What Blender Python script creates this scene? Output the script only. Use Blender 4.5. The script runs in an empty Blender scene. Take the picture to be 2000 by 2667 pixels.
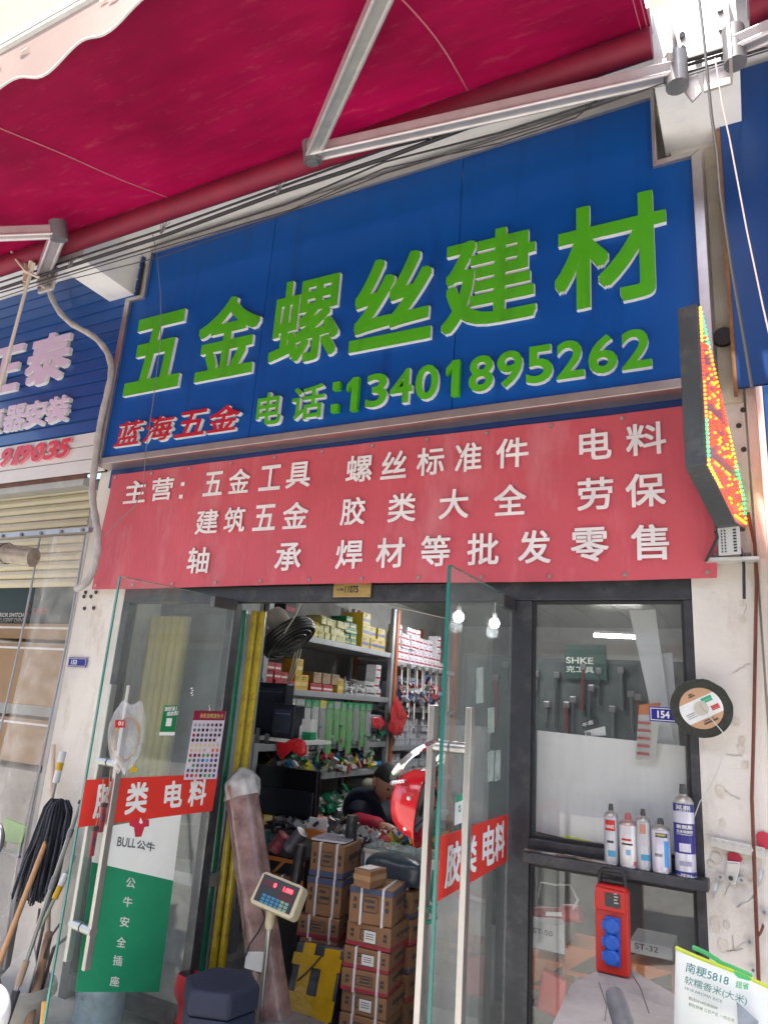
import bpy, bmesh, math, random
from mathutils import Vector as V, Matrix
random.seed(7)
R = math.radians
sc = bpy.context.scene
COL = sc.collection
# ------------------------------------------------------------------ camera
CAM = V((0, -3.1, 1.62)); FPX = 1840.0
_y, _p, _r = R(-28.25), R(15.29), R(4.04)
_f = V((math.sin(_y)*math.cos(_p), math.cos(_y)*math.cos(_p), math.sin(_p)))
_r0 = V((math.cos(_y), -math.sin(_y), 0)); _u0 = _r0.cross(_f)
_rt = _r0*math.cos(_r) + _u0*math.sin(_r); _up = _u0*math.cos(_r) - _r0*math.sin(_r)
cd = bpy.data.cameras.new('camera'); co = bpy.data.objects.new('camera', cd); COL.objects.link(co)
co.matrix_world = Matrix(((_rt.x, _up.x, -_f.x, CAM.x), (_rt.y, _up.y, -_f.y, CAM.y), (_rt.z, _up.z, -_f.z, CAM.z), (0, 0, 0, 1)))
cd.sensor_fit = 'HORIZONTAL'; cd.sensor_width = 36; cd.lens = 36*FPX/2000; cd.clip_start = 0.05; cd.clip_end = 1000
sc.camera = co
# ------------------------------------------------------------------ sky, sun, exposure
SUN_EL, SUN_AZ = R(69), R(22)          # azimuth measured from the street (-y) towards the left (-x)
w = bpy.data.worlds.new('World'); sc.world = w; w.use_nodes = True
nt = w.node_tree; bgn = nt.nodes['Background']
sky = nt.nodes.new('ShaderNodeTexSky'); sky.sky_type = 'NISHITA'; sky.sun_disc = False
sky.sun_elevation = SUN_EL; sky.sun_rotation = R(180) + SUN_AZ; sky.air_density = 1.0; sky.dust_density = 3.0; sky.ozone_density = 1.0
nt.links.new(sky.outputs[0], bgn.inputs[0]); bgn.inputs[1].default_value = 0.13
sd = bpy.data.lights.new('sun', 'SUN'); sd.energy = 3.2; sd.angle = R(0.6); sd.color = (1, .94, .85)
so = bpy.data.objects.new('sun', sd); COL.objects.link(so)
_sd = V((-math.sin(SUN_AZ)*math.cos(SUN_EL), -math.cos(SUN_AZ)*math.cos(SUN_EL), math.sin(SUN_EL)))
so.location = _sd*30; so.rotation_euler = _sd.to_track_quat('Z', 'Y').to_euler()
sc.view_settings.view_transform = 'Standard'; sc.view_settings.look = 'None'
sc.view_settings.exposure = 1.95; sc.view_settings.gamma = 1
sc.view_settings.use_curve_mapping = False
try:
    sc.cycles.use_denoising = True; sc.cycles.max_bounces = 10; sc.cycles.diffuse_bounces = 5
    sc.cycles.transparent_max_bounces = 24; sc.cycles.glossy_bounces = 4; sc.cycles.caustics_reflective = False; sc.cycles.caustics_refractive = False
    sc.cycles.sample_clamp_indirect = 6
except Exception: pass
# ------------------------------------------------------------------ photo pixel -> place
def ray(x, y): return _f + _rt*((x-1000)/FPX) - _up*((y-1333.5)/FPX)
def atY(x, y, Y=0.0): d = ray(x, y); return CAM + d*((Y-CAM.y)/d.y)
def atX(x, y, X): d = ray(x, y); return CAM + d*((X-CAM.x)/d.x)
def atZ(x, y, Z): d = ray(x, y); return CAM + d*((Z-CAM.z)/d.z)
def atPl(x, y, P, N): d = ray(x, y); return CAM + d*((P-CAM).dot(N)/d.dot(N))
K = 2000/1659.0
def dY(x, y, Y=0.0): return atY(x*K, y*K, Y)
# ------------------------------------------------------------------ materials
MC = {}
def M(name, col=(.5, .5, .5), rough=.5, metal=0., var=.12, scale=7., bump=0., bscale=80., dirt=None, damt=.0, dscale=3., spec=.5, emit=0., coat=0., col2=None, trans=0., dmap=None, bmap=None):
    if name in MC: return MC[name]
    m = bpy.data.materials.new(name); m.use_nodes = True; N = m.node_tree.nodes; L = m.node_tree.links
    b = N['Principled BSDF']; b.inputs['Roughness'].default_value = rough; b.inputs['Metallic'].default_value = metal
    b.inputs['Specular IOR Level'].default_value = spec; b.inputs['Coat Weight'].default_value = coat
    tc = N.new('ShaderNodeTexCoord'); no = N.new('ShaderNodeTexNoise'); no.inputs['Scale'].default_value = scale; no.inputs['Detail'].default_value = 6; no.inputs['Roughness'].default_value = .65
    L.new(tc.outputs['Object'], no.inputs['Vector'])
    mx = N.new('ShaderNodeMix'); mx.data_type = 'RGBA'
    rp = N.new('ShaderNodeMapRange'); rp.inputs[1].default_value = .3; rp.inputs[2].default_value = .7
    L.new(no.outputs['Fac'], rp.inputs[0]); L.new(rp.outputs[0], mx.inputs[0])
    a = [c*(1-var) for c in col]; c2 = col2 or [min(1, c*(1+var)) for c in col]
    mx.inputs[6].default_value = (*a, 1); mx.inputs[7].default_value = (*c2, 1); out = mx.outputs[2]
    if dirt:
        n2 = N.new('ShaderNodeTexNoise'); n2.inputs['Scale'].default_value = dscale; n2.inputs['Detail'].default_value = 9; n2.inputs['Roughness'].default_value = .72
        if dmap: dm = N.new('ShaderNodeMapping'); dm.inputs['Scale'].default_value = dmap; L.new(tc.outputs['Object'], dm.inputs[0]); L.new(dm.outputs[0], n2.inputs['Vector'])
        else: L.new(tc.outputs['Object'], n2.inputs['Vector'])
        r2 = N.new('ShaderNodeMapRange'); r2.inputs[1].default_value = .52; r2.inputs[2].default_value = .72; r2.inputs[4].default_value = damt
        L.new(n2.outputs['Fac'], r2.inputs[0]); m2 = N.new('ShaderNodeMix'); m2.data_type = 'RGBA'
        L.new(r2.outputs[0], m2.inputs[0]); L.new(out, m2.inputs[6]); m2.inputs[7].default_value = (*dirt, 1); out = m2.outputs[2]
    L.new(out, b.inputs['Base Color'])
    if bump:
        n3 = N.new('ShaderNodeTexNoise'); n3.inputs['Scale'].default_value = bscale; n3.inputs['Detail'].default_value = 5
        if bmap: bm_ = N.new('ShaderNodeMapping'); bm_.inputs['Scale'].default_value = bmap; L.new(tc.outputs['Object'], bm_.inputs[0]); L.new(bm_.outputs[0], n3.inputs['Vector'])
        else: L.new(tc.outputs['Object'], n3.inputs['Vector'])
        bp = N.new('ShaderNodeBump'); bp.inputs['Strength'].default_value = bump; bp.inputs['Distance'].default_value = .01
        L.new(n3.outputs['Fac'], bp.inputs['Height']); L.new(bp.outputs[0], b.inputs['Normal'])
    if emit: b.inputs['Emission Color'].default_value = (*col, 1); b.inputs['Emission Strength'].default_value = emit
    MC[name] = m; return m
def GLASS(name, tint=(.9, .96, .94), haze=.06, hazecol=(.75, .78, .75), rough=.02, refl=1.0):
    """thin pane: tinted see-through, fresnel mirror, patchy film of dust"""
    if name in MC: return MC[name]
    m = bpy.data.materials.new(name); m.use_nodes = True; N = m.node_tree.nodes; L = m.node_tree.links
    N.remove(N['Principled BSDF']); o = N['Material Output']
    t = N.new('ShaderNodeBsdfTransparent'); t.inputs[0].default_value = (*tint, 1)
    g = N.new('ShaderNodeBsdfGlossy'); g.inputs['Roughness'].default_value = rough; g.inputs[0].default_value = (1, 1, 1, 1)
    fr = N.new('ShaderNodeLayerWeight'); fr.inputs[0].default_value = .5      # Schlick: 0.04 + 0.96 (1-cos)^5, same from both sides
    pw = N.new('ShaderNodeMath'); pw.operation = 'POWER'; pw.inputs[1].default_value = 5; L.new(fr.outputs['Facing'], pw.inputs[0])
    mu = N.new('ShaderNodeMath'); mu.operation = 'MULTIPLY_ADD'; mu.inputs[1].default_value = .93*refl; mu.inputs[2].default_value = .035*refl; L.new(pw.outputs[0], mu.inputs[0])
    m1 = N.new('ShaderNodeMixShader'); L.new(mu.outputs[0], m1.inputs[0]); L.new(t.outputs[0], m1.inputs[1]); L.new(g.outputs[0], m1.inputs[2])
    d = N.new('ShaderNodeBsdfDiffuse'); d.inputs[0].default_value = (*hazecol, 1)
    tc = N.new('ShaderNodeTexCoord'); mp = N.new('ShaderNodeMapping'); mp.inputs['Scale'].default_value = (6, 6, 1.2)
    no = N.new('ShaderNodeTexNoise'); no.inputs['Scale'].default_value = 2.2; no.inputs['Detail'].default_value = 10; no.inputs['Roughness'].default_value = .7
    L.new(tc.outputs['Object'], mp.inputs[0]); L.new(mp.outputs[0], no.inputs['Vector'])
    mr = N.new('ShaderNodeMapRange'); mr.inputs[1].default_value = .35; mr.inputs[2].default_value = .75; mr.inputs[3].default_value = haze*.4; mr.inputs[4].default_value = haze*1.8
    L.new(no.outputs['Fac'], mr.inputs[0])
    m2 = N.new('ShaderNodeMixShader'); L.new(mr.outputs[0], m2.inputs[0]); L.new(m1.outputs[0], m2.inputs[1]); L.new(d.outputs[0], m2.inputs[2])
    L.new(m2.outputs[0], o.inputs[0]); MC[name] = m; return m
def FILM(name, col=(.8, .8, .8), alpha=.35, rough=.15, gloss=.3):
    """clear plastic film / bag: part see-through, part glossy plastic"""
    if name in MC: return MC[name]
    m = bpy.data.materials.new(name); m.use_nodes = True; N = m.node_tree.nodes; L = m.node_tree.links
    b = N['Principled BSDF']; b.inputs['Base Color'].default_value = (*col, 1); b.inputs['Roughness'].default_value = rough; b.inputs['Specular IOR Level'].default_value = .8
    tc = N.new('ShaderNodeTexCoord'); no = N.new('ShaderNodeTexNoise'); no.inputs['Scale'].default_value = 9; no.inputs['Detail'].default_value = 8; L.new(tc.outputs['Object'], no.inputs['Vector'])
    bp = N.new('ShaderNodeBump'); bp.inputs['Strength'].default_value = gloss; bp.inputs['Distance'].default_value = .03; L.new(no.outputs['Fac'], bp.inputs['Height']); L.new(bp.outputs[0], b.inputs['Normal'])
    mr = N.new('ShaderNodeMapRange'); mr.inputs[1].default_value = .35; mr.inputs[2].default_value = .7; mr.inputs[3].default_value = alpha*.6; mr.inputs[4].default_value = min(1, alpha*1.5)
    L.new(no.outputs['Fac'], mr.inputs[0]); L.new(mr.outputs[0], b.inputs['Alpha']); MC[name] = m; return m
def FABRIC(name, col, thru=.35, var=.15, dust=None):
    if name in MC: return MC[name]
    m = bpy.data.materials.new(name); m.use_nodes = True; N = m.node_tree.nodes; L = m.node_tree.links
    N.remove(N['Principled BSDF']); o = N['Material Output']
    tc = N.new('ShaderNodeTexCoord'); mp = N.new('ShaderNodeMapping'); mp.inputs['Scale'].default_value = (1, 3.5, 1)
    no = N.new('ShaderNodeTexNoise'); no.inputs['Scale'].default_value = 2.5; no.inputs['Detail'].default_value = 8; no.inputs['Roughness'].default_value = .7
    L.new(tc.outputs['Object'], mp.inputs[0]); L.new(mp.outputs[0], no.inputs['Vector'])
    mx = N.new('ShaderNodeMix'); mx.data_type = 'RGBA'; L.new(no.outputs['Fac'], mx.inputs[0])
    mx.inputs[6].default_value = (*[c*(1-var) for c in col], 1); mx.inputs[7].default_value = (*[min(1, c*(1+var)) for c in col], 1)
    if dust:
        n2 = N.new('ShaderNodeTexNoise'); n2.inputs['Scale'].default_value = 14; n2.inputs['Detail'].default_value = 10; n2.inputs['Roughness'].default_value = .8
        m0 = N.new('ShaderNodeMapping'); m0.inputs['Scale'].default_value = (.35, 1.2, 1); L.new(tc.outputs['Object'], m0.inputs[0]); L.new(m0.outputs[0], n2.inputs['Vector'])
        r2 = N.new('ShaderNodeMapRange'); r2.inputs[1].default_value = .55; r2.inputs[2].default_value = .8; r2.inputs[4].default_value = .75; L.new(n2.outputs['Fac'], r2.inputs[0])
        mz = N.new('ShaderNodeMix'); mz.data_type = 'RGBA'; L.new(r2.outputs[0], mz.inputs[0]); L.new(mx.outputs[2], mz.inputs[6]); mz.inputs[7].default_value = (*dust, 1); mx = mz
    d = N.new('ShaderNodeBsdfDiffuse'); t = N.new('ShaderNodeBsdfTranslucent'); L.new(mx.outputs[2], d.inputs[0]); L.new(mx.outputs[2], t.inputs[0])
    g = N.new('ShaderNodeBsdfGlossy'); g.inputs['Roughness'].default_value = .5
    m1 = N.new('ShaderNodeMixShader'); m1.inputs[0].default_value = thru; L.new(d.outputs[0], m1.inputs[1])
    if dust:                         # uneven sun glow put into the cloth as patchy translucency
        n4 = N.new('ShaderNodeTexNoise'); n4.inputs['Scale'].default_value = .9; n4.inputs['Detail'].default_value = 3; L.new(tc.outputs['Object'], n4.inputs['Vector'])
        r4 = N.new('ShaderNodeMapRange'); r4.inputs[1].default_value = .35; r4.inputs[2].default_value = .7; r4.inputs[3].default_value = thru*.4; r4.inputs[4].default_value = thru*2.6
        L.new(n4.outputs['Fac'], r4.inputs[0]); L.new(r4.outputs[0], m1.inputs[0]); L.new(t.outputs[0], m1.inputs[2])
    m2 = N.new('ShaderNodeMixShader'); m2.inputs[0].default_value = .025; L.new(m1.outputs[0], m2.inputs[1]); L.new(g.outputs[0], m2.inputs[2])
    L.new(m2.outputs[0], o.inputs[0]); MC[name] = m; return m
# ------------------------------------------------------------------ mesh builder
class MB:
    def __init__(s): s.v = []; s.f = []; s.m = []
    def add(s, vs, fs, mi=0):
        o = len(s.v); s.v += [V(p) for p in vs]; s.f += [tuple(i+o for i in f) for f in fs]; s.m += [mi]*len(fs); return s
    def obox(s, c, ax, ay, az, mi=0):
        """oriented box: centre and three half-axis vectors"""
        c, ax, ay, az = V(c), V(ax), V(ay), V(az)
        vs = [c+ax*i+ay*j+az*k for k in (-1, 1) for j in (-1, 1) for i in (-1, 1)]
        fs = [(0, 2, 3, 1), (4, 5, 7, 6), (0, 1, 5, 4), (2, 6, 7, 3), (0, 4, 6, 2), (1, 3, 7, 5)]
        if ax.cross(ay).dot(az) < 0: fs = [f[::-1] for f in fs]
        return s.add(vs, fs, mi)
    def box(s, a, b, mi=0):
        a, b = V(a), V(b); lo = V([min(a[i], b[i]) for i in range(3)]); hi = V([max(a[i], b[i]) for i in range(3)])
        h = (hi-lo)/2; return s.obox((lo+hi)/2, (h.x, 0, 0), (0, h.y, 0), (0, 0, h.z), mi)
    def bar(s, a, b, wd, th, up=(0, 0, 1), mi=0):
        a, b = V(a), V(b); d = b-a; l = d.length/2; d.normalize(); u = V(up); sd_ = d.cross(u)
        if sd_.length < 1e-4: sd_ = d.cross(V((1, 0, 0)))
        sd_.normalize(); u = sd_.cross(d); return s.obox((a+b)/2, d*l, sd_*(wd/2), u*(th/2), mi)
    def tube(s, path, r, n=8, cap=True, mi=0, flat=1.0):
        path = [V(p) for p in path]; k = len(path); rr = r if isinstance(r, (list, tuple)) else [r]*k
        o = len(s.v); ref = None
        for i, p in enumerate(path):
            t = (path[min(i+1, k-1)]-path[max(i-1, 0)])
            if t.length < 1e-9: t = V((0, 0, 1))
            t.normalize()
            if ref is None: ref = t.orthogonal().normalized()
            else:
                ref = ref - t*ref.dot(t)
                if ref.length < 1e-6: ref = t.orthogonal()
                ref.normalize()
            b = t.cross(ref)
            for j in range(n):
                a = 2*math.pi*j/n; s.v.append(p + (ref*math.cos(a) + b*math.sin(a)*flat)*rr[i])
        for i in range(k-1):
            for j in range(n):
                j2 = (j+1) % n; s.f.append((o+i*n+j, o+i*n+j2, o+(i+1)*n+j2, o+(i+1)*n+j)); s.m.append(mi)
        if cap:
            s.f.append(tuple(o+j for j in range(n))[::-1]); s.m.append(mi); s.f.append(tuple(o+(k-1)*n+j for j in range(n))); s.m.append(mi)
        return s
    def cyl(s, a, b, r, n=16, r2=None, mi=0): return s.tube([a, b], [r, r if r2 is None else r2], n, True, mi)
    def lathe(s, base, prof, n=24, axis=(0, 0, 1), mi=0, cap=True):
        base = V(base); ax = V(axis).normalized(); e1 = ax.orthogonal().normalized(); e2 = ax.cross(e1); o = len(s.v); k = len(prof)
        for (r, h) in prof:
            for j in range(n):
                a = 2*math.pi*j/n; s.v.append(base + ax*h + (e1*math.cos(a)+e2*math.sin(a))*r)
        for i in range(k-1):
            for j in range(n):
                j2 = (j+1) % n; s.f.append((o+i*n+j, o+i*n+j2, o+(i+1)*n+j2, o+(i+1)*n+j)); s.m.append(mi)
        if cap:
            s.f.append(tuple(o+j for j in range(n))[::-1]); s.m.append(mi); s.f.append(tuple(o+(k-1)*n+j for j in range(n))); s.m.append(mi)
        return s
    def prism(s, poly, ext, mi=0):
        poly = [V(p) for p in poly]; e = V(ext); n = len(poly); nn = V((0, 0, 0))
        for i in range(n): nn += poly[i].cross(poly[(i+1) % n])
        if nn.dot(e) < 0: poly = poly[::-1]
        fs = [tuple(range(n))[::-1], tuple(range(n, 2*n))] + [(i, (i+1) % n, n+(i+1) % n, n+i) for i in range(n)]
        return s.add(poly + [p+e for p in poly], fs, mi)
    def quad(s, a, b, c, d, mi=0): return s.add([a, b, c, d], [(0, 1, 2, 3)], mi)
    def grid(s, fn, nu, nv, mi=0):
        o = len(s.v)
        for i in range(nu+1):
            for j in range(nv+1): s.v.append(V(fn(i/nu, j/nv)))
        for i in range(nu):
            for j in range(nv):
                a = o+i*(nv+1)+j; s.f.append((a, a+nv+1, a+nv+2, a+1)); s.m.append(mi)
        return s
    def ball(s, c, r, n=10, k=7, sq=(1, 1, 1), mi=0):
        c = V(c); o = len(s.v); s.v.append(c+V((0, 0, -r*sq[2])))
        for i in range(1, k):
            t = math.pi*i/k
            for j in range(n):
                a = 2*math.pi*j/n; s.v.append(c+V((r*sq[0]*math.sin(t)*math.cos(a), r*sq[1]*math.sin(t)*math.sin(a), -r*sq[2]*math.cos(t))))
        s.v.append(c+V((0, 0, r*sq[2]))); top = len(s.v)-1
        for j in range(n):
            j2 = (j+1) % n
            s.f.append((o, o+1+j2, o+1+j)); s.m.append(mi)
            for i in range(k-2): s.f.append((o+1+i*n+j, o+1+i*n+j2, o+1+(i+1)*n+j2, o+1+(i+1)*n+j)); s.m.append(mi)
            s.f.append((top, o+1+(k-2)*n+j, o+1+(k-2)*n+j2)); s.m.append(mi)
        return s
    def lump(s, amp, freq, seed=0):
        """push vertices about a little so that surfaces are not ruler-flat"""
        from mathutils import noise
        for p in s.v: p += noise.noise_vector(p*freq + V((seed*7.1, seed*3.3, seed)))*amp
        return s
ROOT = {}
ORD = 'first second third fourth fifth sixth seventh eighth ninth tenth eleventh twelfth thirteenth fourteenth fifteenth sixteenth seventeenth eighteenth nineteenth twentieth'.split()
ORD += ['twenty-'+k for k in ORD[:9]]
def T(name, loc, label, cat, group=None):
    """a thing: an Empty at its base that parents its parts"""
    o = bpy.data.objects.new(name, None); COL.objects.link(o); o.empty_display_size = .05
    o.location = loc; o['label'] = label; o['category'] = cat
    if group: o['group'] = group
    ROOT[o.name] = V(loc); return o
def O(name, mb, mats, parent=None, label=None, cat=None, group=None, kind=None, smooth=False, bevel=0, seg=2, rootat=None):
    me = bpy.data.meshes.new(name); lst = mats if isinstance(mats, (list, tuple)) else [mats]
    if parent is not None: off = ROOT[parent.name]
    elif rootat is not None: off = V(rootat)
    else:
        n = len(mb.v); off = V((sum(p.x for p in mb.v)/n, sum(p.y for p in mb.v)/n, min(p.z for p in mb.v)))
    me.from_pydata([tuple(p-off) for p in mb.v], [], mb.f)
    for m in lst: me.materials.append(m)
    if len(lst) > 1: me.polygons.foreach_set('material_index', mb.m)
    if smooth:
        me.polygons.foreach_set('use_smooth', [True]*len(me.polygons))
        if smooth != 2: me.set_sharp_from_angle(angle=R(38))
    me.update(); o = bpy.data.objects.new(name, me); COL.objects.link(o)
    if parent is not None: o.parent = parent
    else: o.location = off
    ROOT[o.name] = off
    if label: o['label'] = label
    if cat: o['category'] = cat
    if group: o['group'] = group
    if kind: o['kind'] = kind
    if bevel:
        b = o.modifiers.new('bevel', 'BEVEL'); b.width = bevel; b.segments = seg; b.limit_method = 'ANGLE'; b.angle_limit = R(40)
    return o
def copy_tree(o, delta, parent=None, label=None):
    c = o.copy(); COL.objects.link(c); c.parent = parent
    if parent is None: c.location = o.location + V(delta); ROOT[c.name] = ROOT[o.name] + V(delta)
    if label: c['label'] = label
    for ch in list(o.children): copy_tree(ch, delta, c)
    return c
# ------------------------------------------------------------------ lettering
TXC = {}
def TX(s, bold=0.0, ext=False, shear=0.0):
    key = (s, bold, ext, shear)
    if key in TXC: return TXC[key]
    cu = bpy.data.curves.new('t', 'FONT'); cu.body = s; cu.size = 1; cu.offset = bold; cu.resolution_u = 4; cu.extrude = .5 if ext else 0; cu.shear = shear
    ob = bpy.data.objects.new('t', cu); COL.objects.link(ob); dg = bpy.context.evaluated_depsgraph_get()
    me = bpy.data.meshes.new_from_object(ob.evaluated_get(dg))
    vs = [v.co.copy() for v in me.vertices]; fs = [tuple(p.vertices) for p in me.polygons]; nz = [p.normal.z for p in me.polygons]
    bpy.data.objects.remove(ob); bpy.data.curves.remove(cu); bpy.data.meshes.remove(me)
    TXC[key] = (vs, fs, nz); return TXC[key]
def text(mb, s, o, ux, uz, wd, ht, depth=0.0, bold=.02, mi=0, mside=None, shear=0.0, keep=False):
    """fit the string s into the box with lower-left corner o; depth>0 makes raised letters"""
    asc = all(ord(c) < 128 for c in s); ob = bold if asc or s == '五' else 0.0
    vs, fs, nz = TX(s, ob, depth > 0, shear)
    if not vs: return mb
    ex = bold-ob
    sh = [(0, 0)] + ([(ex*i*(1-.017*n_), ex*j*(1-.021*n_)) for n_, (i, j) in enumerate([(i, j) for i in (-1, 0, 1) for j in (-1, 0, 1) if i or j])] if ex > .001 else [])
    x0 = min(v.x for v in vs)-ex; x1 = max(v.x for v in vs)+ex; y0 = min(v.y for v in vs)-ex; y1 = max(v.y for v in vs)+ex
    o, ux, uz = V(o), V(ux).normalized(), V(uz).normalized(); n = ux.cross(uz).normalized()
    kx = wd/max(1e-6, x1-x0); ky = ht/max(1e-6, y1-y0)
    if keep: kx = ky = min(kx, ky)
    for q, (sx, sy) in enumerate(sh):      # heavy strokes: the thin glyph drawn several times, each a hair further out
        e = q*.00012
        pts = [o + ux*((v.x+sx-x0)*kx) + uz*((v.y+sy-y0)*ky) + n*(((v.z+.5)*depth if depth > 0 else 0)+e) for v in vs]
        b = len(mb.v); mb.v += pts; mb.f += [tuple(i+b for i in f) for f in fs]
        mb.m += [(mi if (depth == 0 or abs(z) > .5) else (mside if mside is not None else mi)) for z in nz]
    return mb
# ================================================================== THE SETTING
plaster = M('plaster_white', (.72, .68, .62), .9, var=.07, scale=3, bump=.35, bscale=45, dirt=(.4, .33, .24), damt=.6, dscale=2.6, dmap=(2.2, 2.2, .8))
plaster2 = M('plaster_soffit', (.84, .83, .82), .9, var=.04, scale=4, bump=.2, bscale=30, dirt=(.5, .48, .45), damt=.35, dscale=3)
cream = M('plaster_cream', (.5, .4, .24), .9, var=.04, scale=1)
stain = M('plaster_stained', (.55, .5, .4), .9, var=.15, scale=3, bump=.4, bscale=60, dirt=(.35, .24, .08), damt=.8, dscale=4)
conc = M('concrete', (.36, .35, .33), .9, var=.18, scale=1.5, bump=.3, bscale=40, dirt=(.16, .15, .14), damt=.5, dscale=.9)
O('ground', MB().quad((-150, -150, 0), (150, -150, 0), (150, 150, 0), (-150, 150, 0)), conc, kind='structure', rootat=(0, 0, 0))
tile = M('floor_tile', (.3, .29, .27), .35, var=.15, scale=3, dirt=(.1, .09, .08), damt=.5)
fl = O('shop_floor', MB().box((-3.55, .06, .02), (-.1, 6, .08)), tile, kind='structure')
# --- building: parts of one house
HX0, HX1 = -3.35, -.225          # clear width between the two pillars
bld = T('shophouse', (-1.9, .3, 0), 'cream shophouse wall with white plastered pillars around the hardware shop front', 'building')
pL0 = atY(206, 1545).x; pL1 = atY(322, 1560).x
O('pillar', MB().box((pL0, .0, 0), (pL1, .32, 4.6)).lump(.004, 3), plaster, bld, label='white plastered pillar with screw holes beside the left shop window')
O('pillar', MB().box((-.222, .0, 0), (.015, .32, 4.62)).lump(.003, 3), plaster, bld, label='white plastered pillar with hooks and a cutting disc')
O('pillar', MB().box((.024, -.012, 0), (.75, .32, 4.62)), plaster, bld)
O('infill', MB().box((.008, .03, 0), (.03, .3, 4.6)), plaster, bld)
O('wall', MB().box((-9, .03, 4.74), (3, .3, 15)), cream, bld, label='cream upper wall above the awning')
O('lintel', MB().box((pL1, .07, 2.22), (-.225, .3, 4.62)), plaster, bld)
O('canopy_slab', MB().box((-9, -.42, 4.645), (3, .03, 4.735)), plaster2, bld)
O('bracket', MB().box((-.245, -.5, 4.31), (.09, .02, 4.66)).lump(.004, 4), plaster2, bld); O('bracket', MB().box((-4.03, -.5, 4.32), (-3.785, .02, 4.66)).lump(.004, 4), plaster2, bld)
O('stain_strip', MB().box((-.075, -.02, 2.95), (.012, -.003, 4.27)).lump(.004, 6), stain, bld, label='stained yellowed plaster strip between the two blue signs')
# --- the house across the street (behind the camera, seen in the panes and the glossy sign)
ob_ = T('opposite_house', (-2, -14, 0), 'pale three storey shophouse across the street, reflected in the glass', 'building')
O('wall', MB().box((-22, -15, 0), (18, -14, 10.5)), M('opp_wall', (.45, .42, .37), .9, var=.1, scale=.6), ob_)
for r_ in range(3):
    for c_ in range(10):
        x = -20+c_*3.8; z = .3+3.5*r_
        O('window', MB().box((x, -14.02, z+(.9 if r_ else 0)), (x+2.4, -13.98, z+2.6)), M('opp_glass', (.03, .035, .04), .15), ob_)
O('canopy', MB().box((-22, -13.98, 3.1), (18, -12.8, 3.25)), M('opp_canopy', (.2, .05, .06), .8), ob_)
# --- inside of the shop
inwall = M('inner_wall', (.34, .34, .33), .9, var=.08, dirt=(.2, .19, .18), damt=.5)
O('shop_wall', MB().box((-3.62, .33, 0), (-3.55, 6, 2.75)), inwall, kind='structure')
O('shop_wall', MB().box((-3.62, 6, 0), (.0, 6.08, 2.75)), inwall, kind='structure')
O('shop_wall', MB().box((-.1, .33, 0), (-.03, 6, 2.75)), inwall, kind='structure')
ceilm = M('ceiling_panel', (.32, .32, .31), .22, .75, var=.1, scale=1)
cl = O('shop_ceiling', MB().box((-3.62, .31, 2.76), (.0, 6.05, 2.85)), M('dark', (.03, .03, .03)), kind='structure')
for i in range(9):               # ceiling strips run from the street inwards
    x0 = -3.6+i*.39; O('panel', MB().box((x0+.004, .31, 2.735), (x0+.386, 6, 2.755)), ceilm, cl)
# ================================================================== STOREFRONT FRAME
alum = M('frame_dark', (.045, .047, .055), .42, .3, var=.25, scale=14, dirt=(.2, .19, .17), damt=.35, dscale=9)
winglass = GLASS('window_glass', (.985, .992, .99), .04, (.5, .55, .54), refl=1.3)
doorglass = GLASS('door_glass', (.965, .985, .978), .08, (.5, .56, .52), refl=1.3)
ZH = 2.119
xLw0 = pL1; xLj = atY(614, 1570).x; xRj0 = atY(1325, 1575).x; xMr = atY(1386, 1565).x; xRw = atY(1779, 1567).x
fr = T('storefront_frame', (-1.8, .03, 0), 'dark aluminium shop front frame with a fixed pane either side of the open doorway', 'shop front')
def fbar(x0, x1, z0, z1, y0=.0, y1=.065, n='frame_bar'): return O(n, MB().box((x0, y0, z0), (x1, y1, z1)), alum, fr, bevel=.003)
fbar(xLw0+.003, -.225, ZH, ZH+.085, n='header')
fbar(xLw0+.003, -.225, ZH+.088, ZH+.11, .02, .06, n='header_trim')
fbar(xLw0+.003, xLw0+.055, .0, ZH-.002, n='post'); fbar(xLj-.055, xLj, 0, ZH-.002, n='post')
fbar(xRj0+.012, xMr, 0, ZH-.002, -.002, .067, n='post'); fbar(xRw, -.2235, 0, ZH-.002, n='post')
zr = atY(1600, 2285).z; zr1 = zr+.095
fbar(xMr+.002, xRw-.002, zr, zr1, -.015, .07, n='rail'); fbar(xLw0+.057, xLj-.057, zr, zr1-.02, .002, .06, n='rail')
fbar(xMr+.002, xRw-.002, .05, .12, n='rail'); fbar(xLw0+.057, xLj-.057, .05, .12, n='rail')
def pane(x0, x1, z0, z1, y=.035): O('pane', MB().box((x0, y, z0), (x1, y+.006, z1)), winglass, fr)
pane(xMr, xRw, zr1, ZH); pane(xMr, xRw, .12, zr); pane(xLw0+.055, xLj-.055, zr1-.02, ZH); pane(xLw0+.055, xLj-.055, .12, zr)
for a, b, z0, z1 in ((xMr, xRw, zr1, ZH), (xMr, xRw, .12, zr)):   # rubber beads around the panes
    m = MB()
    for p, q in (((a, 0, z0), (b, 0, z0+.012)), ((a, 0, z1-.014), (b, 0, z1-.002)), ((a, 0, z0+.012), (a+.012, 0, z1-.014)), ((b-.012, 0, z0+.012), (b, 0, z1-.014))):
        m.box((p[0]+.001, .012, p[2]), (q[0]-.001, .034, q[2]))
    O('bead', m, M('rubber', (.02, .02, .022), .6), fr)
# white strip of wall seen between banner and header
O('packing_strip', MB().box((atY(1400, 1510).x, .012, ZH+.112), (atY(1480, 1510).x, .03, ZH+.16)), M('foam', (.7, .7, .66)), fr)
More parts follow.
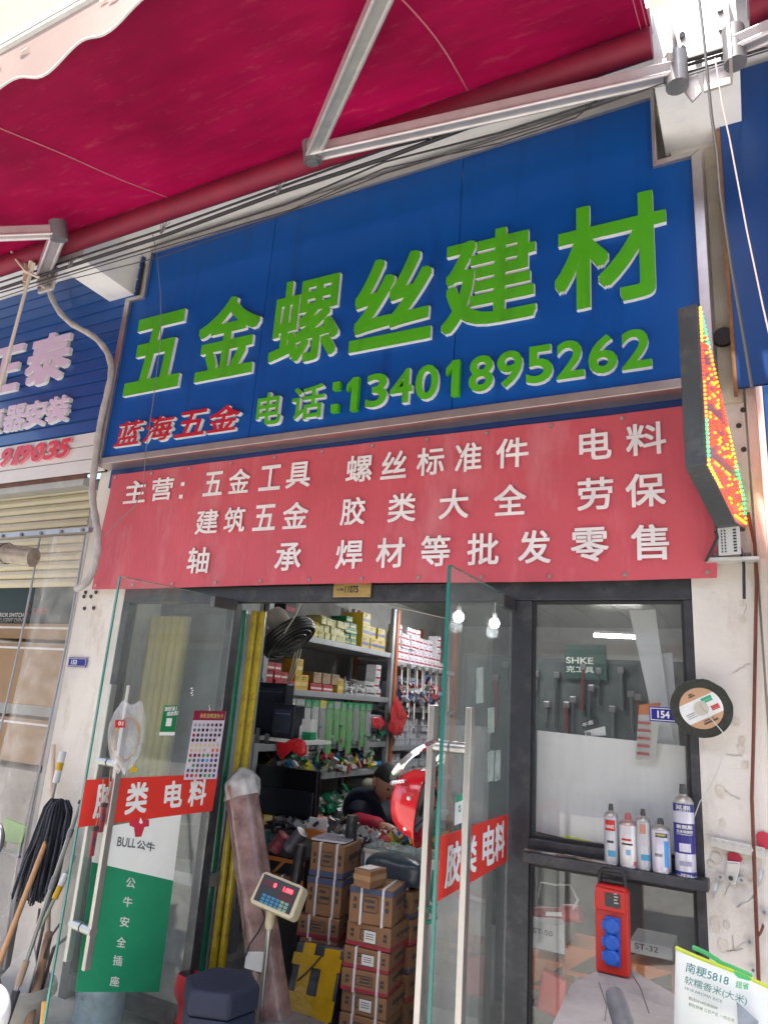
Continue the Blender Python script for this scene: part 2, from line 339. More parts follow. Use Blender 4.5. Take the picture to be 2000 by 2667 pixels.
# ================================================================== MAIN SIGN
SY = -.125
blue = M('sign_blue', (.0, .075, .33), .4, 0, var=.08, scale=1.2, spec=.3, dirt=(.0, .03, .13), damt=.55, dscale=1.3, dmap=(5, 5, .5))
steel = M('sign_steel', (.52, .48, .45), .3, .85, var=.12, scale=9)
SX0 = atY(285, 1000, SY).x; SX0 = -3.735; SX1 = -.083; SZ0 = 2.992; SZT = 4.585
xn0 = atY(398, 648, SY).x; xn1 = atY(1704, 241, SY).x; zn0 = 4.215; zn1 = 4.165
sg = T('shop_sign', (-1.9, SY, SZ0), 'large blue fascia sign with raised green characters and phone number', 'shop sign')
xs1 = atY(690, 800, SY).x; xs2 = atY(1193, 700, SY).x
fw = .045
for poly in ([(SX0+fw, SZ0+fw), (xs1-.002, SZ0+fw), (xs1-.002, SZT-fw), (xn0+fw*.4, SZT-fw), (xn0+fw*.4, zn0-fw*.6), (SX0+fw, zn0-fw*.6)],
             [(xs1+.002, SZ0+fw), (xs2-.002, SZ0+fw), (xs2-.002, SZT-fw), (xs1+.002, SZT-fw)],
             [(xs2+.002, SZ0+fw), (SX1-fw, SZ0+fw), (SX1-fw, zn1-fw*.6), (xn1-fw*.4, zn1-fw*.6), (xn1-fw*.4, SZT-fw), (xs2+.002, SZT-fw)]):
    O('panel', MB().prism([(x, SY, z) for x, z in poly], (0, .006, 0)), blue, sg)
ol = [(SX0, SZ0), (SX1, SZ0), (SX1, zn1), (xn1, zn1), (xn1, SZT), (xn0, SZT), (xn0, zn0), (SX0, zn0)]
inn = [(SX0+fw, SZ0+fw), (SX1-fw, SZ0+fw), (SX1-fw, zn1-fw*.6), (xn1-fw*.4, zn1-fw*.6), (xn1-fw*.4, SZT-fw), (xn0+fw*.4, SZT-fw), (xn0+fw*.4, zn0-fw*.6), (SX0+fw, zn0-fw*.6)]
for i in range(8):
    j = (i+1) % 8; q = [ol[i], ol[j], inn[j], inn[i]]
    m = MB().prism([(x, SY-.022, z) for x, z in q], (0, .12, 0)); O('frame_rail', m, steel, sg, bevel=.003)
O('skirt', MB().box((SX0+.02, -.025, SZ0-.12), (SX1-.02, -.005, SZ0+.02)), M('sign_blue_dark', (.0, .028, .16), .4), sg)
green = M('letter_green', (.075, .39, .014), .45, var=.08, scale=3, spec=.25, dirt=(.05, .16, .02), damt=.5, dscale=3, dmap=(3, 3, .6))
lwhite = M('letter_side', (.82, .82, .8), .5, var=.04); lred = M('letter_red', (.46, .012, .03), .3, var=.08)
YL = SY-.0005; DL = .024
def zat(x, y): return dY(x, y, SY-.03).z
def chars(s, lim, zlo, zhi, parent, mats, depth, Y, bold, shear=0, nm='character'):
    for c, (a, b) in zip(s, lim):
        m = MB(); text(m, c, (a, Y, zlo), (1, 0, 0), (0, 0, 1), b-a, zhi-zlo, depth, bold.get(c, .032) if isinstance(bold, dict) else bold, 0, 1, shear)
        O(nm, m, mats, parent)
g0 = zat(330, 843); g1 = zat(1400, 408)
lim = [(dY(*p, SY-.03).x, dY(*q, SY-.03).x) for p, q in (((266, 838), (404, 695)), ((415, 805), (562, 690)), ((578, 765), (741, 600)), ((752, 745), (936, 610)), ((951, 700), (1160, 545)), ((1197, 615), (1438, 445)))]
chars('五金螺丝建材', lim, g0, g1, sg, [green, lwhite], DL, YL, {'螺': .02, '建': .024, '丝': .026, '材': .026, '金': .026})
t0 = zat(560, 920); t1 = zat(1390, 712)
lim = [(dY(554, 905, SY-.02).x, dY(612, 865, SY-.02).x), (dY(630, 890, SY-.02).x, dY(703, 855, SY-.02).x), (dY(716, 880, SY-.02).x, dY(733, 865, SY-.02).x)]
da = dY(738, 865, SY-.02).x; db = dY(1413, 750, SY-.02).x; st = (db-da)/11.0
chars('电话', lim[:2], t0, t1+.01, sg, [green, lwhite], .028, YL, .02)
cx = (lim[2][0]+lim[2][1])/2
for zz in (t0+.02, t0+.15): O('colon_dot', MB().box((cx-.022, SY-.03, zz), (cx+.022, YL, zz+.045)), green, sg)
for i, c in enumerate('13401895262'):
    a = da+st*i; k = .88
    if c == '1':
        h_ = t1-t0; x = a+st*.2; zb_ = t0+.012; w1 = st*.5
        O('character', MB().prism([(x+w1*.45, YL, zb_), (x+w1, YL, zb_), (x+w1, YL, zb_+h_), (x+w1*.5, YL, zb_+h_), (x, YL, zb_+h_*.8), (x, YL, zb_+h_*.62), (x+w1*.45, YL, zb_+h_*.76)], (0, -.028, 0)), green, sg); continue
    m = MB(); text(m, c, (a+st*(.98-k)/2+(.0 if c != '1' else -.01), YL, t0+.012), (1, 0, 0), (0, 0, 1), st*k, (t1-t0), .028, .024, 0, 1); O('character', m, [green, lwhite], sg)
r0 = zat(250, 965); r1 = zat(500, 872)
ra = dY(247, 955, SY-.02).x; rb = dY(523, 905, SY-.02).x; st = (rb-ra)/4
chars('蓝海五金', [(ra+st*i+.004, ra+st*(i+1)-.012) for i in range(4)], r0, r1, sg, [lred, lwhite], .026, YL, .02, .12)
# ================================================================== BANNER
BY = -.045
vin = M('banner_vinyl', (.56, .085, .11), .55, var=.1, scale=2.5, bump=.35, bscale=14, bmap=(3.5, 1, .5), dirt=(.64, .22, .24), damt=.7, dscale=1.2, dmap=(2.5, 1, .7))
b0, b1, b2, b3 = atY(241, 1531, BY), atY(1867, 1508, BY), atY(1803, 1049, BY), atY(292, 1238, BY)
BX0, BX1 = (b0.x+b3.x)/2, b1.x; BZ0, BZ1 = (b0.z+b1.z)/2, (b2.z+b3.z)/2
bn = T('banner', ((BX0+BX1)/2, BY, BZ0), 'faded red vinyl banner with white Chinese product list above the doorway', 'banner')
def bansurf(u, v): x = BX0+(BX1-BX0)*u; z = BZ0+(BZ1-BZ0)*v; return V((x + .006*math.sin(9*v), BY + .0035*math.sin(x*9)*math.sin(3*z) + .003*math.sin(x*3.1+z*7) + .0015*math.sin(x*23+z*11), z+.005*math.sin(x*2.3)))
m = MB().grid(bansurf, 60, 12); m.grid(lambda u, v: bansurf(u, v)+V((0, .004, 0)), 60, 12)
O('sheet', m, vin, bn, smooth=2)
pale = M('banner_print', (.8, .75, .74), .6, var=.12, scale=6)
def brow(items, p, q, r, s_):
    z0 = (dY(*p, BY).z + dY(*q, BY).z)/2; z1 = (dY(*r, BY).z+dY(*s_, BY).z)/2; yc = ((p[1]+r[1])/2, (q[1]+s_[1])/2)
    for c, a, b in items:
        t = (a-p[0])/(q[0]-p[0]); ym = yc[0]*(1-t)+yc[1]*t
        xa, xb = dY(a, ym, BY).x, dY(b, ym, BY).x
        m = MB(); text(m, c, (xa, BY-.0095, z0), (1, 0, 0), (0, 0, 1), xb-xa, z1-z0, 0, .017); O('lettering', m, pale, bn)
brow([('主', 272, 318), ('营', 330, 376), ('五', 443, 484), ('金', 497, 542), ('工', 563, 609), ('具', 621, 673), ('螺', 750, 806), ('丝', 825, 880), ('标', 902, 961), ('准', 985, 1042), ('件', 1073, 1143), ('电', 1252, 1322), ('料', 1353, 1440)], (272, 1087), (1440, 984), (290, 1040), (1420, 912))
brow([('建', 426, 474), ('筑', 487, 532), ('五', 550, 598), ('金', 613, 668), ('胶', 738, 791), ('类', 840, 900), ('大', 950, 1014), ('全', 1068, 1138), ('劳', 1248, 1326), ('保', 1352, 1439)], (426, 1155), (1439, 1095), (430, 1101), (1430, 1024))
brow([('轴', 408, 454), ('承', 597, 653), ('焊', 728, 786), ('材', 815, 876), ('等', 911, 974), ('批', 1011, 1079), ('发', 1121, 1191), ('零', 1234, 1316), ('售', 1364, 1446)], (408, 1238), (1446, 1213), (412, 1182), (1440, 1136))
c = dY(395, 1062, BY)
for dz in (-.035, .045): O('colon_dot', MB().box((c.x-.014, BY-.0105, c.z+dz-.012), (c.x+.014, BY-.0095, c.z+dz+.012)), pale, bn)

# ledge of the right window that the cans stand on
ZL = atY(1690, 2267, -.055).z
O('sill', MB().box((xMr+.003, -.1, ZL-.035), (xRw+.05, -.0155, ZL)), alum, fr, bevel=.003)

for i in range(12):              # eyelets along the banner edges
    for v in (.03, .97):
        p = bansurf(.01+.98*i/11, v); O('eyelet', MB().lathe(p+V((0, -.003, 0)), [(.004, 0), (.009, 0), (.009, .003), (.004, .003)], 10, (0, -1, 0)), steel, bn)
# cracks and flaked patches on the right pillar
crk = M('crack', (.22, .19, .15), .95); flk = M("flaked", (.62, .57, .49), .95, var=.15, scale=30)
r_ = random.Random(17)
for i in range(9):
    x, y = r_.uniform(1855, 1950), r_.uniform(1480, 2480); a = r_.uniform(-.5, .5) if i % 3 else r_.uniform(1.2, 1.9); pts = []
    for k in range(6): pts.append(atY(x, y, -.0035)); x += 9*math.cos(a)+r_.uniform(-3, 3); y += 9*math.sin(a)+r_.uniform(-5, 5)
    O('crack', MB().tube(pts, r_.uniform(.0006, .0012), 4), crk, bld)
for i in range(14):
    p = atY(r_.uniform(1850, 1955), r_.uniform(1500, 2500), -.003); q = r_.uniform(.008, .022)
    O('flake', MB().prism([p+V((q*math.cos(k*.698)*r_.uniform(.7, 1.1), -.0012, 1.3*q*math.sin(k*.698)*r_.uniform(.7, 1.1))) for k in range(9)], (0, .002, 0)), flk, bld)
# ================================================================== AWNINGS
AY0, AZ0, AY1, AZ1 = -.6, 4.455, -1.88, 4.0
RY, RZ, RR = -.575, 4.392, .06
def pull(P, Y): P = V(P); return CAM + (P-CAM)*((Y-CAM.y)/(P.y-CAM.y))
AN = V((0, AZ1-AZ0, -(AY1-AY0))).normalized(); AP = V((0, AY0, AZ0))
red = FABRIC('awning_red', (.2, .002, .033), .085, .4, (.3, .05, .08))
redroll = M('awning_roll', (.2, .006, .03), .65, var=.2, scale=5, dirt=(.2, .02, .05), damt=.4)
seamm = M('awning_seam', (.5, .16, .2), .8)
arm = M('arm_aluminium', (.62, .58, .58), .35, .55, var=.1, scale=12, dirt=(.4, .36, .32), damt=.3, dscale=8)
armdk = M('arm_joint', (.2, .2, .21), .5, .4, var=.2)
bleach = FABRIC('valance_bleached', (.5, .38, .34), .25, .2)
def fab(x0, x1, ph=0.0):
    def s(u, v):
        x = x0+(x1-x0)*u; y = AY0+(AY1-AY0)*v
        return (x, y, AZ0+(AZ1-AZ0)*v - .04*math.sin(math.pi*v)*(1+.35*math.sin(x*2.1+ph)) + .007*math.sin(x*7+ph+3*v)*math.sin(3*v) + .012*math.sin(x*1.3+9*v)*v*(1-v)*2)
    return s
aw = T('awning', (-3, -.4, 4.5), 'crimson folding arm awning stretched out over the blue sign', 'awning')
AX0, AX1 = -6.6, -.235
f = fab(AX0, AX1); O('fabric', MB().grid(f, 130, 30), red, aw, smooth=2)
O('roller', MB().cyl((AX0, RY, RZ), (AX1, RY, RZ), RR, 20), redroll, aw, smooth=True)
for xs in (-1.05, -2.95, -4.8):
    u = (xs-AX0)/(AX1-AX0); pts = [V(f(u+.006*math.sin(3*v/10), v/14)) - V((0, .0, .004)) for v in range(15)]
    O('seam', MB().tube(pts, .0035, 5), seamm, aw)
for k in (0, .012):
    O('seam', MB().tube([V(f(1-k/3-.002, v/10))-V((0, 0, .003)) for v in range(11)], .0022, 5), seamm, aw)
O('hood', MB().box((AX0, -.63, 4.525), (AX1, -.405, 4.6435)), arm, aw)  # unseen box added to stop sun leaking past the roller onto the sign
# front bar and scalloped valance
fb = MB(); 
for dy, dz, wd, ht in ((0, 0, .05, .07), (-.03, .012, .03, .014), (-.03, -.016, .03, .014), (.0, .045, .075, .02)): fb.box((AX0, AY1+dy-wd/2, AZ1+dz-ht/2), (AX1, AY1+dy+wd/2, AZ1+dz+ht/2))
O('front_bar', fb, M('bar_pale', (.66, .65, .62), .45, .3, var=.1), aw)
def val(u, v):
    x = AX0+(AX1-AX0)*u; drop = .2+.028*math.cos(x*2*math.pi/.36)
    return (x, AY1-.035+.02*math.sin(x*5)*v - .01*v, AZ1-.035-drop*v)
O('valance', MB().grid(val, 220, 4), bleach, aw, smooth=2)
O('valance_trim', MB().tube([val(i/220, 1) for i in range(221)], .005, 5), M('trim_grey', (.5, .48, .46)), aw)
rnd = random.Random(5); pk = M('paint_flake', (.42, .38, .33), .9, var=.2)
for i in range(26):
    u = (rnd.uniform(-3.9, -1.6)-AX0)/(AX1-AX0); v = rnd.uniform(.12, .42); c = V(val(u, v))+V((0, -.006, 0)); m = MB()
    n = 7; pts = [c+V((rnd.uniform(.6, 1)*.035*math.cos(a*6.283/n), -.004*rnd.random(), rnd.uniform(.5, 1)*.012*math.sin(a*6.283/n))) for a in range(n)]
    m.prism(pts, (0, .0012, 0)); O('flake', m, pk, aw)
# folding arms: shoulder - elbow - out to the front bar
AP2 = AP + AN*(-.14 if AN.z > 0 else .14)
def onarm(x, y, off=0.0): return atPl(x, y, AP2 - V((0, 0, off)), AN)
def armseg(a, b, wd, ht, nm, par):
    m = MB(); m.bar(a, b, wd, ht, AN); d = (b-a).normalized(); s_ = d.cross(AN).normalized()
    for k in (-1, 1): m.tube([a+s_*k*wd*.5-AN*ht*.5, b+s_*k*wd*.5-AN*ht*.5], ht*.2, 8)
    O(nm, m, arm, par, bevel=.004)
elb = onarm(812, 395); sh_ = pull((-.16, -.32, 4.47), -.56); fr2 = onarm(1003, -40)
armseg(sh_, elb, .075, .05, 'upper_arm', aw); 
f2 = elb + (fr2-elb).normalized()*((AY1+.05-elb.y)/((fr2-elb).normalized().y)); armseg(elb, f2, .06, .05, 'forearm', aw)
O('elbow', MB().cyl(elb-AN*.05, elb+AN*.05, .045, 14).cyl(elb-AN*.062, elb-AN*.05, .03, 12), armdk, aw, smooth=True)
sh2 = V(sh_); O('shoulder', MB().cyl(sh2+V((0, 0, -.085)), sh2+V((0, 0, .07)), .045, 14).box(sh2+V((-.05, -.03, -.03)), sh2+V((.03, .03, .05))), armdk, aw, smooth=True)
bm = M('bracket_metal', (.6, .55, .52), .45, .5, var=.15, dirt=(.4, .25, .15), damt=.4)
bp1 = [(-.16, -.27, 4.74), (-.10, -.27, 4.74), (-.085, -.27, 4.55), (-.065, -.27, 4.36), (-.105, -.27, 4.32), (-.14, -.27, 4.4)]
O('bracket_plate', MB().prism([pull(q, -.515) for q in bp1], (0, .012, 0)), bm, aw, bevel=.002)
O('bracket_plate', MB().box((-.165, -.64, 4.24), (-.153, -.503, 4.52)), bm, aw)
for z in (4.62, 4.7): O('bolt', MB().cyl(pull((-.13, -.285, z), -.53), pull((-.13, -.27, z), -.51), .012, 8), armdk, aw)
# left pair of arms
e2 = onarm(152, 600); s2 = onarm(112, 705, .03); g2 = onarm(-160, 612)
armseg(s2, e2, .07, .055, 'upper_arm', aw); armseg(e2, g2, .07, .055, 'forearm', aw)
O('elbow', MB().cyl(e2-AN*.055, e2+AN*.055, .05, 14), armdk, aw, smooth=True)
m = MB(); c = s2+V((-.02, .05, -.02)); m.box(c+V((-.07, 0, -.1)), c+V((.08, .02, .12))); m.box(c+V((-.01, -.06, -.08)), c+V((.01, .0, .1)))
O('bracket_plate', m, bm, aw, bevel=.003)
for dx, dz in ((-.05, -.07), (.05, -.07), (.05, .09)): O('bolt', MB().cyl(c+V((dx, -.014, dz)), c+V((dx, 0, dz)), .011, 8), armdk, aw)
# tangle of tape and straps around that joint
tp = M('old_tape', (.66, .6, .48), .7, var=.15)
for i in range(5):
    a = s2+V((-.1+.02*i, -.07, .02-.02*i)); pts = [a+V((.04*math.sin(j*1.3+i), .02*math.cos(j*2+i), .05*j-.09)) for j in range(5)]
    O('strap', MB().tube(pts, .012, 6, flat=.4), tp, aw, smooth=True)
# the neighbour's awning on the right
a2 = T('awning', (1, -.4, 4.5), 'crimson awning over the next shop, past the white concrete bracket', 'awning')
O('fabric', MB().grid(fab(.13, 3, 1.0), 20, 10), red, a2, smooth=2)
O('roller', MB().cyl((.13, RY, RZ), (3, RY, RZ), RR, 20), redroll, a2, smooth=True)
O('hood', MB().box((.13, -.63, 4.525), (3, -.405, 4.6435)), arm, a2)  # same added sun block, out of view above this roller
s3 = pull((.075, -.33, 4.49), -.57); armseg(s3, V((1.3, -.75, 4.25)), .075, .05, 'upper_arm', a2)
O('shoulder', MB().cyl(s3+V((0, 0, -.09)), s3+V((0, 0, .08)), .042, 14), armdk, a2, smooth=True)
O('bracket_plate', MB().box((-.05, -.515, 4.12), (.055, -.502, 4.6)), bm, a2, bevel=.002)
O('bracket_plate', MB().box((.046, -.62, 4.14), (.058, -.516, 4.6)), bm, a2)
for z in (4.45, 4.6, 4.7): O('bolt', MB().cyl((.03, -.528, z-.2), (.03, -.514, z-.2), .012, 8), armdk, a2)
# ================================================================== CABLES
blk = M('cable_black', (.03, .03, .035), .6, var=.2); gry = M('cable_grey', (.2, .2, .21), .6)
CY = -.53
def cab(pts, r, label, Y=CY, mat=None, nm='cable', grp=None, sag=0):
    P = [atY(x, y, Y) for x, y in pts]; Q = []
    for i in range(len(P)-1):
        for k in range(6): t = k/6; Q.append(P[i].lerp(P[i+1], t)-V((0, 0, sag*math.sin(math.pi*t))))
    Q.append(P[-1]); o = O(nm, MB().tube(Q, r, 7), mat or blk, None, label, 'cable', grp, smooth=True); return o
cab([(0, 735), (128, 694), (422, 598), (723, 489), (1000, 388), (1300, 312), (1560, 232), (1745, 182), (2000, 106)], .0065, 'thin black cable along the concrete canopy, highest of the bundle', CY)
cab([(0, 752), (140, 706), (430, 612), (725, 502), (1000, 412), (1300, 300), (1540, 222), (1745, 168), (2000, 92)], .011, 'thick black cable strapped along the concrete canopy', CY-.012)
cab([(0, 762), (150, 718), (440, 628), (740, 533), (1000, 421), (1300, 345), (1560, 262), (1760, 196), (2000, 122)], .005, 'black cable running just under the thick cable of the bundle', CY-.004)
cab([(0, 775), (160, 722), (470, 630), (760, 545), (1000, 438), (1300, 372), (1500, 305), (1630, 195)], .0032, 'hair thin wire crossing the cable bundle up to the awning arm', CY-.02)
cab([(150, 735), (420, 668), (700, 572), (1000, 452), (1400, 330), (1740, 211), (2000, 130)], .003, 'lowest thin wire across the canopy edge and the white bracket', CY-.03)
for i, (x, y) in enumerate(((425, 600), (727, 495), (1128, 350), (185, 690))):
    c = atY(x, y, CY-.03); m = MB()
    for k in range(3): m.tube([c+V((.02*k-.03, 0, .05)), c+V((.01*k-.01, -.012, -.005)), c+V((.05-.03*k, .0, .045+.01*k))], .0022, 5)
    m.cyl(c+V((-.012, -.006, -.02)), c+V((.012, .0, .02)), .008, 6)
    O('cable_tie', m, gry, None, ['wire tie on the bundle near the left awning seam', 'knotted wire tie on the bundle above the first sign seam', 'bent wire tie on the bundle above the middle of the sign', 'wire tie on the bundle beside the left concrete bracket'][i], 'cable tie')
cab([(393, 585), (408, 660), (418, 760), (419, 880), (398, 1050), (379, 1180), (374, 1270), (352, 1318), (310, 1355), (272, 1398)], .0026, 'thin dark wire dangling in front of the blue sign and red banner', -.19, gry)
cab([(1817, -40), (1832, 90), (1853, 300), (1868, 400), (1876, 500), (1905, 700), (1940, 900), (1958, 1010)], .0055, 'grey cable hanging down past the white bracket', -.68, blk)
cab([(1862, 150), (1880, 270), (1900, 360), (1945, 600), (1985, 790), (2010, 900)], .0028, 'thin pale wire slanting down in front of the right blue sign', -.69, M('wire_pale', (.5, .4, .38), .6))
cab([(1948, 1335), (1966, 1420), (1970, 1520), (1963, 1900), (1958, 2080), (1968, 2350), (1976, 2560)], .0065, 'rusty brown rod hanging down the white pillar', -.03, M('rust', (.16, .05, .03), .8, var=.3))
# wrapped conduit pipe at left
cp = [(122, 728), (134, 772), (157, 814), (192, 846), (243, 875), (275, 910), (289, 948), (288, 985), (277, 1035), (258, 1122), (247, 1210), (240, 1280), (248, 1345), (256, 1392), (254, 1440), (241, 1492), (219, 1524), (198, 1534)]
P = [atY(x, y, -.16) for x, y in cp]; Q = []
for i in range(len(P)-1):
    for k in range(3):
        p0, p1, p2, p3 = P[max(i-1, 0)], P[i], P[i+1], P[min(i+2, len(P)-1)]; t = k/3
        Q.append(.5*((2*p1)+(p2-p0)*t+(2*p0-5*p1+4*p2-p3)*t*t+(3*p1-p0-3*p2+p3)*t**3))
Q.append(P[-1])
O('wrapped_pipe', MB().tube(Q, [.021+.0025*math.sin(i*2.3) for i in range(len(Q))], 12), M('pipe_wrap', (.45, .43, .41), .75, var=.2, scale=14, bump=.5, bscale=30, dirt=(.25, .24, .22), damt=.6, dscale=6), None, 'grey tape wrapped air conditioning pipe winding down between the two signs', 'pipe', smooth=True)
O('crank_pole', MB().cyl(atY(80, 705, -.62), atY(-30, 1120, -.62), .011, 10), M('pole_cream', (.72, .68, .58), .5), None, 'pale pole hanging from the left awning joint', 'pole', smooth=True)
cab([(18, 632), (40, 672), (66, 705), (100, 722)], .009, 'short cream cable bent into the left awning joint', -.62, tp)
# ================================================================== SHOP ON THE LEFT
NB = -.03
nsl = M('slat_blue', (.0, .065, .27), .35, var=.06, scale=2, coat=.2, dirt=(.02, .04, .16), damt=.5, dscale=1.5); nwh = M('slat_white', (.66, .63, .63), .4, var=.05)
zb = atY(232, 1128, NB).z; zt = 4.64; zw = atY(232, 1232, NB).z
ns = T('slatted_sign', (-5, NB, zw), 'blue slatted fascia sign with white characters over the neighbouring shop', 'shop sign')
XR = -3.77; XL = -8.5; n = 14; h = (zt-zb)/n
for i in range(n): O('slat', MB().prism([(XL, NB, zb+h*i+.004), (XL, NB-.012, zb+h*i+.01), (XL, NB-.012, zb+h*(i+1)-.008), (XL, NB, zb+h*(i+1)-.002)], (XR-XL, 0, 0)), nsl, ns)
h2 = (zb-zw)/3
for i in range(3): O('slat', MB().prism([(XL, NB, zw+h2*i+.003), (XL, NB-.012, zw+h2*i+.008), (XL, NB-.012, zw+h2*(i+1)-.006), (XL, NB, zw+h2*(i+1)-.001)], (XR-XL, 0, 0)), nwh, ns)
O('backing', MB().box((XL, NB+.001, zw), (XR, NB+.02, zt)), M('dark', (.03, .03, .03)), ns)
lav = M('letter_lilac', (.62, .5, .66), .4, var=.03)
def nchar(c, xl, yl, xr, yr, z0, z1, mats, bold, sh_=0, dep=.03):
    a = atY(xl, yl, NB-.03).x; b = atY(xr, yr, NB-.03).x; m = MB(); text(m, c, (a, NB-.0125, z0), (1, 0, 0), (0, 0, 1), b-a, z1-z0, dep, bold, 0, 1, sh_); O('character', m, mats, ns); return a, b
z0 = atY(100, 1004, NB-.03).z; z1 = atY(150, 865, NB-.03).z
a, b = nchar('泰', 64, 985, 195, 875, z0, z1, [lav, lwhite], .035)
m = MB(); text(m, '正', (a-(b-a)*1.08, NB-.0125, z0), (1, 0, 0), (0, 0, 1), (b-a)*.95, (z1-z0)*.95, .03, .035, 0, 1); O('character', m, [lav, lwhite], ns)
z0 = atY(90, 1112, NB-.03).z; z1 = atY(160, 1032, NB-.03).z
nchar('装', 121, 1090, 185, 1050, z0, z1, [lav, lwhite], .035); nchar('安', 62, 1105, 124, 1070, z0, z1, [lav, lwhite], .035); a, b = nchar('器', 9, 1115, 68, 1085, z0, z1, [lav, lwhite], .03)
m = MB(); text(m, '频', (a-(b-a)*1.1, NB-.0125, z0), (1, 0, 0), (0, 0, 1), (b-a)*1.02, z1-z0, .03, .03, 0, 1); O('character', m, [lav, lwhite], ns)
z0 = atY(160, 1192, NB-.03).z; z1 = atY(160, 1144, NB-.03).z; rr = M('letter_red_bright', (.62, .006, .03), .35)
for c, xa, xb in (('5', 147, 181), ('3', 113, 148), ('0', 80, 112), ('9', 46, 76), ('1', 27, 48), ('9', -3, 22)):
    ym = 1222-.27*(xa+xb)/2+.05*(xa+xb)/2*0; nchar(c, xa, ym, xb, ym-8, z0, z1, [rr, M('letter_pink', (.7, .25, .28), .4)], .03, .18, .02)
# roller shutter
shm = M('shutter_beige', (.52, .46, .31), .45, .2, var=.08, scale=3, dirt=(.3, .25, .16), damt=.4)
sh = T('roller_shutter', (-5, .1, 2.3), 'beige roller shutter half rolled up over the neighbouring shop', 'shutter')
xg = atY(238, 1330, .1).x
zz = zw-.03
for i in range(12):
    z = zz-.06*(i+1); O('slat', MB().prism([(XL, .1, z+.001), (XL, .088, z+.006), (XL, .082, z+.03), (XL, .088, z+.054), (XL, .1, z+.059)], (xg-XL, 0, 0)), shm, sh)
O('housing', MB().box((XL, -.02, zw-.075), (xg+.02, .14, zw-.012)), M('housing_grey', (.42, .42, .4), .5, .2, var=.15), sh)
O('housing_strip', MB().box((XL, -.034, zw-.03), (xg+.05, -.021, zw-.006)), M('rust_brown', (.14, .06, .04), .8, var=.3), sh)
O('guide_rail', MB().box((xg, .09, 0), (xg+.035, .12, zw-.08)), M('rail_grey', (.45, .44, .43), .6, .1, var=.15), sh)
# inside of the left shop
O('neighbour_wall', MB().box((-8.5, 2.4, 0), (-3.72, 2.5, 3)), inwall, kind='structure')
O('neighbour_wall', MB().box((-3.76, .34, 0), (-3.7, 2.4, 3)), inwall, kind='structure')
O('neighbour_ceiling', MB().box((-8.5, .15, 2.96), (-3.7, 2.5, 3.02)), inwall, kind='structure')
ps = T('wall_poster', (-4.9, .9, 1.5), 'dark teal wall poster with white lettering behind the plastic curtain', 'poster')
pY = .55; teal = M('poster_teal', (.02, .05, .065), .5); wpr = M('print_white', (.8, .8, .8), .6, var=.03)
a = atY(-60, 1500, pY); b = atY(200, 1645, pY)
O('sheet', MB().box((a.x, pY, b.z), (b.x, pY+.012, a.z+.02)), teal, ps); O('sheet', MB().box((a.x, pY+.001, a.z+.021), (b.x, pY+.012, a.z+.36)), M('poster_white', (.62, .66, .66), .5), ps)
for s_, x, y, hgt in (('SUPERIOR SWITCH', 61, 1608, .034), ('INTELLIGENT CHINT', 64, 1622, .034), ('弘天智能', 34, 1632, .026)):
    e = atY(x, y, pY); k = .4 if len(s_) > 5 else .14; m = MB(); text(m, s_, (e.x-k, pY-.002, e.z), (1, 0, 0), (0, 0, 1), k, hgt, 0, .02); O('lettering', m, wpr, ps)
e = atY(76, 1588, pY); O('logo', MB().tube([e+V((.03*math.cos(t*.5+.9), -.003, .03*math.sin(t*.5+.9))) for t in range(10)], .006, 6), lred, ps)
e = atY(88, 1592, pY); m = MB(); text(m, 'CHINT', (e.x, pY-.002, e.z-.02), (1, 0, 0), (0, 0, 1), .16, .04, 0, .02); O('lettering', m, lred, ps)
# plastic strip curtain, its rail and the rolled-up part
film = FILM('clear_film', (.74, .72, .66), .26, .06, .9)
pc = T('strip_curtain', (-4.3, -.07, .1), 'clear plastic strip curtain hanging in the neighbouring doorway', 'curtain')
xa = atY(95, 1470, -.07).x; xb = atY(212, 1470, -.07).x; ztop = atY(150, 1400, -.07).z
def cur(x0, x1, ph, Y): return lambda u, v: (x0+(x1-x0)*u + .02*math.sin(6*v+ph), Y+.03*math.sin(u*9+ph+1.2*v)+.016*math.sin(v*5+u*14), ztop-(ztop-.08)*v)
O('strip', MB().grid(cur(xa, xb, .3, -.08), 20, 30), film, pc, smooth=2)
zr_ = ztop+.02; O('rail', MB().box((-6, -.09, zr_), (xb+.03, -.055, zr_+.03)), M('rail_zinc', (.4, .4, .42), .4, .7, var=.15), pc)
for i in range(9): O('bolt', MB().cyl((xb-.02-.2*i, -.1, zr_+.012), (xb-.02-.2*i, -.09, zr_+.012), .012, 8), armdk, pc)
for xx in (xa, xb): O('edge_strip', MB().tube([(xx+.02*math.sin(6*v/20+.3), -.088, ztop-(ztop-.08)*v/20) for v in range(21)], .007, 6), M('edge_grey', (.3, .3, .32), .4), pc)
c = atY(88, 1452, -.16); ax = V((-.92, -.28, .1)).normalized()
rm = MB()
for k in range(4): rm.lathe(c, [(.064-.014*k, -.002*k), (.064-.014*k, .4), (.056-.014*k, .4), (.056-.014*k, -.002*k)], 24, ax)
rp_ = T('plastic_roll', c, 'rolled up brown tinted plastic tied below the curtain rail', 'plastic roll')
O('roll', rm, FILM('roll_film', (.42, .36, .28), .8, .2, .2), rp_, smooth=True)
O('tie', MB().tube([c+ax*.2+V((.0, -.07*math.cos(t), .07*math.sin(t))) for t in [q*.5 for q in range(14)]]+[c+ax*.2+V((-.03, -.05, -.12)), c+ax*.2+V((-.06, -.05, -.16))], .003, 5), blk, rp_)
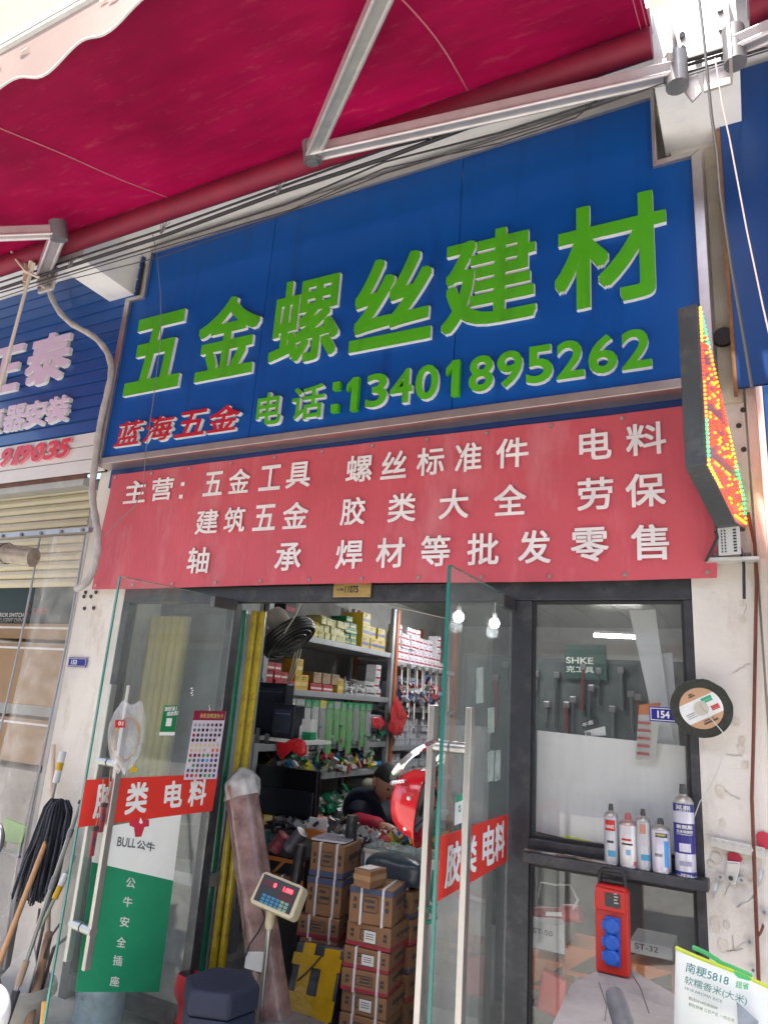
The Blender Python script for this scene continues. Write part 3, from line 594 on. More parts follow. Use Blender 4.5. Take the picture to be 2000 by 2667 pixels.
# number plates
navy = M('plate_navy', (.012, .012, .24), .3, coat=.3); 
def plate(a, b, Y, s_, label, wd, cat='number plate'):
    A = atY(*a, Y); B = atY(*b, Y); t = T('number_plate', ((A.x+B.x)/2, Y, B.z), label, cat)
    O('plate', MB().box((A.x, Y, B.z), (B.x, Y+.004, A.z)), navy, t, bevel=.002)
    m = MB(); e = .005
    for p, q in (((A.x+e, B.z+e), (B.x-e, B.z+e+.0025)), ((A.x+e, A.z-e-.0025), (B.x-e, A.z-e)), ((A.x+e, B.z+e+.0025), (A.x+e+.0025, A.z-e-.0025)), ((B.x-e-.0025, B.z+e+.0025), (B.x-e, A.z-e-.0025))): m.box((p[0], Y-.0015, p[1]), (q[0], Y, q[1]))
    O('border', m, wpr, t); m = MB(); hh = (A.z-B.z)*.5; text(m, s_, (A.x+(B.x-A.x)*wd, Y-.0016, (A.z+B.z)/2-hh/2), (1, 0, 0), (0, 0, 1), (B.x-A.x)*.3, hh, 0, .03); O('lettering', m, wpr, t); return t
plate((179, 1712), (223, 1739), -.014, '153', 'small navy number plate reading 153 on the left pillar', .2)
# dark drill holes in the left pillar
hol = M('hole', (.06, .05, .045), .9)
hl = T('drill_holes', (atY(225, 1560).x, -.006, 2), 'cluster of dark drilled screw holes in the left white pillar', 'hole')
for x, y in ((223, 1542), (250, 1542), (219, 1553), (237, 1553), (220, 1584), (244, 1583)):
    p = atY(x, y, -.004); O('hole', MB().prism([p+V((.012*math.cos(k), -.004, .009*math.sin(k)-(.006 if k > 4 else 0))) for k in [j*.785 for j in range(8)]], (0, .006, 0)), hol, hl)
# ================================================================== RIGHT SIDE: neighbour sign, LED blade sign
rs = T('blue_sign', (.8, -.06, 3), 'plain blue fascia sign on the next shop, beyond the white bracket', 'shop sign')
xq = atY(1893, 600, -.08).x
O('panel', MB().box((xq, -.08, 2.99), (1.6, -.06, 4.6)), M('sign_blue2', (.0, .05, .22), .35, var=.15, scale=3), rs)
O('frame_rail', MB().box((xq-.016, -.085, 2.97), (xq-.001, -.03, 4.3)), M('rusty_edge', (.25, .12, .05), .8, var=.4, scale=12), rs)
O('blue_board', MB().box((.085, -.12, 2.1), (1.6, -.09, 2.965)), M('sign_blue3', (.0, .06, .26), .4, var=.1), None, 'lower blue board on the next shop, below its fascia sign', 'board')
O('channel', MB().box((.06, -.13, 1.75), (.083, -.01, 2.96)), M('channel_pink', (.62, .52, .5), .5, .1, var=.1), None, 'pale metal channel edging the lower blue board', 'metal channel')
LW = V((-.012, -.03, 0)); LF = V((-.122, -.45, 0)); ld = (LF-LW); ln = V((ld.y, -ld.x, 0)).normalized()  # ln points to the shop side
if ln.x > 0: ln = -ln
zt_ = atY(1810, 788, -.45).z; zk = atY(1836, 1208, -.45).z; zl = atY(1893, 1365, -.16).z
kb = .3
zb_ = atY(1926, 1290, -.03).z
lo = [LW+V((0, 0, zb_)), LF+V((0, 0, zt_)), LF+V((0, 0, zk)), LW+ld*kb+V((0, 0, zl)), LW+V((0, 0, zl-.0))]
ls = T('led_blade_sign', (LW.x, LW.y, zl), 'dark grey projecting LED sign with glowing red and green dots', 'LED sign')
O('case', MB().prism(lo, ln*.075), M('case_grey', (.07, .08, .085), .5, .3, var=.2, dirt=(.2, .2, .2), damt=.5, dscale=12), ls, bevel=.004)
fo = -ln
O('face', MB().prism([p+fo*.0005+(sum(lo, V())/5-p)*.03 for p in lo], fo*.003), M('led_face', (.35, .2, .22), .3), ls)
dots = {'r': MB(), 'o': MB(), 'g': MB(), 'y': MB()}
def inside(s, z):
    if z > zb_+(zt_-zb_)*s-.03 or s < .03 or s > .97: return False
    if z < zk: return s < 1-(1-kb)*(zk-z)/(zk-zl)-.05 and z > zl+.02
    return True
def dot(s, z, c): dots[c].ball(LW+ld*s+V((0, 0, z))+fo*.006, .0062, 6, 4)
rnd = random.Random(3)
ring = [(.03, zb_-.02), (.97, zt_-.02), (.97, zk), (kb+.03, zl+.03), (.03, zl+.03), (.03, zb_-.02)]
k = 0
for (s0, q0), (s1, q1) in zip(ring, ring[1:]):
    L_ = math.hypot((s1-s0)*ld.length, q1-q0); n = int(L_/.017)
    for i in range(n): dot(s0+(s1-s0)*i/n, q0+(q1-q0)*i/n, 'gyro'[(k//9) % 4]); k += 1
vs, fs, _ = TX('五', .01); 
for gi, g in enumerate(('五', '金', '建', '材')):       # characters drawn in dots
    zc = zt_-.06-.19*gi
    for a in range(16):
        for b_ in range(9):
            s = .14+.72*a/15; z = zc-.13*b_/8
            if inside(s, z) and rnd.random() < (.8 if (a % 5 in (0, 1) or b_ % 3 == 0) else .1): dot(s, z, 'r' if rnd.random() < .7 else 'o')
for c, col, e in (('r', (1, .03, .01), 1.6), ('o', (1, .16, .01), 1.6), ('g', (.05, 1, .15), 1.3), ('y', (1, .45, .03), 1.3)):
    O('led_dots', dots[c], M('led_'+c, col, .4, emit=e, var=0), ls, kind='stuff')
pf = MB(); q = LW+ld*.2+V((0, 0, zl)); w0 = q+ln*.0375
O('hanger', MB().obox(w0+V((0, 0, -.055)), ld.normalized()*.004, ln*.04, V((0, 0, .055))), M('perforated', (.62, .62, .6), .5, .4), ls)
sl = MB()
for r_ in range(8):
    for cc, wd in ((-.022, .012), (.014, .005), (.026, .005)): sl.obox(w0+V((0, 0, -.012-.012*r_))+ln*cc+ld.normalized()*.0045, ld.normalized()*.001, ln*wd*.5, V((0, 0, .0035)))
O('slot', sl, M('dark', (.03, .03, .03)), ls, kind='stuff')
O('foot', MB().box((w0.x-.09, -.09, zl-.128), (w0.x+.1, -.01, zl-.115)), M('perforated', (.62, .62, .6)), ls)
for dx in (-.05, .06): O('bolt', MB().cyl((w0.x+dx, -.06, zl-.115), (w0.x+dx, -.06, zl-.095), .013, 6), armdk, ls)
cab([(1863, 1382), (1868, 1400), (1850, 1440), (1838, 1462)], .006, 'short black lead under the LED sign hanger', -.1)
cab([(1903, 1335), (1915, 1380), (1928, 1430), (1937, 1470), (1938, 1560)], .006, 'black power lead running down beside the LED sign foot', -.05)
O('cable_hole', MB().cyl((-.045, -.045, atY(1868, 890).z), (-.045, -.02, atY(1868, 890).z), .042, 16), M('hole_black', (.015, .01, .01), .5), None, 'round black rubber grommet in the stained plaster strip', 'grommet')
for i, (x, y) in enumerate(((1935, 1067), (1924, 1108), (1937, 1170))): O('anchor_hole', MB().cyl(atY(x, y, -.006), atY(x, y, -.001)+V((0, .003, 0)), .011, 10), hol, None, ['drilled anchor hole above the others by the LED sign', 'drilled anchor hole, second down by the LED sign', 'ringed anchor hole, lowest of three by the LED sign'][i], 'hole')
# ================================================================== GLASS DOORS
class Pl:
    """a door leaf plane: photo pixel -> point on it, pushed off by e towards the viewer"""
    def __init__(s, H, F):
        s.H = V(H); s.d = (V(F)-s.H).normalized(); s.n = s.d.cross(V((0, 0, 1))).normalized()
        if (CAM-s.H).dot(s.n) < 0: s.n = -s.n
    def q(s, x, y, e=.008): return atPl(x, y, s.H + s.n*e, s.n)
    def poly(s, pts, e=.0075, th=.0012): return MB().prism([s.q(x, y, e) for x, y in pts], s.n*th)
    def text(s, mb, st, lb, rb, lt, e=.0102, bold=.03, mi=0):
        o = s.q(*lb, e); a = s.q(*rb, e)-o; b = s.q(*lt, e)-o; return text(mb, st, o, a, b, a.length, b.length, 0, bold, mi)
dst = M('door_steel', (.46, .45, .43), .3, .9, var=.08, scale=10); drk = M('clamp_dark', (.13, .125, .12), .35, .7, var=.15)
sred = M('sticker_red', (.66, .035, .022), .45, var=.05, scale=3); swht = M('sticker_white', (.8, .8, .77), .5, var=.03)
edge = M('glass_edge', (.02, .16, .13), .15, spec=.7)
def door(Hx, free, label):
    zt = 2.126; F = atZ(*free, zt); H = V((Hx, -.012, zt)); P = Pl(H, F); wd = (V((F.x, F.y, zt))-H).length
    t = T('glass_door', (Hx, -.012, 0), label, 'door')
    c = (H+F)/2; hz = (zt-.03)/2; cz = .03+hz
    O('pane', MB().obox((c.x, c.y, cz), P.d*(wd/2-.002), P.n*.006, (0, 0, hz)), doorglass, t)
    O('glass_edge', MB().obox(V((F.x, F.y, cz))+P.d*.0015, P.d*.003, P.n*.0062, (0, 0, hz)), edge, t)
    O('glass_edge', MB().obox(V((c.x, c.y, zt+.001)), P.d*(wd/2-.002), P.n*.0062, (0, 0, .001)), edge, t)
    for z in (zt-.03, .07): O('clamp', MB().obox(H+P.d*.075+V((0, 0, z-zt)), P.d*.085, P.n*.017, (0, 0, .028)), drk, t, bevel=.003)
    return t, P
def handle(t, P, top, bot, so_, xw=.012):
    """square steel pull on both faces of the leaf with a round standoff"""
    for sgn, e in ((1, .07), (-1, -.07)):
        a = P.q(*top, .07)+P.n*(e-.07); b = P.q(*bot, .07)+P.n*(e-.07); b = V((a.x, a.y, b.z))
        h = O('handle', MB().obox((a+b)/2, P.d*xw, P.n*.011, (0, 0, (a.z-b.z)/2)), dst, t, bevel=.003)
        for z in so_:
            zz = P.q(*z, .07).z; c = V((a.x, a.y, zz)); O('standoff', MB().cyl(c-P.n*e*.93, c+P.n*.012*sgn, .02, 18), dst, h, smooth=True)
xh = atY(612, 1574, -.012).x; xh2 = atY(1332, 1572, -.012).x
ld_, PL = door(xh, (313, 1501), 'left glass door leaf swung open with red strip and green poster')
rd_, PR = door(xh2, (1171, 1472), 'right glass door leaf swung open with orange lit red strip and steel pull')
handle(ld_, PL, (341, 1786), (226, 2527), [(236, 2428), (330, 1990)], .016); handle(rd_, PR, (1226, 1843), (1188, 2790), [(1215, 1952)], .021)
# left leaf: red strip, green and white poster, small flyers
rsL = O('red_strip', PL.poly([(223, 2032), (568, 2015), (552, 2113), (202, 2156)]), sred, ld_, label='red strip with white characters for glue and electrical goods')
m = MB(); ST = [('胶', (240, 2135), (296, 2125), (253, 2040)), ('类', (323, 2124), (380, 2117), (334, 2040)), ('电', (425, 2108), (472, 2102), (432, 2036)), ('料', (487, 2103), (533, 2097), (497, 2032))]
for c, a, b, d_ in ST: m = MB(); PL.text(m, c, a, b, d_); O('lettering', m, swht, rsL)
gp = O('poster', PL.poly([(244, 2160), (472, 2120), (451, 2295), (239, 2246)], .0068), M('poster_white2', (.8, .83, .78), .5, var=.05), ld_, label='white upper half of the socket poster')
gq = O('poster', PL.poly([(239, 2246), (451, 2295), (414, 2585), (196, 2585)], .0066), M('poster_green', (.015, .25, .12), .4, var=.15, scale=3), ld_, label='green lower half of the socket poster')
m = MB(); PL.text(m, 'BULL', (304, 2205), (352, 2210), (308, 2180), .0092, .02); O('lettering', m, M('print_grey', (.12, .13, .14), .5), gp)
m = MB(); PL.text(m, '公牛', (355, 2211), (402, 2221), (358, 2187), .0092, .02); O('lettering', m, M('print_grey', (.12, .13, .14), .5), gp)
O('logo', PL.poly([(337, 2140), (352, 2136), (366, 2133), (388, 2136), (388, 2153), (376, 2155), (368, 2180), (352, 2181), (349, 2156), (337, 2151)], .009), M('logo_red', (.55, .03, .06), .4, var=.2, scale=20), gp)
O('logo', PL.poly([(362, 2143), (366, 2130), (372, 2143), (367, 2147)], .0104), swht, gp)
for c, x, y in (('公', 340, 2300), ('牛', 332, 2350), ('安', 324, 2402), ('全', 315, 2455), ('插', 306, 2503), ('座', 298, 2557)):
    m = MB(); PL.text(m, c, (x-13, y+12), (x+11, y+15), (x-10, y-15), .009, .018); O('lettering', m, M('print_pale', (.62, .68, .62), .5), gq)
fy = O('flyer', PL.poly([(427, 1838), (464, 1838), (455, 1907), (416, 1907)]), M('flyer_green', (.01, .2, .06), .4, var=.1), ld_, label='small green flyer asking to add a friend')
O('flyer', PL.poly([(416, 1907), (455, 1907), (454, 1916), (415, 1916)]), swht, ld_); O('flyer', PL.poly([(434, 1871), (448, 1871), (445, 1892), (431, 1892)], .009), swht, ld_)
for s_, a, b, d_ in (('加好友！', (428, 1853), (460, 1851), (429, 1841)), ('成会员！', (434, 1866), (464, 1863), (435, 1854))): m = MB(); PL.text(m, s_, a, b, d_, .0092, .03); O('lettering', m, swht, fy)
O('warning_sticker', PL.poly([(335, 2013), (345, 1993), (361, 2005), (352, 2011)], .0085), M('warn_yellow', (.6, .45, .02), .4), ld_)
for i in range(4): O('scuff', PL.poly([(494+4*(i % 2), 1793+6*i), (503+3*(i % 2), 1791+6*i), (500, 1796+6*i)], .0072, .0003), swht, ld_)
# right leaf
rsR = O('red_strip', PR.poly([(1147, 2179), (1322, 2121), (1319, 2245), (1139, 2349)]), sred, rd_, label='red strip with white characters across the right leaf')
for c, a, b, d_ in (('胶', (1157, 2318), (1197, 2297), (1164, 2200)), ('类', (1205, 2290), (1240, 2271), (1208, 2185)), ('电', (1255, 2265), (1287, 2249), (1258, 2155)), ('料', (1288, 2248), (1313, 2232), (1290, 2148))):
    m = MB(); PR.text(m, c, a, b, d_); O('lettering', m, swht, rsR)
O('check_sticker', PR.poly([(1186, 2076), (1205, 2070), (1203, 2143), (1183, 2151)], .0075), swht, rd_); O('check_sticker', PR.poly([(1187, 2074), (1205, 2067), (1205, 2085), (1186, 2092)], .0088), M('sticker_green', (.01, .32, .17), .4), rd_)
cc = PR.q(1197, 2107, .0092); O('check_sticker', MB().lathe(cc, [(.012, 0), (.012, .001)], 18, PR.n), M('sticker_green', (.01, .32, .17), .4), rd_)
m = MB(); PR.text(m, '√', (1193, 2112), (1201, 2109), (1193, 2103), .0108, .05); O('check_sticker', m, swht, rd_)
for a in ([(1270, 1845), (1287, 1842), (1287, 1908), (1271, 1911)], [(1269, 1960), (1287, 1955), (1285, 2035), (1269, 2037)], [(1290, 1956), (1304, 1953), (1302, 2032), (1288, 2036)], [(1240, 1740), (1258, 1737), (1258, 1830), (1240, 1833)]):
    O('tape_patch', PR.poly(a, .0072, .0006), FILM('tape_patch', (.5, .58, .52), .45, .4, .05), rd_)
# ---- things hung on the leaves
cardc = [(507, 1851), (588, 1853), (563, 2029), (478, 2032)]
cc_ = T('colour_card', PL.q(520, 2030, .012), 'paint colour chart card with rows of dots hung on the glass door', 'colour chart')
O('card', PL.poly(cardc, .014, .002), M('card_pale', (.66, .58, .66), .4, var=.04), cc_)
O('card_head', PL.poly([(507, 1851), (588, 1853), (584, 1877), (502, 1876)], .0165, .0006), M('card_maroon', (.24, .01, .04), .4), cc_)
m = MB(); PL.text(m, '永虹自喷漆色卡', (520, 1871), (581, 1872), (521, 1858), .0175, .02); O('lettering', m, M('print_gold', (.6, .4, .15), .5), cc_)
rows = ['gggddkk', 'ddkkgdd', 'rkddkkk', 'kkkkkkw', 'yyyyyyy', 'syyswoo', 'rkrggrd', 'gdtbcbk', 'wgddddk', 'ddddkdd', 'rrokggb']
cm = {'g': (.3, .32, .32), 'd': (.09, .1, .11), 'k': (.02, .02, .025), 'r': (.35, .02, .03), 'w': (.7, .7, .68), 'y': (.65, .55, .28), 's': (.6, .42, .3), 'o': (.65, .15, .03), 't': (.05, .25, .22), 'b': (.02, .1, .4), 'c': (.08, .4, .5)}
cm['g2'] = (.05, .3, .06)
for r_, row in enumerate(rows):
    for c_, ch in enumerate(row):
        v = (r_+.9)/(len(rows)+.6); u = (c_+.7)/7.4
        x = (503+(478-503)*v)*(1-u)+(584+(563-584)*v)*u; y = 1877+(2030-1877)*v
        p = PL.q(x, y, .0162); O('colour_dot', MB().lathe(p, [(.0088, 0), (.0088, .0012)], 9, PL.n), M('dot_'+('g2' if ch == 'g' and r_ > 5 else ch), cm['g2' if ch == 'g' and r_ > 5 else ch], .35, var=.05), cc_)
O('hook', MB().tube([PL.q(546, 1852, .016), PL.q(546, 1842, .02), PL.q(543, 1838, .01), PL.q(549, 1836, .008)], .002, 6), dst, cc_)
# coil of brass wire in a clear bag on the left pull
cw = PL.q(330, 1920, .1); wc = T('wire_coil', cw-V((0, 0, .12)), 'coil of brass wire in a clear plastic bag hung on the door pull', 'wire coil')
br = M('brass_wire', (.5, .3, .08), .3, .9)
for k in range(5):
    pts = [cw + PL.d*((.062+.002*k)*math.cos(a*.3)) + V((0, 0, (.088+.0022*k)*math.sin(a*.3)-.01)) + PL.n*(.006*math.sin(a*.6+k)) for a in range(22)]
    O('wire', MB().tube(pts, .0018, 5), br, wc)
bagm = FILM('bag_film', (.85, .85, .85), .28, .12, .9)
def bag(u, v):
    a = u*2*math.pi; z = .15-.3*v; r_ = .085*(math.sin(math.pi*min(1, .12+v*.9)))**.6+.008
    return cw + PL.d*(r_*math.cos(a)*(1+.08*math.sin(7*v+a*3))) + PL.n*(.03*math.sin(a)*(1+.2*math.sin(9*v))) + V((0, 0, z+.01*math.sin(a*4)))
O('bag', MB().grid(bag, 28, 18), bagm, wc, smooth=2)
O('price_tag', MB().obox(PL.q(313, 1886, .14), PL.d*.026, PL.n*.0008, V((0, 0, .016))+PL.d*.002), M('tag_red', (.55, .03, .03), .4), wc)
m = MB(); o_ = PL.q(322, 1880, .142); text(m, '10', o_, PL.q(303, 1878, .142)-o_, V((0, 0, -1)), .026, .018, 0, .03); O('lettering', m, swht, wc)
# two utility knives dangling from the pull
for i, (x, y) in enumerate(((267, 2130), (243, 2192))):
    p = PL.q(x, y, .09); t = T('utility_knife', p-V((0, 0, .07)), ['dark red utility knife dangling by string, upper of the pair', 'dark red utility knife dangling lower behind the door pull'][i], 'knife')
    O('body', MB().obox(p, PL.d*.012, PL.n*.006, (0, 0, .06)), M('knife_red', (.2, .03, .04), .35), t, bevel=.004)
    O('grip', MB().obox(p+V((0, 0, .05)), PL.d*.0125, PL.n*.0065, (0, 0, .008)), M('dark', (.03, .03, .03)), t)
    O('slider', MB().obox(p+PL.n*.007, PL.d*.004, PL.n*.002, (0, 0, .015)), M('knife_dark', (.04, .03, .06)), t)
    O('string', MB().tube([p+V((0, 0, .06)), p+V((.01, 0, .12)), p+V((.0, 0, .2+.05*i))], .002, 5), M('string_brown', (.35, .22, .12), .8), t)
# ---- hung on the right leaf's inner pull: hose clamps, red helmet, spring
ins = -PR.n
def qr(x, y, e): return atPl(x, y, PR.H + ins*e, PR.n)
ch_ = T('hose_clamps', qr(1100, 2010, .12), 'bunch of shiny steel hose clamp rings hung on the door pull', 'hose clamps')
chrome = M('chrome', (.72, .68, .66), .15, 1, var=.1, scale=30)
for k in range(5):
    c = qr(1096, 1985, .13)+V((0, -.02+.012*k, -.004*k)); ax = V((.2+.06*k, -.12, .95)).normalized(); e1 = V((.86, .3, -.1-.05*k)); e1 = (e1-ax*e1.dot(ax)).normalized(); e2 = ax.cross(e1); rr_ = .118-.006*k
    e1 = (_rt*.77+_up*.64).normalized(); e2 = _f*.9+(_rt*.64-_up*.77)*(.62+.12*k); e2 = (e2-e1*e2.dot(e1)).normalized(); nn = e1.cross(e2); m = MB(); n = 40
    for i in range(n):
        a = 2*math.pi*i/n; a2 = 2*math.pi*(i+1)/n
        p0 = c+e1*math.cos(a)*rr_+e2*math.sin(a)*rr_; p1 = c+e1*math.cos(a2)*rr_+e2*math.sin(a2)*rr_
        m.quad(p0-nn*.007, p1-nn*.007, p1+nn*.007, p0+nn*.007)
    O('ring', m, chrome, ch_); s_ = c-e1*rr_
    O('screw', MB().cyl(s_-e2*.012, s_+e2*.014, .008, 8), chrome, ch_, smooth=True)
hc = qr(1104, 2098, .16); hx = V((.92, .12, -.15)).normalized()
hm = T('safety_helmet', hc-V((0, 0, .14)), 'glossy red safety helmet hung by its rim below the steel rings', 'helmet')
hr = M('helmet_red', (.62, .012, .02), .18, var=.04, coat=.6); prof = [(r_*.93, h_*.93) for r_, h_ in ((.001, -.13), (.05, -.125), (.085, -.105), (.112, -.06), (.12, -.02), (.124, 0), (.142, .004), (.142, .01), (.12, .008), (.108, -.05), (.08, -.095), (.001, -.118))]
m = MB().lathe(hc, prof, 36, hx, cap=False)
for p in m.v:
    rel = p-hc; p += V((0, 0, 1))*(rel.z*.12)
O('shell', m, hr, hm, smooth=True)
O('liner', MB().lathe(hc, [(.097, -.004), (.09, -.05), (.07, -.08), (.01, -.095)], 28, hx, cap=False), M('liner_grey', (.32, .3, .27), .8, var=.25), hm, smooth=True)
e1 = hx.orthogonal().normalized(); e2 = hx.cross(e1)
for a in range(6): O('rivet', MB().ball(hc+hx*-.03+(e1*math.cos(a*1.05)+e2*math.sin(a*1.05))*.113, .008, 10, 6), swht, hm, smooth=True)
O('strap', MB().tube([hc+e1*.1, hc+hx*.06+e2*.03, hc-e1*.1], .006, 6, flat=.4), M('dark', (.03, .03, .03)), hm)
a = qr(1147, 1972, .1); b = qr(1098, 2125, .2); d = (b-a); L_ = d.length; d.normalize(); e1 = d.orthogonal().normalized(); e2 = d.cross(e1)
O('coil_spring', MB().tube([a+d*L_*i/520+(e1*math.cos(i*.5)+e2*math.sin(i*.5))*.0105 for i in range(521)], .0017, 5), M('spring_dark', (.12, .12, .13), .35, .8), None, 'long dark coil spring hung in front of the red helmet', 'spring', smooth=2)
# green bungee wound on the inner pull
gb = M('rope_green', (.01, .16, .09), .5, var=.2)
a = qr(1135, 2150, .075)
for k, (x, y) in enumerate(((1128, 2192), (1113, 2390))):
    c = qr(x, y, .07); O('green_strap', MB().tube([c+PR.d*.03*math.cos(t*.6)+PR.n*.03*math.sin(t*.6)+V((0, 0, .004*t-.01)) for t in range(14)]+[c+PR.d*-.02+V((0, 0, .05)), c+PR.d*-.035+V((0, 0, .14))], .006, 7), gb, None, ['green strap knotted round the inner door pull, upper knot', 'green strap knotted round the inner door pull, lower knot'][k], 'strap', smooth=True)
# brass door number above the doorway
A = atY(871, 1517, -.012); B = atY(965, 1555, -.012)
t = T('door_number', ((A.x+B.x)/2, -.012, B.z), 'small brass plate reading 11075 above the doorway', 'number plate')
O('plate', MB().box((A.x, -.016, B.z), (B.x, -.002, A.z+.03)), M('brass_plate', (.5, .33, .12), .4, .6, var=.2, scale=12), t, bevel=.002)
m = MB(); text(m, '11075', (A.x+.07, -.0175, (A.z+B.z)/2-.018), (1, 0, 0), (0, 0, 1), .078, .036, 0, .03); O('lettering', m, M('print_black', (.02, .018, .015), .5), t)
m = MB(); text(m, '十三街', (A.x+.018, -.0175, (A.z+B.z)/2-.008), (1, 0, 0), (0, 0, 1), .042, .015, 0, .02); O('lettering', m, M('print_black', (.02, .018, .015), .5), t)
for x in (A.x+.008, B.x-.008): O('screw', MB().cyl((x, -.019, B.z+.009), (x, -.016, B.z+.009), .003, 8), armdk, t)
# ================================================================== INSIDE THE SHOP
shelfm = M('shelf_grey', (.3, .31, .33), .5, .3, var=.12); orange = M('post_orange', (.36, .09, .02), .5, var=.15)
SXF = -3.0
def shelving(y0, y1, zs, label, pm, name='shelf_unit'):
    t = T(name, (SXF-.22, (y0+y1)/2, .08), label, 'shelf')
    for z in zs: O('shelf', MB().box((SXF-.46, y0, z-.045), (SXF, y1, z)), shelfm, t, bevel=.003)
    for y in (y0-.03, y1+.03):
        for x in (SXF-.46, SXF-.03): O('post', MB().box((x, y-.026, .08), (x+.035, y+.026, 2.5)), pm, t)
    return t
DZ = .84
zs1 = (2.09, 1.69, 1.31, 1.09, .78, .45); zs2 = (2.03, 1.62, 1.27, .95, .6)
shelving(.95, 2.82, zs1, 'grey steel shelf unit packed with small cartons behind the wall fan', shelfm)
shelving(2.96, 4.4, zs2, 'shelf unit with orange posts holding white boxes deep in the shop', orange)
rnd = random.Random(11)
def proto(nm, sx, sy, sz, col, stripe=None, lab=None, cat='box', grp=None, stripe_z=(.25, .5)):
    """small goods box standing on the shelf, its printed band facing the room (+x)"""
    t = T(nm, (0, 0, -20), lab, cat, grp); r0 = V((0, 0, -20))
    O('carton', MB().box(r0+V((-sx, -sy/2, 0)), r0+V((0, sy/2, sz))), M('goods_'+nm+'_'+''.join('%02x' % int(c*99) for c in col), col, .5, var=.12, scale=20), t, bevel=.002)
    if stripe: O('band', MB().box(r0+V((0.0002, -sy*.44, sz*stripe_z[0])), r0+V((.0015, sy*.44, sz*stripe_z[1]))), M('goodsband_'+''.join('%02x' % int(c*99) for c in stripe), stripe, .5), t)
    for i in range(2): O('print', MB().box(r0+V((.0002, -sy*.38, sz*(.66+.13*i))), r0+V((.0013, sy*(-.1+.2*i), sz*(.71+.13*i)))), M('goods_ink', (.06, .06, .07), .6), t)
    return [t, sx, sy, sz, False]
def put(p, x, y, z, rot=0.0):
    t = p[0]
    if not p[4]: p[4] = True; o = t
    else:
        o = t.copy(); COL.objects.link(o)
        for ch in t.children: c = ch.copy(); COL.objects.link(c); c.parent = o
    o.location = (x, y, z); o.rotation_euler = (0, 0, rot); return o
def row(p, y0, y1, z, tiers, x=SXF-.02, jit=.02, skip=.08, stepped=True, where='the top shelf'):
    y = y0; col = 0
    while y+p[2] < y1:
        n = tiers if not stepped else max(1, tiers-rnd.randint(0, 1))
        for k in range(n):
            if k and rnd.random() < skip: break
            o = put(p, x-rnd.random()*jit-(0.01 if k % 2 else 0), y+p[2]/2+rnd.uniform(-.003, .003), z+.001+k*(p[3]+.001), rnd.uniform(-.05, .05))
            o['label'] = '%s, %s up in the %s column of %s' % (p[0].name.split('.')[0].replace('_', ' '), ORD[k], ORD[col], where)
        y += p[2]+.006+rnd.random()*.006; col += 1
yel = proto('yellow_carton', .14, .085, .06, (.5, .38, .03), (.6, .55, .2), 'small yellow hardware carton on the top grey shelf', grp='yellow cartons on the top shelf')
pyl = proto('cream_carton', .12, .075, .055, (.48, .46, .2), None, 'pale yellow hardware carton piled on the top grey shelf', grp='pale yellow cartons on the top shelf')
grn = proto('green_carton', .16, .1, .045, (.01, .17, .07), (.5, .42, .04), 'flat green carton stacked on the top grey shelf', grp='green cartons on the top shelf')
ybl = proto('yellow_blue_carton', .2, .14, .1, (.5, .36, .02), (.02, .04, .24), 'larger yellow carton with navy band on the top grey shelf', grp='yellow and navy cartons on the top shelf')
wrd = proto('white_red_box', .1, .1, .068, (.6, .58, .62), (.3, .02, .05), 'white box with red stripe in a tall stack by the orange post', grp='white red-striped boxes in tall stacks')
drk_ = proto('black_carton', .2, .13, .12, (.025, .025, .03), (.35, .04, .06), 'black tool carton with red band behind the wall fan', grp='black tool cartons behind the fan')
row(drk_, 1.0, 1.32, 2.09, 2, where='the top shelf by the fan'); row(yel, 1.34, 1.72, 2.09, 3, where='the top shelf by the fan'); row(pyl, 1.6, 2.02, 2.09, 3, SXF-.005, where='the top shelf by the fan'); row(grn, 2.0, 2.3, 2.09, 6, where='the top shelf by the fan'); row(ybl, 2.3, 2.8, 2.09, 3, where='the top shelf by the fan')
row(wrd, 2.97, 3.3, 2.03, 6, where='stacks beside the orange post'); row(wrd, 3.3, 4.2, 2.03, 5, where='stacks beyond the orange post'); row(wrd, 2.6, 2.8, 1.69, 4, where='second shelf near the post')
rdw = proto('red_white_carton', .12, .08, .055, (.42, .03, .04), (.62, .6, .58), 'red and white carton on the second grey shelf', grp='red and white cartons on the second shelf')
yl2 = proto('amber_carton', .12, .09, .11, (.52, .34, .03), (.6, .5, .25), 'upright amber carton on the second grey shelf', grp='amber cartons on the second shelf')
bxk = proto('kraft_carton', .16, .12, .08, (.3, .2, .12), None, 'small kraft carton left open on the second grey shelf', grp='kraft cartons on the second shelf')
gwh = proto('grey_white_carton', .12, .16, .06, (.5, .5, .5), (.05, .05, .06), 'long white carton lying on the second grey shelf', grp='long white cartons on the second shelf')
row(rdw, 1.0, 1.35, 1.69, 3, where='second shelf behind the fan'); row(yl2, 1.35, 1.6, 1.69, 2, where='second shelf near the fan'); row(rdw, 1.55, 1.95, 1.69, 1, where='second shelf beneath kraft cartons'); row(bxk, 1.6, 2.1, 1.75, 1, where='second shelf above red cartons'); row(yl2, 1.95, 2.12, 1.69, 2, where='second shelf past kraft cartons'); row(gwh, 2.1, 2.6, 1.69, 2, where='second shelf by the fittings')
blw = proto('blue_white_box', .11, .085, .055, (.45, .5, .62), (.03, .1, .3), 'blue and white box in neat stacks beyond the hanging bags', grp='blue and white boxes on the third shelf')
gyw = proto('pale_grey_box', .1, .075, .06, (.42, .42, .46), None, 'pale grey box in the dim stacks below the wrenches', grp='pale grey boxes on the lower shelves')
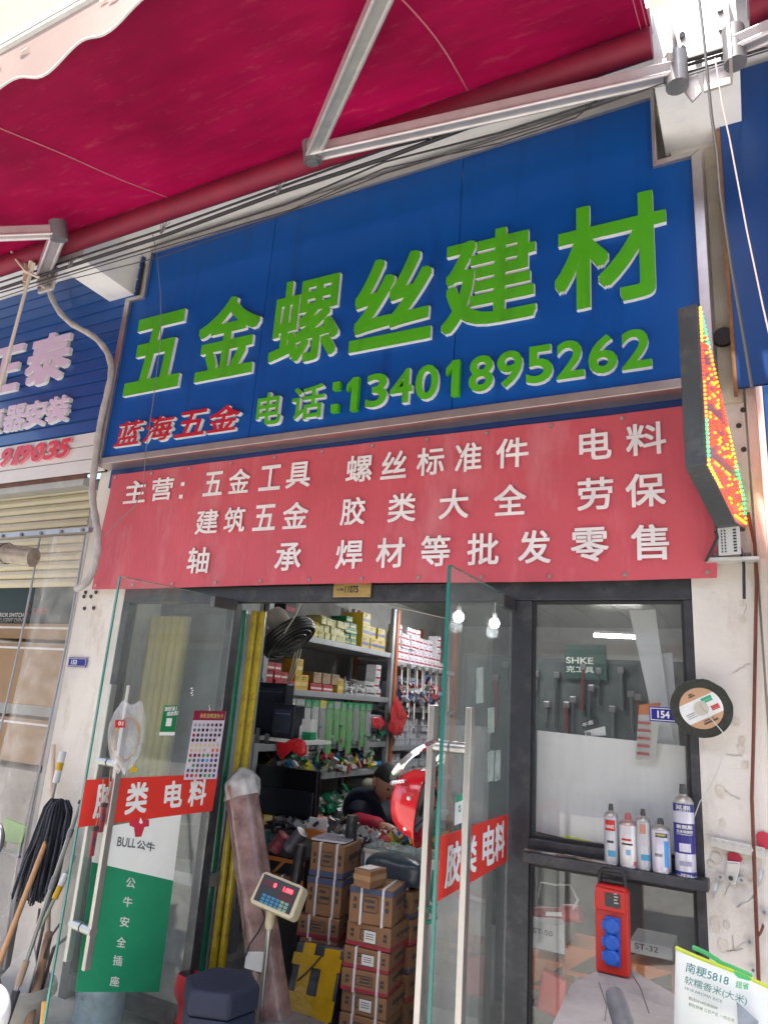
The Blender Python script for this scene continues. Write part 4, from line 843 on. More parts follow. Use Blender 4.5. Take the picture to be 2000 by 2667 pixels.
row(blw, 2.5, 2.8, 1.31, 5, where='bay beside the hanging packets'); row(blw, 2.97, 4.0, 1.62, 5, where='bay below the red-striped boxes'); row(gyw, 2.97, 4.0, 1.27, 5, where='bay below the blue boxes'); row(gyw, 2.97, 3.9, .95, 4, where='lowest bay past orange post')
wpk = proto('white_pack', .14, .2, .03, (.5, .5, .52), (.06, .06, .07), 'flat white printed pack stacked on the fourth grey shelf', grp='flat white packs on the fourth shelf')
row(wpk, 1.55, 2.0, 1.09, 6, where='the middle shelf'); row(bxk, 1.4, 1.56, 1.09, 2, where='the middle shelf by the speakers')
mix = [proto('blue_carton', .14, .11, .09, (.03, .11, .3), (.55, .55, .58), 'blue and white carton among clutter on a low shelf', grp='blue cartons among the low shelf clutter'),
       proto('white_carton', .13, .08, .12, (.52, .52, .52), (.35, .05, .05), 'upright white carton among clutter on a low shelf', grp='white cartons among the low shelf clutter'), bxk, yl2]
y = 1.05; kk = 0
while y < 2.75:
    p = rnd.choice(mix); o = put(p, SXF-.01-rnd.random()*.05, y+p[2]/2, .781, rnd.uniform(-.3, .3)); o['label'] = '%s, %s along the front of the cluttered low shelf' % (p[0].name.split('.')[0].replace('_', ' '), ORD[kk])
    if rnd.random() < .5: p2 = rnd.choice(mix); o = put(p2, SXF-.2, y+p[2]/2, .781, rnd.uniform(-.2, .2)); o['label'] = '%s, standing behind the %s box of the cluttered low shelf' % (p2[0].name.split('.')[0].replace('_', ' '), ORD[kk])
    kk += 1
    y += p[2]+.02
# loose small hardware: heaps nobody could count
def heap(nm, c, sx, sy, h, n, cols, label, cat, seed, size=.02):
    r = random.Random(seed); ms = [M('bit_'+nm+str(i), c_, .35, .3 if nm == 'fittings' else 0, var=.2) for i, c_ in enumerate(cols)]; m = MB()
    for i in range(n):
        p = V(c)+V((r.uniform(-sx, sx), r.uniform(-sy, sy), abs(r.gauss(0, .5))*h+size*.5)); a = V((r.gauss(0, 1), r.gauss(0, 1), r.gauss(0, 1))).normalized(); b = a.orthogonal().normalized(); s_ = size*r.uniform(.6, 1.5); mi = r.randrange(len(ms))
        if r.random() < .5: m.obox(p, a*s_*1.4, b*s_*.6, a.cross(b)*s_*.35, mi)
        else: m.cyl(p-a*s_, p+a*s_, s_*.4, 7, None, mi)
    return O('loose_'+nm, m, ms, None, label, cat, kind='stuff')
sil = [(.5, .5, .52), (.3, .31, .33), (.6, .6, .6)]
heap('fittings', (SXF-.12, 2.25, 1.69), .1, .14, .1, 130, sil, 'heap of shiny loose fittings on the second shelf', 'fittings', 1, .014)
heap('bolts', (SXF-.1, 1.9, 1.31), .1, .75, .04, 220, sil, 'row of shiny bolts spread along the shelf above the flat white packs', 'bolts', 2, .014)
heap('tools', (SXF-.12, 1.75, .45), .14, .75, .16, 320, [(.02, .03, .12), (.3, .03, .03), (.45, .3, .05), (.5, .5, .5), (.02, .12, .07), (.03, .03, .03)], 'jumble of coloured hand tools on the lowest visible shelf', 'tools', 3, .03)
heap('packets', (SXF-.1, 2.0, 1.09), .12, .7, .12, 260, [(.5, .5, .52), (.02, .2, .1), (.03, .2, .5), (.5, .45, .05), (.4, .4, .4), (.3, .05, .05)], 'jumble of packets and bags along the middle shelf', 'packets', 4, .03)
heap('gloves', (SXF-.05, 2.3, .79), .1, .45, .09, 170, [(.01, .14, .07), (.01, .2, .1), (.3, .3, .32)], 'pile of green gloves and wrappers on the low shelf', 'gloves', 5, .035)
# more stock stuffed into the gaps
row(gyw, 1.3, 2.4, 1.31, 3, SXF-.2, where='back of the third shelf'); row(blw, 1.05, 2.7, .45, 3, SXF-.25, where='back of the lowest shelf'); row(mix[1], 2.1, 2.75, 1.09, 1, SXF-.15, where='back of the middle shelf')
heap('wrappers', (SXF-.08, 1.95, 1.31), .1, .8, .1, 200, [(.5, .5, .5), (.35, .38, .4), (.02, .22, .1), (.1, .1, .12), (.3, .25, .2)], 'crumpled clear wrappers and parts along the third shelf', 'wrappers', 8, .03)
heap('blister_packs', (SXF+.02, 3.5, 1.66), .03, .5, .16, 160, [(.4, .42, .45), (.05, .08, .2), (.3, .05, .05), (.2, .2, .22)], 'crowd of small blister packs hanging past the orange post', 'blister packs', 9, .03)
heap('desk_clutter', (-2.0, 1.0, DZ), .55, .1, .06, 150, [(.35, .2, .1), (.05, .05, .06), (.4, .05, .05), (.45, .44, .42), (.45, .3, .05), (.1, .1, .12)], 'clutter of small parts and tools across the desk', 'parts', 10, .02)
# bags hanging along the third level
clear = FILM('pack_film', (.55, .6, .6), .3, .1, .6)
def hangbag(y, wd, ln, fill, head, label, grp, i):
    z1 = 1.62; t = T('hanging_pack', (SXF+.02, y, z1-ln), label, 'packet', grp)
    r0 = V((SXF+.02, y, z1))
    def sf(u, v): a = u*2*math.pi; k = math.sin(math.pi*min(1, .08+.9*v))**.5; return r0+V((.022*math.cos(a)*k+.01*v, wd/2*math.sin(a)*(.35+.65*k), -ln*v))
    O('film', MB().grid(sf, 16, 12), clear, t, smooth=2)
    for k in range(3): O('content', MB().cyl(r0+V((.004*k, -wd*.25+wd*.22*k, -ln*.14)), r0+V((.008, -wd*.2+wd*.2*k+.02, -ln*.93)), .012, 8), M('pack_'+fill[0], fill[1], .35, var=.15), t, smooth=True)
    O('header_card', MB().box(r0+V((-.012, -wd*.45, -.05)), r0+V((.012, wd*.45, .004))), M('pack_'+head[0], head[1], .5), t)
white_ = ('white', (.6, .62, .64)); lime = ('lime', (.06, .42, .02)); gry_ = ('smoke', (.3, .3, .3)); dgr = ('green', (.01, .22, .08)); ylw = ('yellow', (.5, .4, .03))
y = 1.25
for i, (fill, head) in enumerate([(white_, gry_), (white_, gry_), (white_, dgr), (white_, dgr), (gry_, ylw), (lime, dgr), (lime, gry_), (lime, dgr), (lime, dgr), (gry_, dgr), (lime, dgr), (gry_, dgr)]):
    kd = 'lime green' if fill is lime else ('white' if fill is white_ else 'smoky grey')
    hangbag(y, .1+.02*(i % 2), .32+.05*((i*7) % 3), fill, head, 'clear packet of %s brushes, %s hanging packet from the speakers' % (kd, ORD[i]), 'hanging packets of %s brushes' % kd, i); y += .105
# wrenches and chains hanging deeper in
for i in range(14):
    y = 3.0+.085*i; zt2 = 2.0 if i % 3 else 1.98; L_ = .3+.25*((i*5) % 4)/3; x = SXF+.03+.02*(i % 2); t = T('hanging_wrench', (x, y, zt2-L_), 'bright steel tool hanging below the red-striped boxes, %s past the orange post' % ORD[i], 'wrench', 'steel tools hanging in a row')
    O('shaft', MB().cyl((x, y, zt2), (x, y+.04, zt2-L_), .009, 8), chrome, t, smooth=True); O('jaw', MB().box((x-.008, y-.025, zt2-.03), (x+.008, y+.02, zt2+.02)), chrome, t, bevel=.004); O('ring', MB().tube([V((x, y+.04+.018*math.cos(a*.7), zt2-L_-.01+.018*math.sin(a*.7))) for a in range(10)], .005, 6), chrome, t, smooth=True)
# plastic bags
rbag = M('bag_red', (.5, .012, .02), .3, var=.15, scale=9, coat=.3)
def sack(nm, c, top, bot, wd, label, mat, ang=0.0):
    def s(u, v):
        a = u*2*math.pi; k = .25+.75*math.sin(math.pi*(.12+.75*v)); return V(c)+V((wd*.35*math.cos(a)*k, wd*math.sin(a)*k*(1+.1*math.sin(5*a+v*4))+ang*v, top+(bot-top)*v+.012*math.sin(a*3)))
    return O(nm, MB().grid(s, 22, 14), mat, None, label, 'bag', smooth=2)
def rag(pts, at, label, seed, th=.03):
    """limp plastic bag: corners from its outline, creased all over"""
    P = [at(x, y) for x, y in pts]; c0 = sum(P, V())/len(P); n = len(P); toc = (CAM-c0).normalized()
    def s(u, v):
        k = u*n; i = int(k) % n; e = P[i].lerp(P[(i+1) % n], k-int(k)); return c0+(e-c0)*math.sin(v*math.pi)**.6*1.0 + toc*th*math.cos(v*math.pi)
    return O('red_bag', MB().grid(s, 40, 14).lump(.014, 13, seed).lump(.005, 40, seed), rbag, None, label, 'bag', smooth=2)
rag([(1032, 1812), (1046, 1838), (1064, 1868), (1052, 1890), (1046, 1919), (1026, 1912), (1010, 1902), (1018, 1850)], lambda x, y: atX(x, y, -2.93), 'red plastic bag hanging from the orange post', 1)
rag([(722, 1928), (760, 1926), (802, 1928), (800, 1962), (778, 1968), (760, 1955), (738, 1978), (722, 1968)], lambda x, y: atY(x, y, .62), 'red plastic bag slumped under the white board', 2)
rag([(972, 1868), (994, 1868), (1002, 1885), (992, 1902), (975, 1898), (968, 1884)], lambda x, y: atX(x, y, -2.95), 'round red bag in the dark bay beside the orange post', 3)
rag([(766, 1842), (776, 1862), (784, 1878), (774, 1884), (764, 1880), (760, 1860)], lambda x, y: atY(x, y, .8), 'red bag peeking out behind the black speaker', 4, .015)
# wall column, wall fan
O('inner_pillar', MB().box((-3.54, .55, .08), (-3.05, .9, 2.72)), M('inner_white', (.5, .52, .55), .8, var=.08, dirt=(.25, .25, .26), damt=.6), None, 'grimy white pillar inside the doorway behind the wall fan', 'pillar')
fc = atY(752, 1662, .75); fn = (_rt*.55 - _up*.72 - _f*.42).normalized()
fan = T('wall_fan', fc, 'wall fan with black wire cage and beige motor, tilted downwards', 'fan')
fk = M('fan_black', (.02, .02, .022), .35, var=.2); fg = M('fan_beige', (.42, .39, .35), .45, var=.1)
e1 = fn.orthogonal().normalized(); e2 = fn.cross(e1); cage = MB()
for rr, h in ((.186, 0), (.18, .022), (.18, -.022), (.172, .036), (.172, -.036), (.05, .055), (.1, .05), (.14, .045), (.1, -.05), (.14, -.045), (.05, -.055)): cage.tube([fc+fn*h+(e1*math.cos(a*.2618)+e2*math.sin(a*.2618))*rr for a in range(25)], .004 if rr < .16 else .008, 6)
for a in range(72):
    d = e1*math.cos(a*.08727)+e2*math.sin(a*.08727)
    for sg_ in (1, -1): cage.tube([fc+fn*.055*sg_+d*.03, fc+fn*.05*sg_+d*.1, fc+fn*.036*sg_+d*.172, fc+d*.186], .0022, 4)
O('cage', cage, fk, fan, smooth=True)
bl = MB()
for a in range(3):
    for k in range(5):
        t0_, t1_ = a*2.094+k*.3, a*2.094+(k+1)*.3; z0_, z1_ = -.02+.01*k, -.02+.01*(k+1)
        bl.quad(fc+fn*z0_+(e1*math.cos(t0_)+e2*math.sin(t0_))*.03, fc+fn*z0_+(e1*math.cos(t0_)+e2*math.sin(t0_))*.165, fc+fn*z1_+(e1*math.cos(t1_)+e2*math.sin(t1_))*.165, fc+fn*z1_+(e1*math.cos(t1_)+e2*math.sin(t1_))*.03)
O('guard_mesh', MB().lathe(fc, [(.0, -.034), (.16, -.024), (.178, 0), (.16, .024), (.0, .034)], 36, fn, cap=False), M('fan_guard', (.03, .031, .034), .4, var=.5, scale=70, bump=.5, bscale=160), fan, smooth=True)
O('blades', bl, M('fan_blade', (.06, .06, .065), .3), fan); O('hub', MB().lathe(fc, [(.0, .065), (.03, .06), (.04, .045), (.04, -.05)], 20, fn), fk, fan, smooth=True)
O('motor', MB().lathe(fc-fn*.05, [(.05, 0), (.072, -.02), (.076, -.13), (.058, -.165), (.0, -.17)], 22, fn), fg, fan, smooth=True)
mc = fc-fn*.13; O('arm', MB().tube([mc, mc+V((-.06, .04, -.06)), V((-3.06, .74, mc.z-.05))], .024, 10), fg, fan, smooth=True)
O('wall_plate', MB().lathe(V((-3.049, .74, mc.z-.05)), [(.06, 0), (.055, .03), (.03, .04)], 18, (1, 0, 0)), fg, fan, smooth=True)
O('rating_label', MB().obox(fc-fn*.1+(_rt*.5-_up*.3-_f).normalized()*.0765, fn*.028, fn.cross((_rt*.5-_up*.3-_f).normalized())*.03, (_rt*.5-_up*.3-_f).normalized()*.001), M('label_blue', (.35, .5, .65), .4), fan)
cabY = lambda pts, r, lab, Y, mat: cab(pts, r, lab, Y, mat)
cab([(786, 1566), (772, 1600), (740, 1650)], .003, 'white lead looping from the doorway head to the fan', .5, M('lead_white', (.6, .58, .52)))
cab([(945, 1565), (1010, 1578), (1080, 1592), (1165, 1612)], .003, 'white lead strung across below the shiny ceiling', .6, M('lead_white', (.6, .58, .52)))
cab([(683, 1710), (680, 1760), (684, 1775)], .004, 'black fan lead dropping to the speaker', .7, blk)
for i, (x0, x1) in enumerate(((785, 742), (778, 735), (771, 730))): cab([(x0, 1690), (x0-12, 1740), (x1, 1815)], .003, ['white lead beside the shelf post, first of three', 'white lead beside the shelf post, middle of three', 'white lead beside the shelf post, last of three'][i], .93, M('lead_white', (.6, .58, .52)))
# black speakers on a white board
spk = M('speaker_black', (.012, .014, .025), .4, var=.2)
bz = atY(730, 1921, .7).z
wb = T('wall_board', (-2.75, .75, bz-.02), 'white bracket shelf board holding two black speakers', 'shelf'); bx0 = atY(640, 1921, .62).x; bx1 = atY(812, 1921, .62).x
O('board', MB().box((bx0, .6, bz-.02), (bx1, .85, bz)), M('board_white', (.6, .6, .58), .6), wb); O('clamp', MB().box((bx0+.1, .585, bz-.04), (bx0+.13, .6, bz+.05)).box((bx0+.17, .585, bz-.04), (bx0+.2, .6, bz+.02)), chrome, wb)
def speaker(a, b, Y, dp, label):
    A = atY(*a, Y); B = atY(*b, Y); zb_ = bz+.001; t = T('speaker', ((A.x+B.x)/2, Y, zb_), label, 'speaker')
    O('cabinet', MB().box((A.x, Y, zb_), (B.x, Y+dp, A.z)), spk, t, bevel=.008); O('grille', MB().box((A.x+.02, Y-.006, zb_+.03), (B.x-.02, Y-.001, A.z-.03)), M('speaker_cloth', (.02, .025, .045), .8), t); O('trim', MB().box((A.x+.03, Y-.0075, A.z-.06), (B.x-.03, Y-.0062, A.z-.054)), M('trim_blue', (.08, .11, .18), .4), t)
speaker((668, 1776), (736, 1900), .74, .09, 'taller black speaker at the back of the white board'); speaker((712, 1832), (764, 1900), .615, .11, 'black speaker at the front of the white board')
lq = T('glue_bottle', atY(776, 1900, .7), 'white bottle with red cap and blue print beside the speaker', 'bottle'); c = V((atY(781, 1900, .7).x, .7, bz+.001))
O('bottle', MB().lathe(c, [(.02, 0), (.02, .07), (.008, .09), (.006, .11)], 14), M('bottle_white', (.6, .6, .6), .4), lq, smooth=True); O('cap', MB().lathe(c, [(.008, .11), (.003, .15)], 10), M('cap_red', (.5, .03, .03), .4), lq, smooth=True)
gw = T('glue_box', (atY(797, 1905, .7).x, .7, bz), 'green and white box standing at the end of the white board', 'box'); c = V((atY(797, 1905, .7).x, .7, bz+.001))
O('carton', MB().box(c+V((-.035, 0, .045)), c+V((.035, .06, .12))), M('box_white', (.6, .6, .58)), gw); O('carton_base', MB().box(c+V((-.0355, -.0005, 0)), c+V((.0355, .0605, .0445))), M('box_green', (.01, .25, .1)), gw)
# desk, monitor, things on the desk
DZ = .84
dk = T('desk', (-2.1, 1.1, .08), 'cluttered dark desk the man is leaning on', 'desk')
O('desktop', MB().box((-2.85, .85, DZ-.03), (-1.35, 1.32, DZ)), M('desk_dark', (.05, .045, .045), .4, var=.2), dk, bevel=.004)
for x, y in ((-2.8, .9), (-1.4, .9), (-2.8, 1.27), (-1.4, 1.27)): O('leg', MB().box((x-.025, y-.025, .08), (x+.025, y+.025, DZ-.031)), shelfm, dk)
O('front_panel', MB().box((-2.77, .875, .3), (-1.43, .89, DZ-.031)), M('desk_panel', (.25, .25, .24), .5, var=.2), dk)
mn = T('monitor', (-2.4, 1.0, DZ), 'black computer monitor seen from behind on the desk', 'monitor'); mk = M('monitor_black', (.006, .006, .009), .22)
c0, c1, c2, c3 = atY(668, 1990, .95), atY(828, 2010, .95), atY(820, 2140, .95), atY(690, 2122, .95)
O('panel', MB().prism([(c0.x, .95, c0.z), (c1.x, .95, c1.z), (c2.x, .95, c2.z-.01), (c3.x-.04, .95, c3.z)], (0, .045, 0)), mk, mn, bevel=.006)
O('rear_housing', MB().prism([(c0.x+.03, .935, (c0.z+c3.z)/2+.02), (c1.x-.01, .935, (c1.z+c2.z)/2+.02), (c2.x-.02, .935, c2.z+.01), (c3.x, .935, c3.z+.01)], (0, .014, 0)), M('monitor_rear', (.012, .013, .02), .3), mn, bevel=.006)
O('stand', MB().box(((c0.x+c1.x)/2-.1, .93, DZ+.001), ((c0.x+c1.x)/2+.1, 1.08, DZ+.014)).box(((c0.x+c1.x)/2-.03, .996, DZ), ((c0.x+c1.x)/2+.03, 1.02, c2.z+.1)), mk, mn)
heap('papers', (-2.35, .92, DZ), .4, .06, .03, 90, [(.4, .4, .38), (.05, .05, .06), (.3, .3, .3), (.12, .1, .08)], 'litter of paper slips and small tools on the desk', 'papers', 6, .025)
bc = T('blue_tray', atY(1072, 2195, 1.0), 'bright blue plastic tray on the desk beside the hand', 'tray'); A = atY(1040, 2166, 1.0); B = atY(1120, 2199, 1.0)
bl_ = M('tray_blue', (.01, .12, .6), .35)
for p, q in (((A.x, .98, B.z), (B.x, 1.12, B.z+.006)), ((A.x, .98, B.z+.0065), (B.x, .986, A.z)), ((A.x, 1.114, B.z+.0065), (B.x, 1.12, A.z)), ((A.x, .987, B.z+.0065), (A.x+.006, 1.113, A.z)), ((B.x-.006, .987, B.z+.0065), (B.x, 1.113, A.z))): O('tray_side', MB().box(p, q), bl_, bc)
ct = T('display_counter', (-1.7, .75, .08), 'low glass topped display counter behind the cartons', 'counter'); zc = atY(1060, 2212, .75).z
O('top', MB().box((-2.0, .66, zc-.012), (-1.3, .84, zc)), GLASS('counter_glass', (.6, .75, .72), .25, (.5, .55, .55)), ct); O('side_panel', MB().box((-1.99, .665, .08), (-1.31, .835, zc-.03)), M('counter_white', (.55, .55, .53), .4), ct); O('edge_trim', MB().box((-2.0, .655, zc-.03), (-1.3, .845, zc-.0125)), dst, ct)
O('green_pad', MB().box((-2.0, .86, DZ+.001), (-1.55, 1.15, DZ+.012)), M('pad_green', (.2, .35, .03), .6), None, 'lime green cutting pad under the hands', 'pad')
# ---------------------------------------------------------------- lamps
def tube_lamp(a, b, watts, label):
    t = T('tube_lamp', (a+b)/2, label, 'lamp')
    O('tube', MB().cyl(a, b, .018, 12), M('tube_glow', (1, .97, .9), emit=14, var=0), t, smooth=True)
    O('housing', MB().bar(a+V((0, 0, .035)), b+V((0, 0, .035)), .06, .03), M('lamp_white', (.7, .7, .7), .5), t)
    L = bpy.data.lights.new('tube_light', 'AREA'); L.shape = 'RECTANGLE'; L.size = (b-a).length; L.size_y = .08; L.energy = watts; L.color = (.95, .98, 1)
    o = bpy.data.objects.new('tube_light', L); COL.objects.link(o); o.parent = t; o.location = (0, 0, -.03); o.rotation_euler = (0, 0, math.atan2((b-a).y, (b-a).x))
tube_lamp(V((-2.2, 1.7, 2.66)), V((-1.2, 1.7, 2.66)), 3.5, 'added unseen tube lamp brightening the shop near the doorway')  # extra lamp added to light the front of the shop, hidden by the header
tube_lamp(V((-1.55, 4.75, 2.5)), V((-1.08, 4.85, 2.5)), 4, 'fluorescent tube lamp deep in the shop, seen through the right window')
def bulb(c, watts, label):
    t = T('led_bulb', c, label, 'lamp'); O('globe', MB().lathe(c, [(.0, -.06), (.035, -.05), (.05, -.02), (.045, .01), (.025, .035)], 18), M('bulb_glow', (1, 1, .97), emit=22, var=0), t, smooth=True); O('socket', MB().lathe(c, [(.025, .035), (.022, .08), (.02, .09)], 12), M('lamp_white', (.7, .7, .7), .5), t, smooth=True)
    O('cord', MB().cyl(c+V((0, 0, .09)), V((c.x, c.y, 2.735)), .004, 6), M('lamp_white', (.7, .7, .7)), t)
    L = bpy.data.lights.new('bulb_light', 'POINT'); L.energy = watts; L.shadow_soft_size = .06; L.color = (.95, .98, 1); o = bpy.data.objects.new('bulb_light', L); COL.objects.link(o); o.parent = t; o.location = (0, 0, -.1)
bulb(V((-2.5, 3.2, 2.49)), 3, 'bright LED bulb hanging nearest the red-striped boxes'); bulb(V((-2.32, 3.72, 2.5)), 2.5, 'bright LED bulb hanging farther back behind the right glass door')
# ---------------------------------------------------------------- the man at the desk
def skinbody(name, joints, edges, mat, parent=None, sub=2, **kw):
    me = bpy.data.meshes.new(name); off = ROOT[parent.name] if parent else V(joints[0][0])
    me.from_pydata([tuple(V(j[0])-off) for j in joints], edges, []); me.materials.append(mat); o = bpy.data.objects.new(name, me); COL.objects.link(o)
    if parent: o.parent = parent
    else: o.location = off
    ROOT[o.name] = off
    md = o.modifiers.new('skin', 'SKIN'); sv = me.skin_vertices[0].data
    for i, j in enumerate(joints): r_ = j[1]; sv[i].radius = r_ if isinstance(r_, tuple) else (r_, r_); sv[i].use_root = (i == 0)
    md.use_smooth_shade = True; s = o.modifiers.new('sub', 'SUBSURF'); s.levels = sub; s.render_levels = sub
    for k, v in kw.items(): o[k] = v
    return o
skinm = M('skin', (.42, .23, .16), .5, var=.08, scale=12); jk = M('jacket_navy', (.006, .01, .028), .75, var=.3, scale=6, bump=.4, bscale=14); jr = M('jacket_red', (.36, .006, .03), .7, var=.2, scale=6, bump=.4, bscale=14)
hd = atY(1004, 2038, 1.42); nb = atY(985, 2066, 1.5); ch1 = atY(958, 2118, 1.55); pv = V((-2.55, 1.72, .56))
shN = atY(943, 2098, 1.4); shF = atY(1005, 2095, 1.72); elN = atY(930, 2172, 1.28); wrN = V(atY(1003, 2160, 1.22)); elF = atY(1040, 2145, 1.62); wrF = atY(1052, 2160, 1.3)
wrN.z = max(wrN.z, DZ+.04); wrF.z = max(wrF.z, DZ+.04); elN.z = max(elN.z, DZ+.02)
pr = T('person', (pv.x, pv.y, .08), 'person in navy and red jacket bent over the desk, looking down', 'person')
fwd = V((.8, -.45, -.5)).normalized()
jn = [(pv, .1), (ch1, .085), (nb, .045), (hd-V((.02, 0, .03)), .05), (shN, .045), (elN, .042), (wrN, .03), (shF, .045), (elF, .045), (wrF, .03),
      (pv+V((.3, -.1, 0)), .085), (pv+V((.42, -.14, -.42)), .055), (pv+V((.32, .14, 0)), .085), (pv+V((.44, .1, -.42)), .055), (pv+V((.52, -.17, -.45)), .04), (pv+V((.54, .07, -.45)), .04)]
ed = [(0, 1), (1, 2), (2, 3), (1, 4), (4, 5), (5, 6), (1, 7), (7, 8), (8, 9), (0, 10), (10, 11), (0, 12), (12, 13), (11, 14), (13, 15)]
def hand(w, dirv, side):
    """palm and five curled fingers as short chains that start inside the palm"""
    d = dirv.normalized(); s_ = d.cross(V((0, 0, 1))).normalized()*side; k0 = len(jn); jn.append((w+d*.05, (.034, .018))); ed.append((6 if side > 0 else 9, k0))
    for i, (off, ln) in enumerate(((-.028, .062), (-.009, .07), (.01, .066), (.028, .052))):
        b = w+d*.085+s_*off; j = len(jn); jn.append((b, .0095)); jn.append((b+d*ln*.5+V((0, 0, -.012)), .0085)); jn.append((b+d*ln*.7+V((0, 0, -.035)), .0075)); ed.extend([(k0, j), (j, j+1), (j+1, j+2)])
    b = w+d*.05-s_*.04; j = len(jn); jn.append((b, .011)); jn.append((b+d*.035-s_*.008+V((0, 0, -.015)), .009)); ed.extend([(k0, j), (j, j+1)])
hand(wrN, V((.95, -.25, -.05)), 1); hand(wrF, V((.5, -.85, -.05)), -1)
body = skinbody('body', jn, ed, skinm, pr, 1)
# head shaped from a ball: narrower jaw, brow, nose, ears
hm_ = MB().ball(V((0, 0, 0)), 1.0, 24, 18); upv = (V((0, 0, 1))-fwd*fwd.z).normalized(); sdv = fwd.cross(upv).normalized()
for p in hm_.v:
    x, y_, z = p.x, p.y, p.z
    wdt = .076*(1-.22*max(0, -z)**1.5); dep = .098*(1-.06*max(0, -z)); hgt = .122
    fx = y_*dep; 
    if y_ > .6 and -.35 < z < .1: fx += .022*(1-abs(x)*4) if abs(x) < .25 else 0
    if y_ > .7 and .1 < z < .3: fx += .005
    if y_ > .5 and z < -.55: fx += .012
    p.x, p.y, p.z = tuple(hd + sdv*(x*wdt) + fwd*fx + upv*(z*hgt))
O('head', hm_, skinm, pr, smooth=2)
for s_ in (-1, 1): O('ear', MB().ball(hd+sdv*s_*.078+fwd*-.01+upv*-.005, .032, 10, 8, (.45, .7, 1)), skinm, pr, smooth=2)
hair = MB().ball(V((0, 0, 0)), 1.0, 24, 16)
for p in hair.v:
    x, y_, z = p.x, p.y, p.z; cut = 1.0 if (z > .32-.55*max(0, -y_)-.12*max(0, .3-abs(x))) else .86
    p.x, p.y, p.z = tuple(hd + sdv*(x*.082*cut) + fwd*(y_*.103*cut-.004) + upv*(z*.13*cut+.004))
O('hair', hair, M('hair_black', (.012, .011, .011), .6, var=.3, scale=60, bump=.5, bscale=160), pr, smooth=2)
for s_ in (-1, 1): O('eye', MB().ball(hd+fwd*.088+sdv*.03*s_+upv*.01, .011, 8, 6), M('eye_dark', (.03, .025, .02), .2), pr)
O('mouth', MB().obox(hd+fwd*.09-upv*.062, sdv*.022, upv*.003, fwd*.004), M('lip', (.3, .12, .1), .5), pr)
jj = [(pv+V((0, 0, .02)), .18), (ch1, .2), (atY(955, 2074, 1.52), .15), (nb+V((-.02, 0, -.015)), .085), (shN, .11), (shF, .11)]
skinbody('jacket', jj, [(0, 1), (1, 2), (2, 3), (2, 4), (2, 5)], jk, pr, 2)
skinbody('sleeve', [(shN, .1), (shN.lerp(elN, .5), .09), (shN.lerp(elN, .85), .08)], [(0, 1), (1, 2)], jk, pr, 2, label='navy upper sleeve of the near arm')
skinbody('sleeve', [(shN.lerp(elN, .7), .078), (elN, .082), (elN.lerp(wrN, .6), .068), (wrN-(wrN-elN)*.06, .052)], [(0, 1), (1, 2), (2, 3)], jr, pr, 2, label='red lower sleeve of the near arm')
skinbody('chest_panel', [(ch1+V((.13, -.1, -.02)), .06), (ch1+V((.15, -.06, -.14)), .075)], [(0, 1)], jr, pr, 2)
skinbody('sleeve', [(shF, .088), (elF, .074), (wrF-(wrF-elF)*.06, .05)], [(0, 1), (1, 2)], jr, pr, 2)
skinbody('collar', [(nb+V((-.05, -.07, .03)), .035), (nb+V((-.1, .0, .05)), .045), (nb+V((-.04, .09, .04)), .035)], [(0, 1), (1, 2)], M('collar_khaki', (.2, .19, .14), .8, var=.2), pr, 2)
skinbody('trousers', [(pv, .15), (pv+V((.3, -.1, 0)), .1), (pv+V((.41, -.14, -.36)), .07), (pv+V((.32, .14, 0)), .1), (pv+V((.43, .1, -.36)), .07)], [(0, 1), (1, 2), (0, 3), (3, 4)], M('trouser_dark', (.02, .02, .025), .8), pr, 2)
st_ = T('stool', (pv.x, pv.y, .08), 'plain stool the man at the desk sits on', 'stool'); O('seat', MB().lathe(V((pv.x, pv.y, .08)), [(.15, .32), (.16, .34), (.15, .36)], 18), spk, st_)
for a in range(4): O('leg', MB().cyl((pv.x+.12*math.cos(a*1.57+.7), pv.y+.12*math.sin(a*1.57+.7), .081), (pv.x+.1*math.cos(a*1.57+.7), pv.y+.1*math.sin(a*1.57+.7), .4), .012, 8), shelfm, st_)
# ================================================================== CARTONS IN THE DOORWAY
kraft = M('kraft', (.25, .13, .062), .75, var=.1, scale=9, bump=.15, bscale=30, dirt=(.15, .075, .035), damt=.5, dscale=7)
ink = M('ink_dark', (.05, .045, .05), .7, var=.2); inkr = M('ink_red', (.3, .02, .04), .6, var=.15); inkb = M('ink_blue', (.05, .07, .14), .6, var=.15)
strap_m = M('strap_white', (.62, .6, .62), .4, var=.06)
def frame_of(near, left, right, Y):
    N = atY(*near, Y); A = atZ(*left, N.z)-N; B = atZ(*right, N.z)-N; ta = math.atan2(A.y, A.x) % (2*math.pi); tb = math.atan2(B.y, B.x); tm = (ta+tb)/2
    a = V((math.cos(tm+math.pi/4), math.sin(tm+math.pi/4), 0)); b = V((math.cos(tm-math.pi/4), math.sin(tm-math.pi/4), 0))
    return N, a, b, A.length, max(.12, B.dot(b))
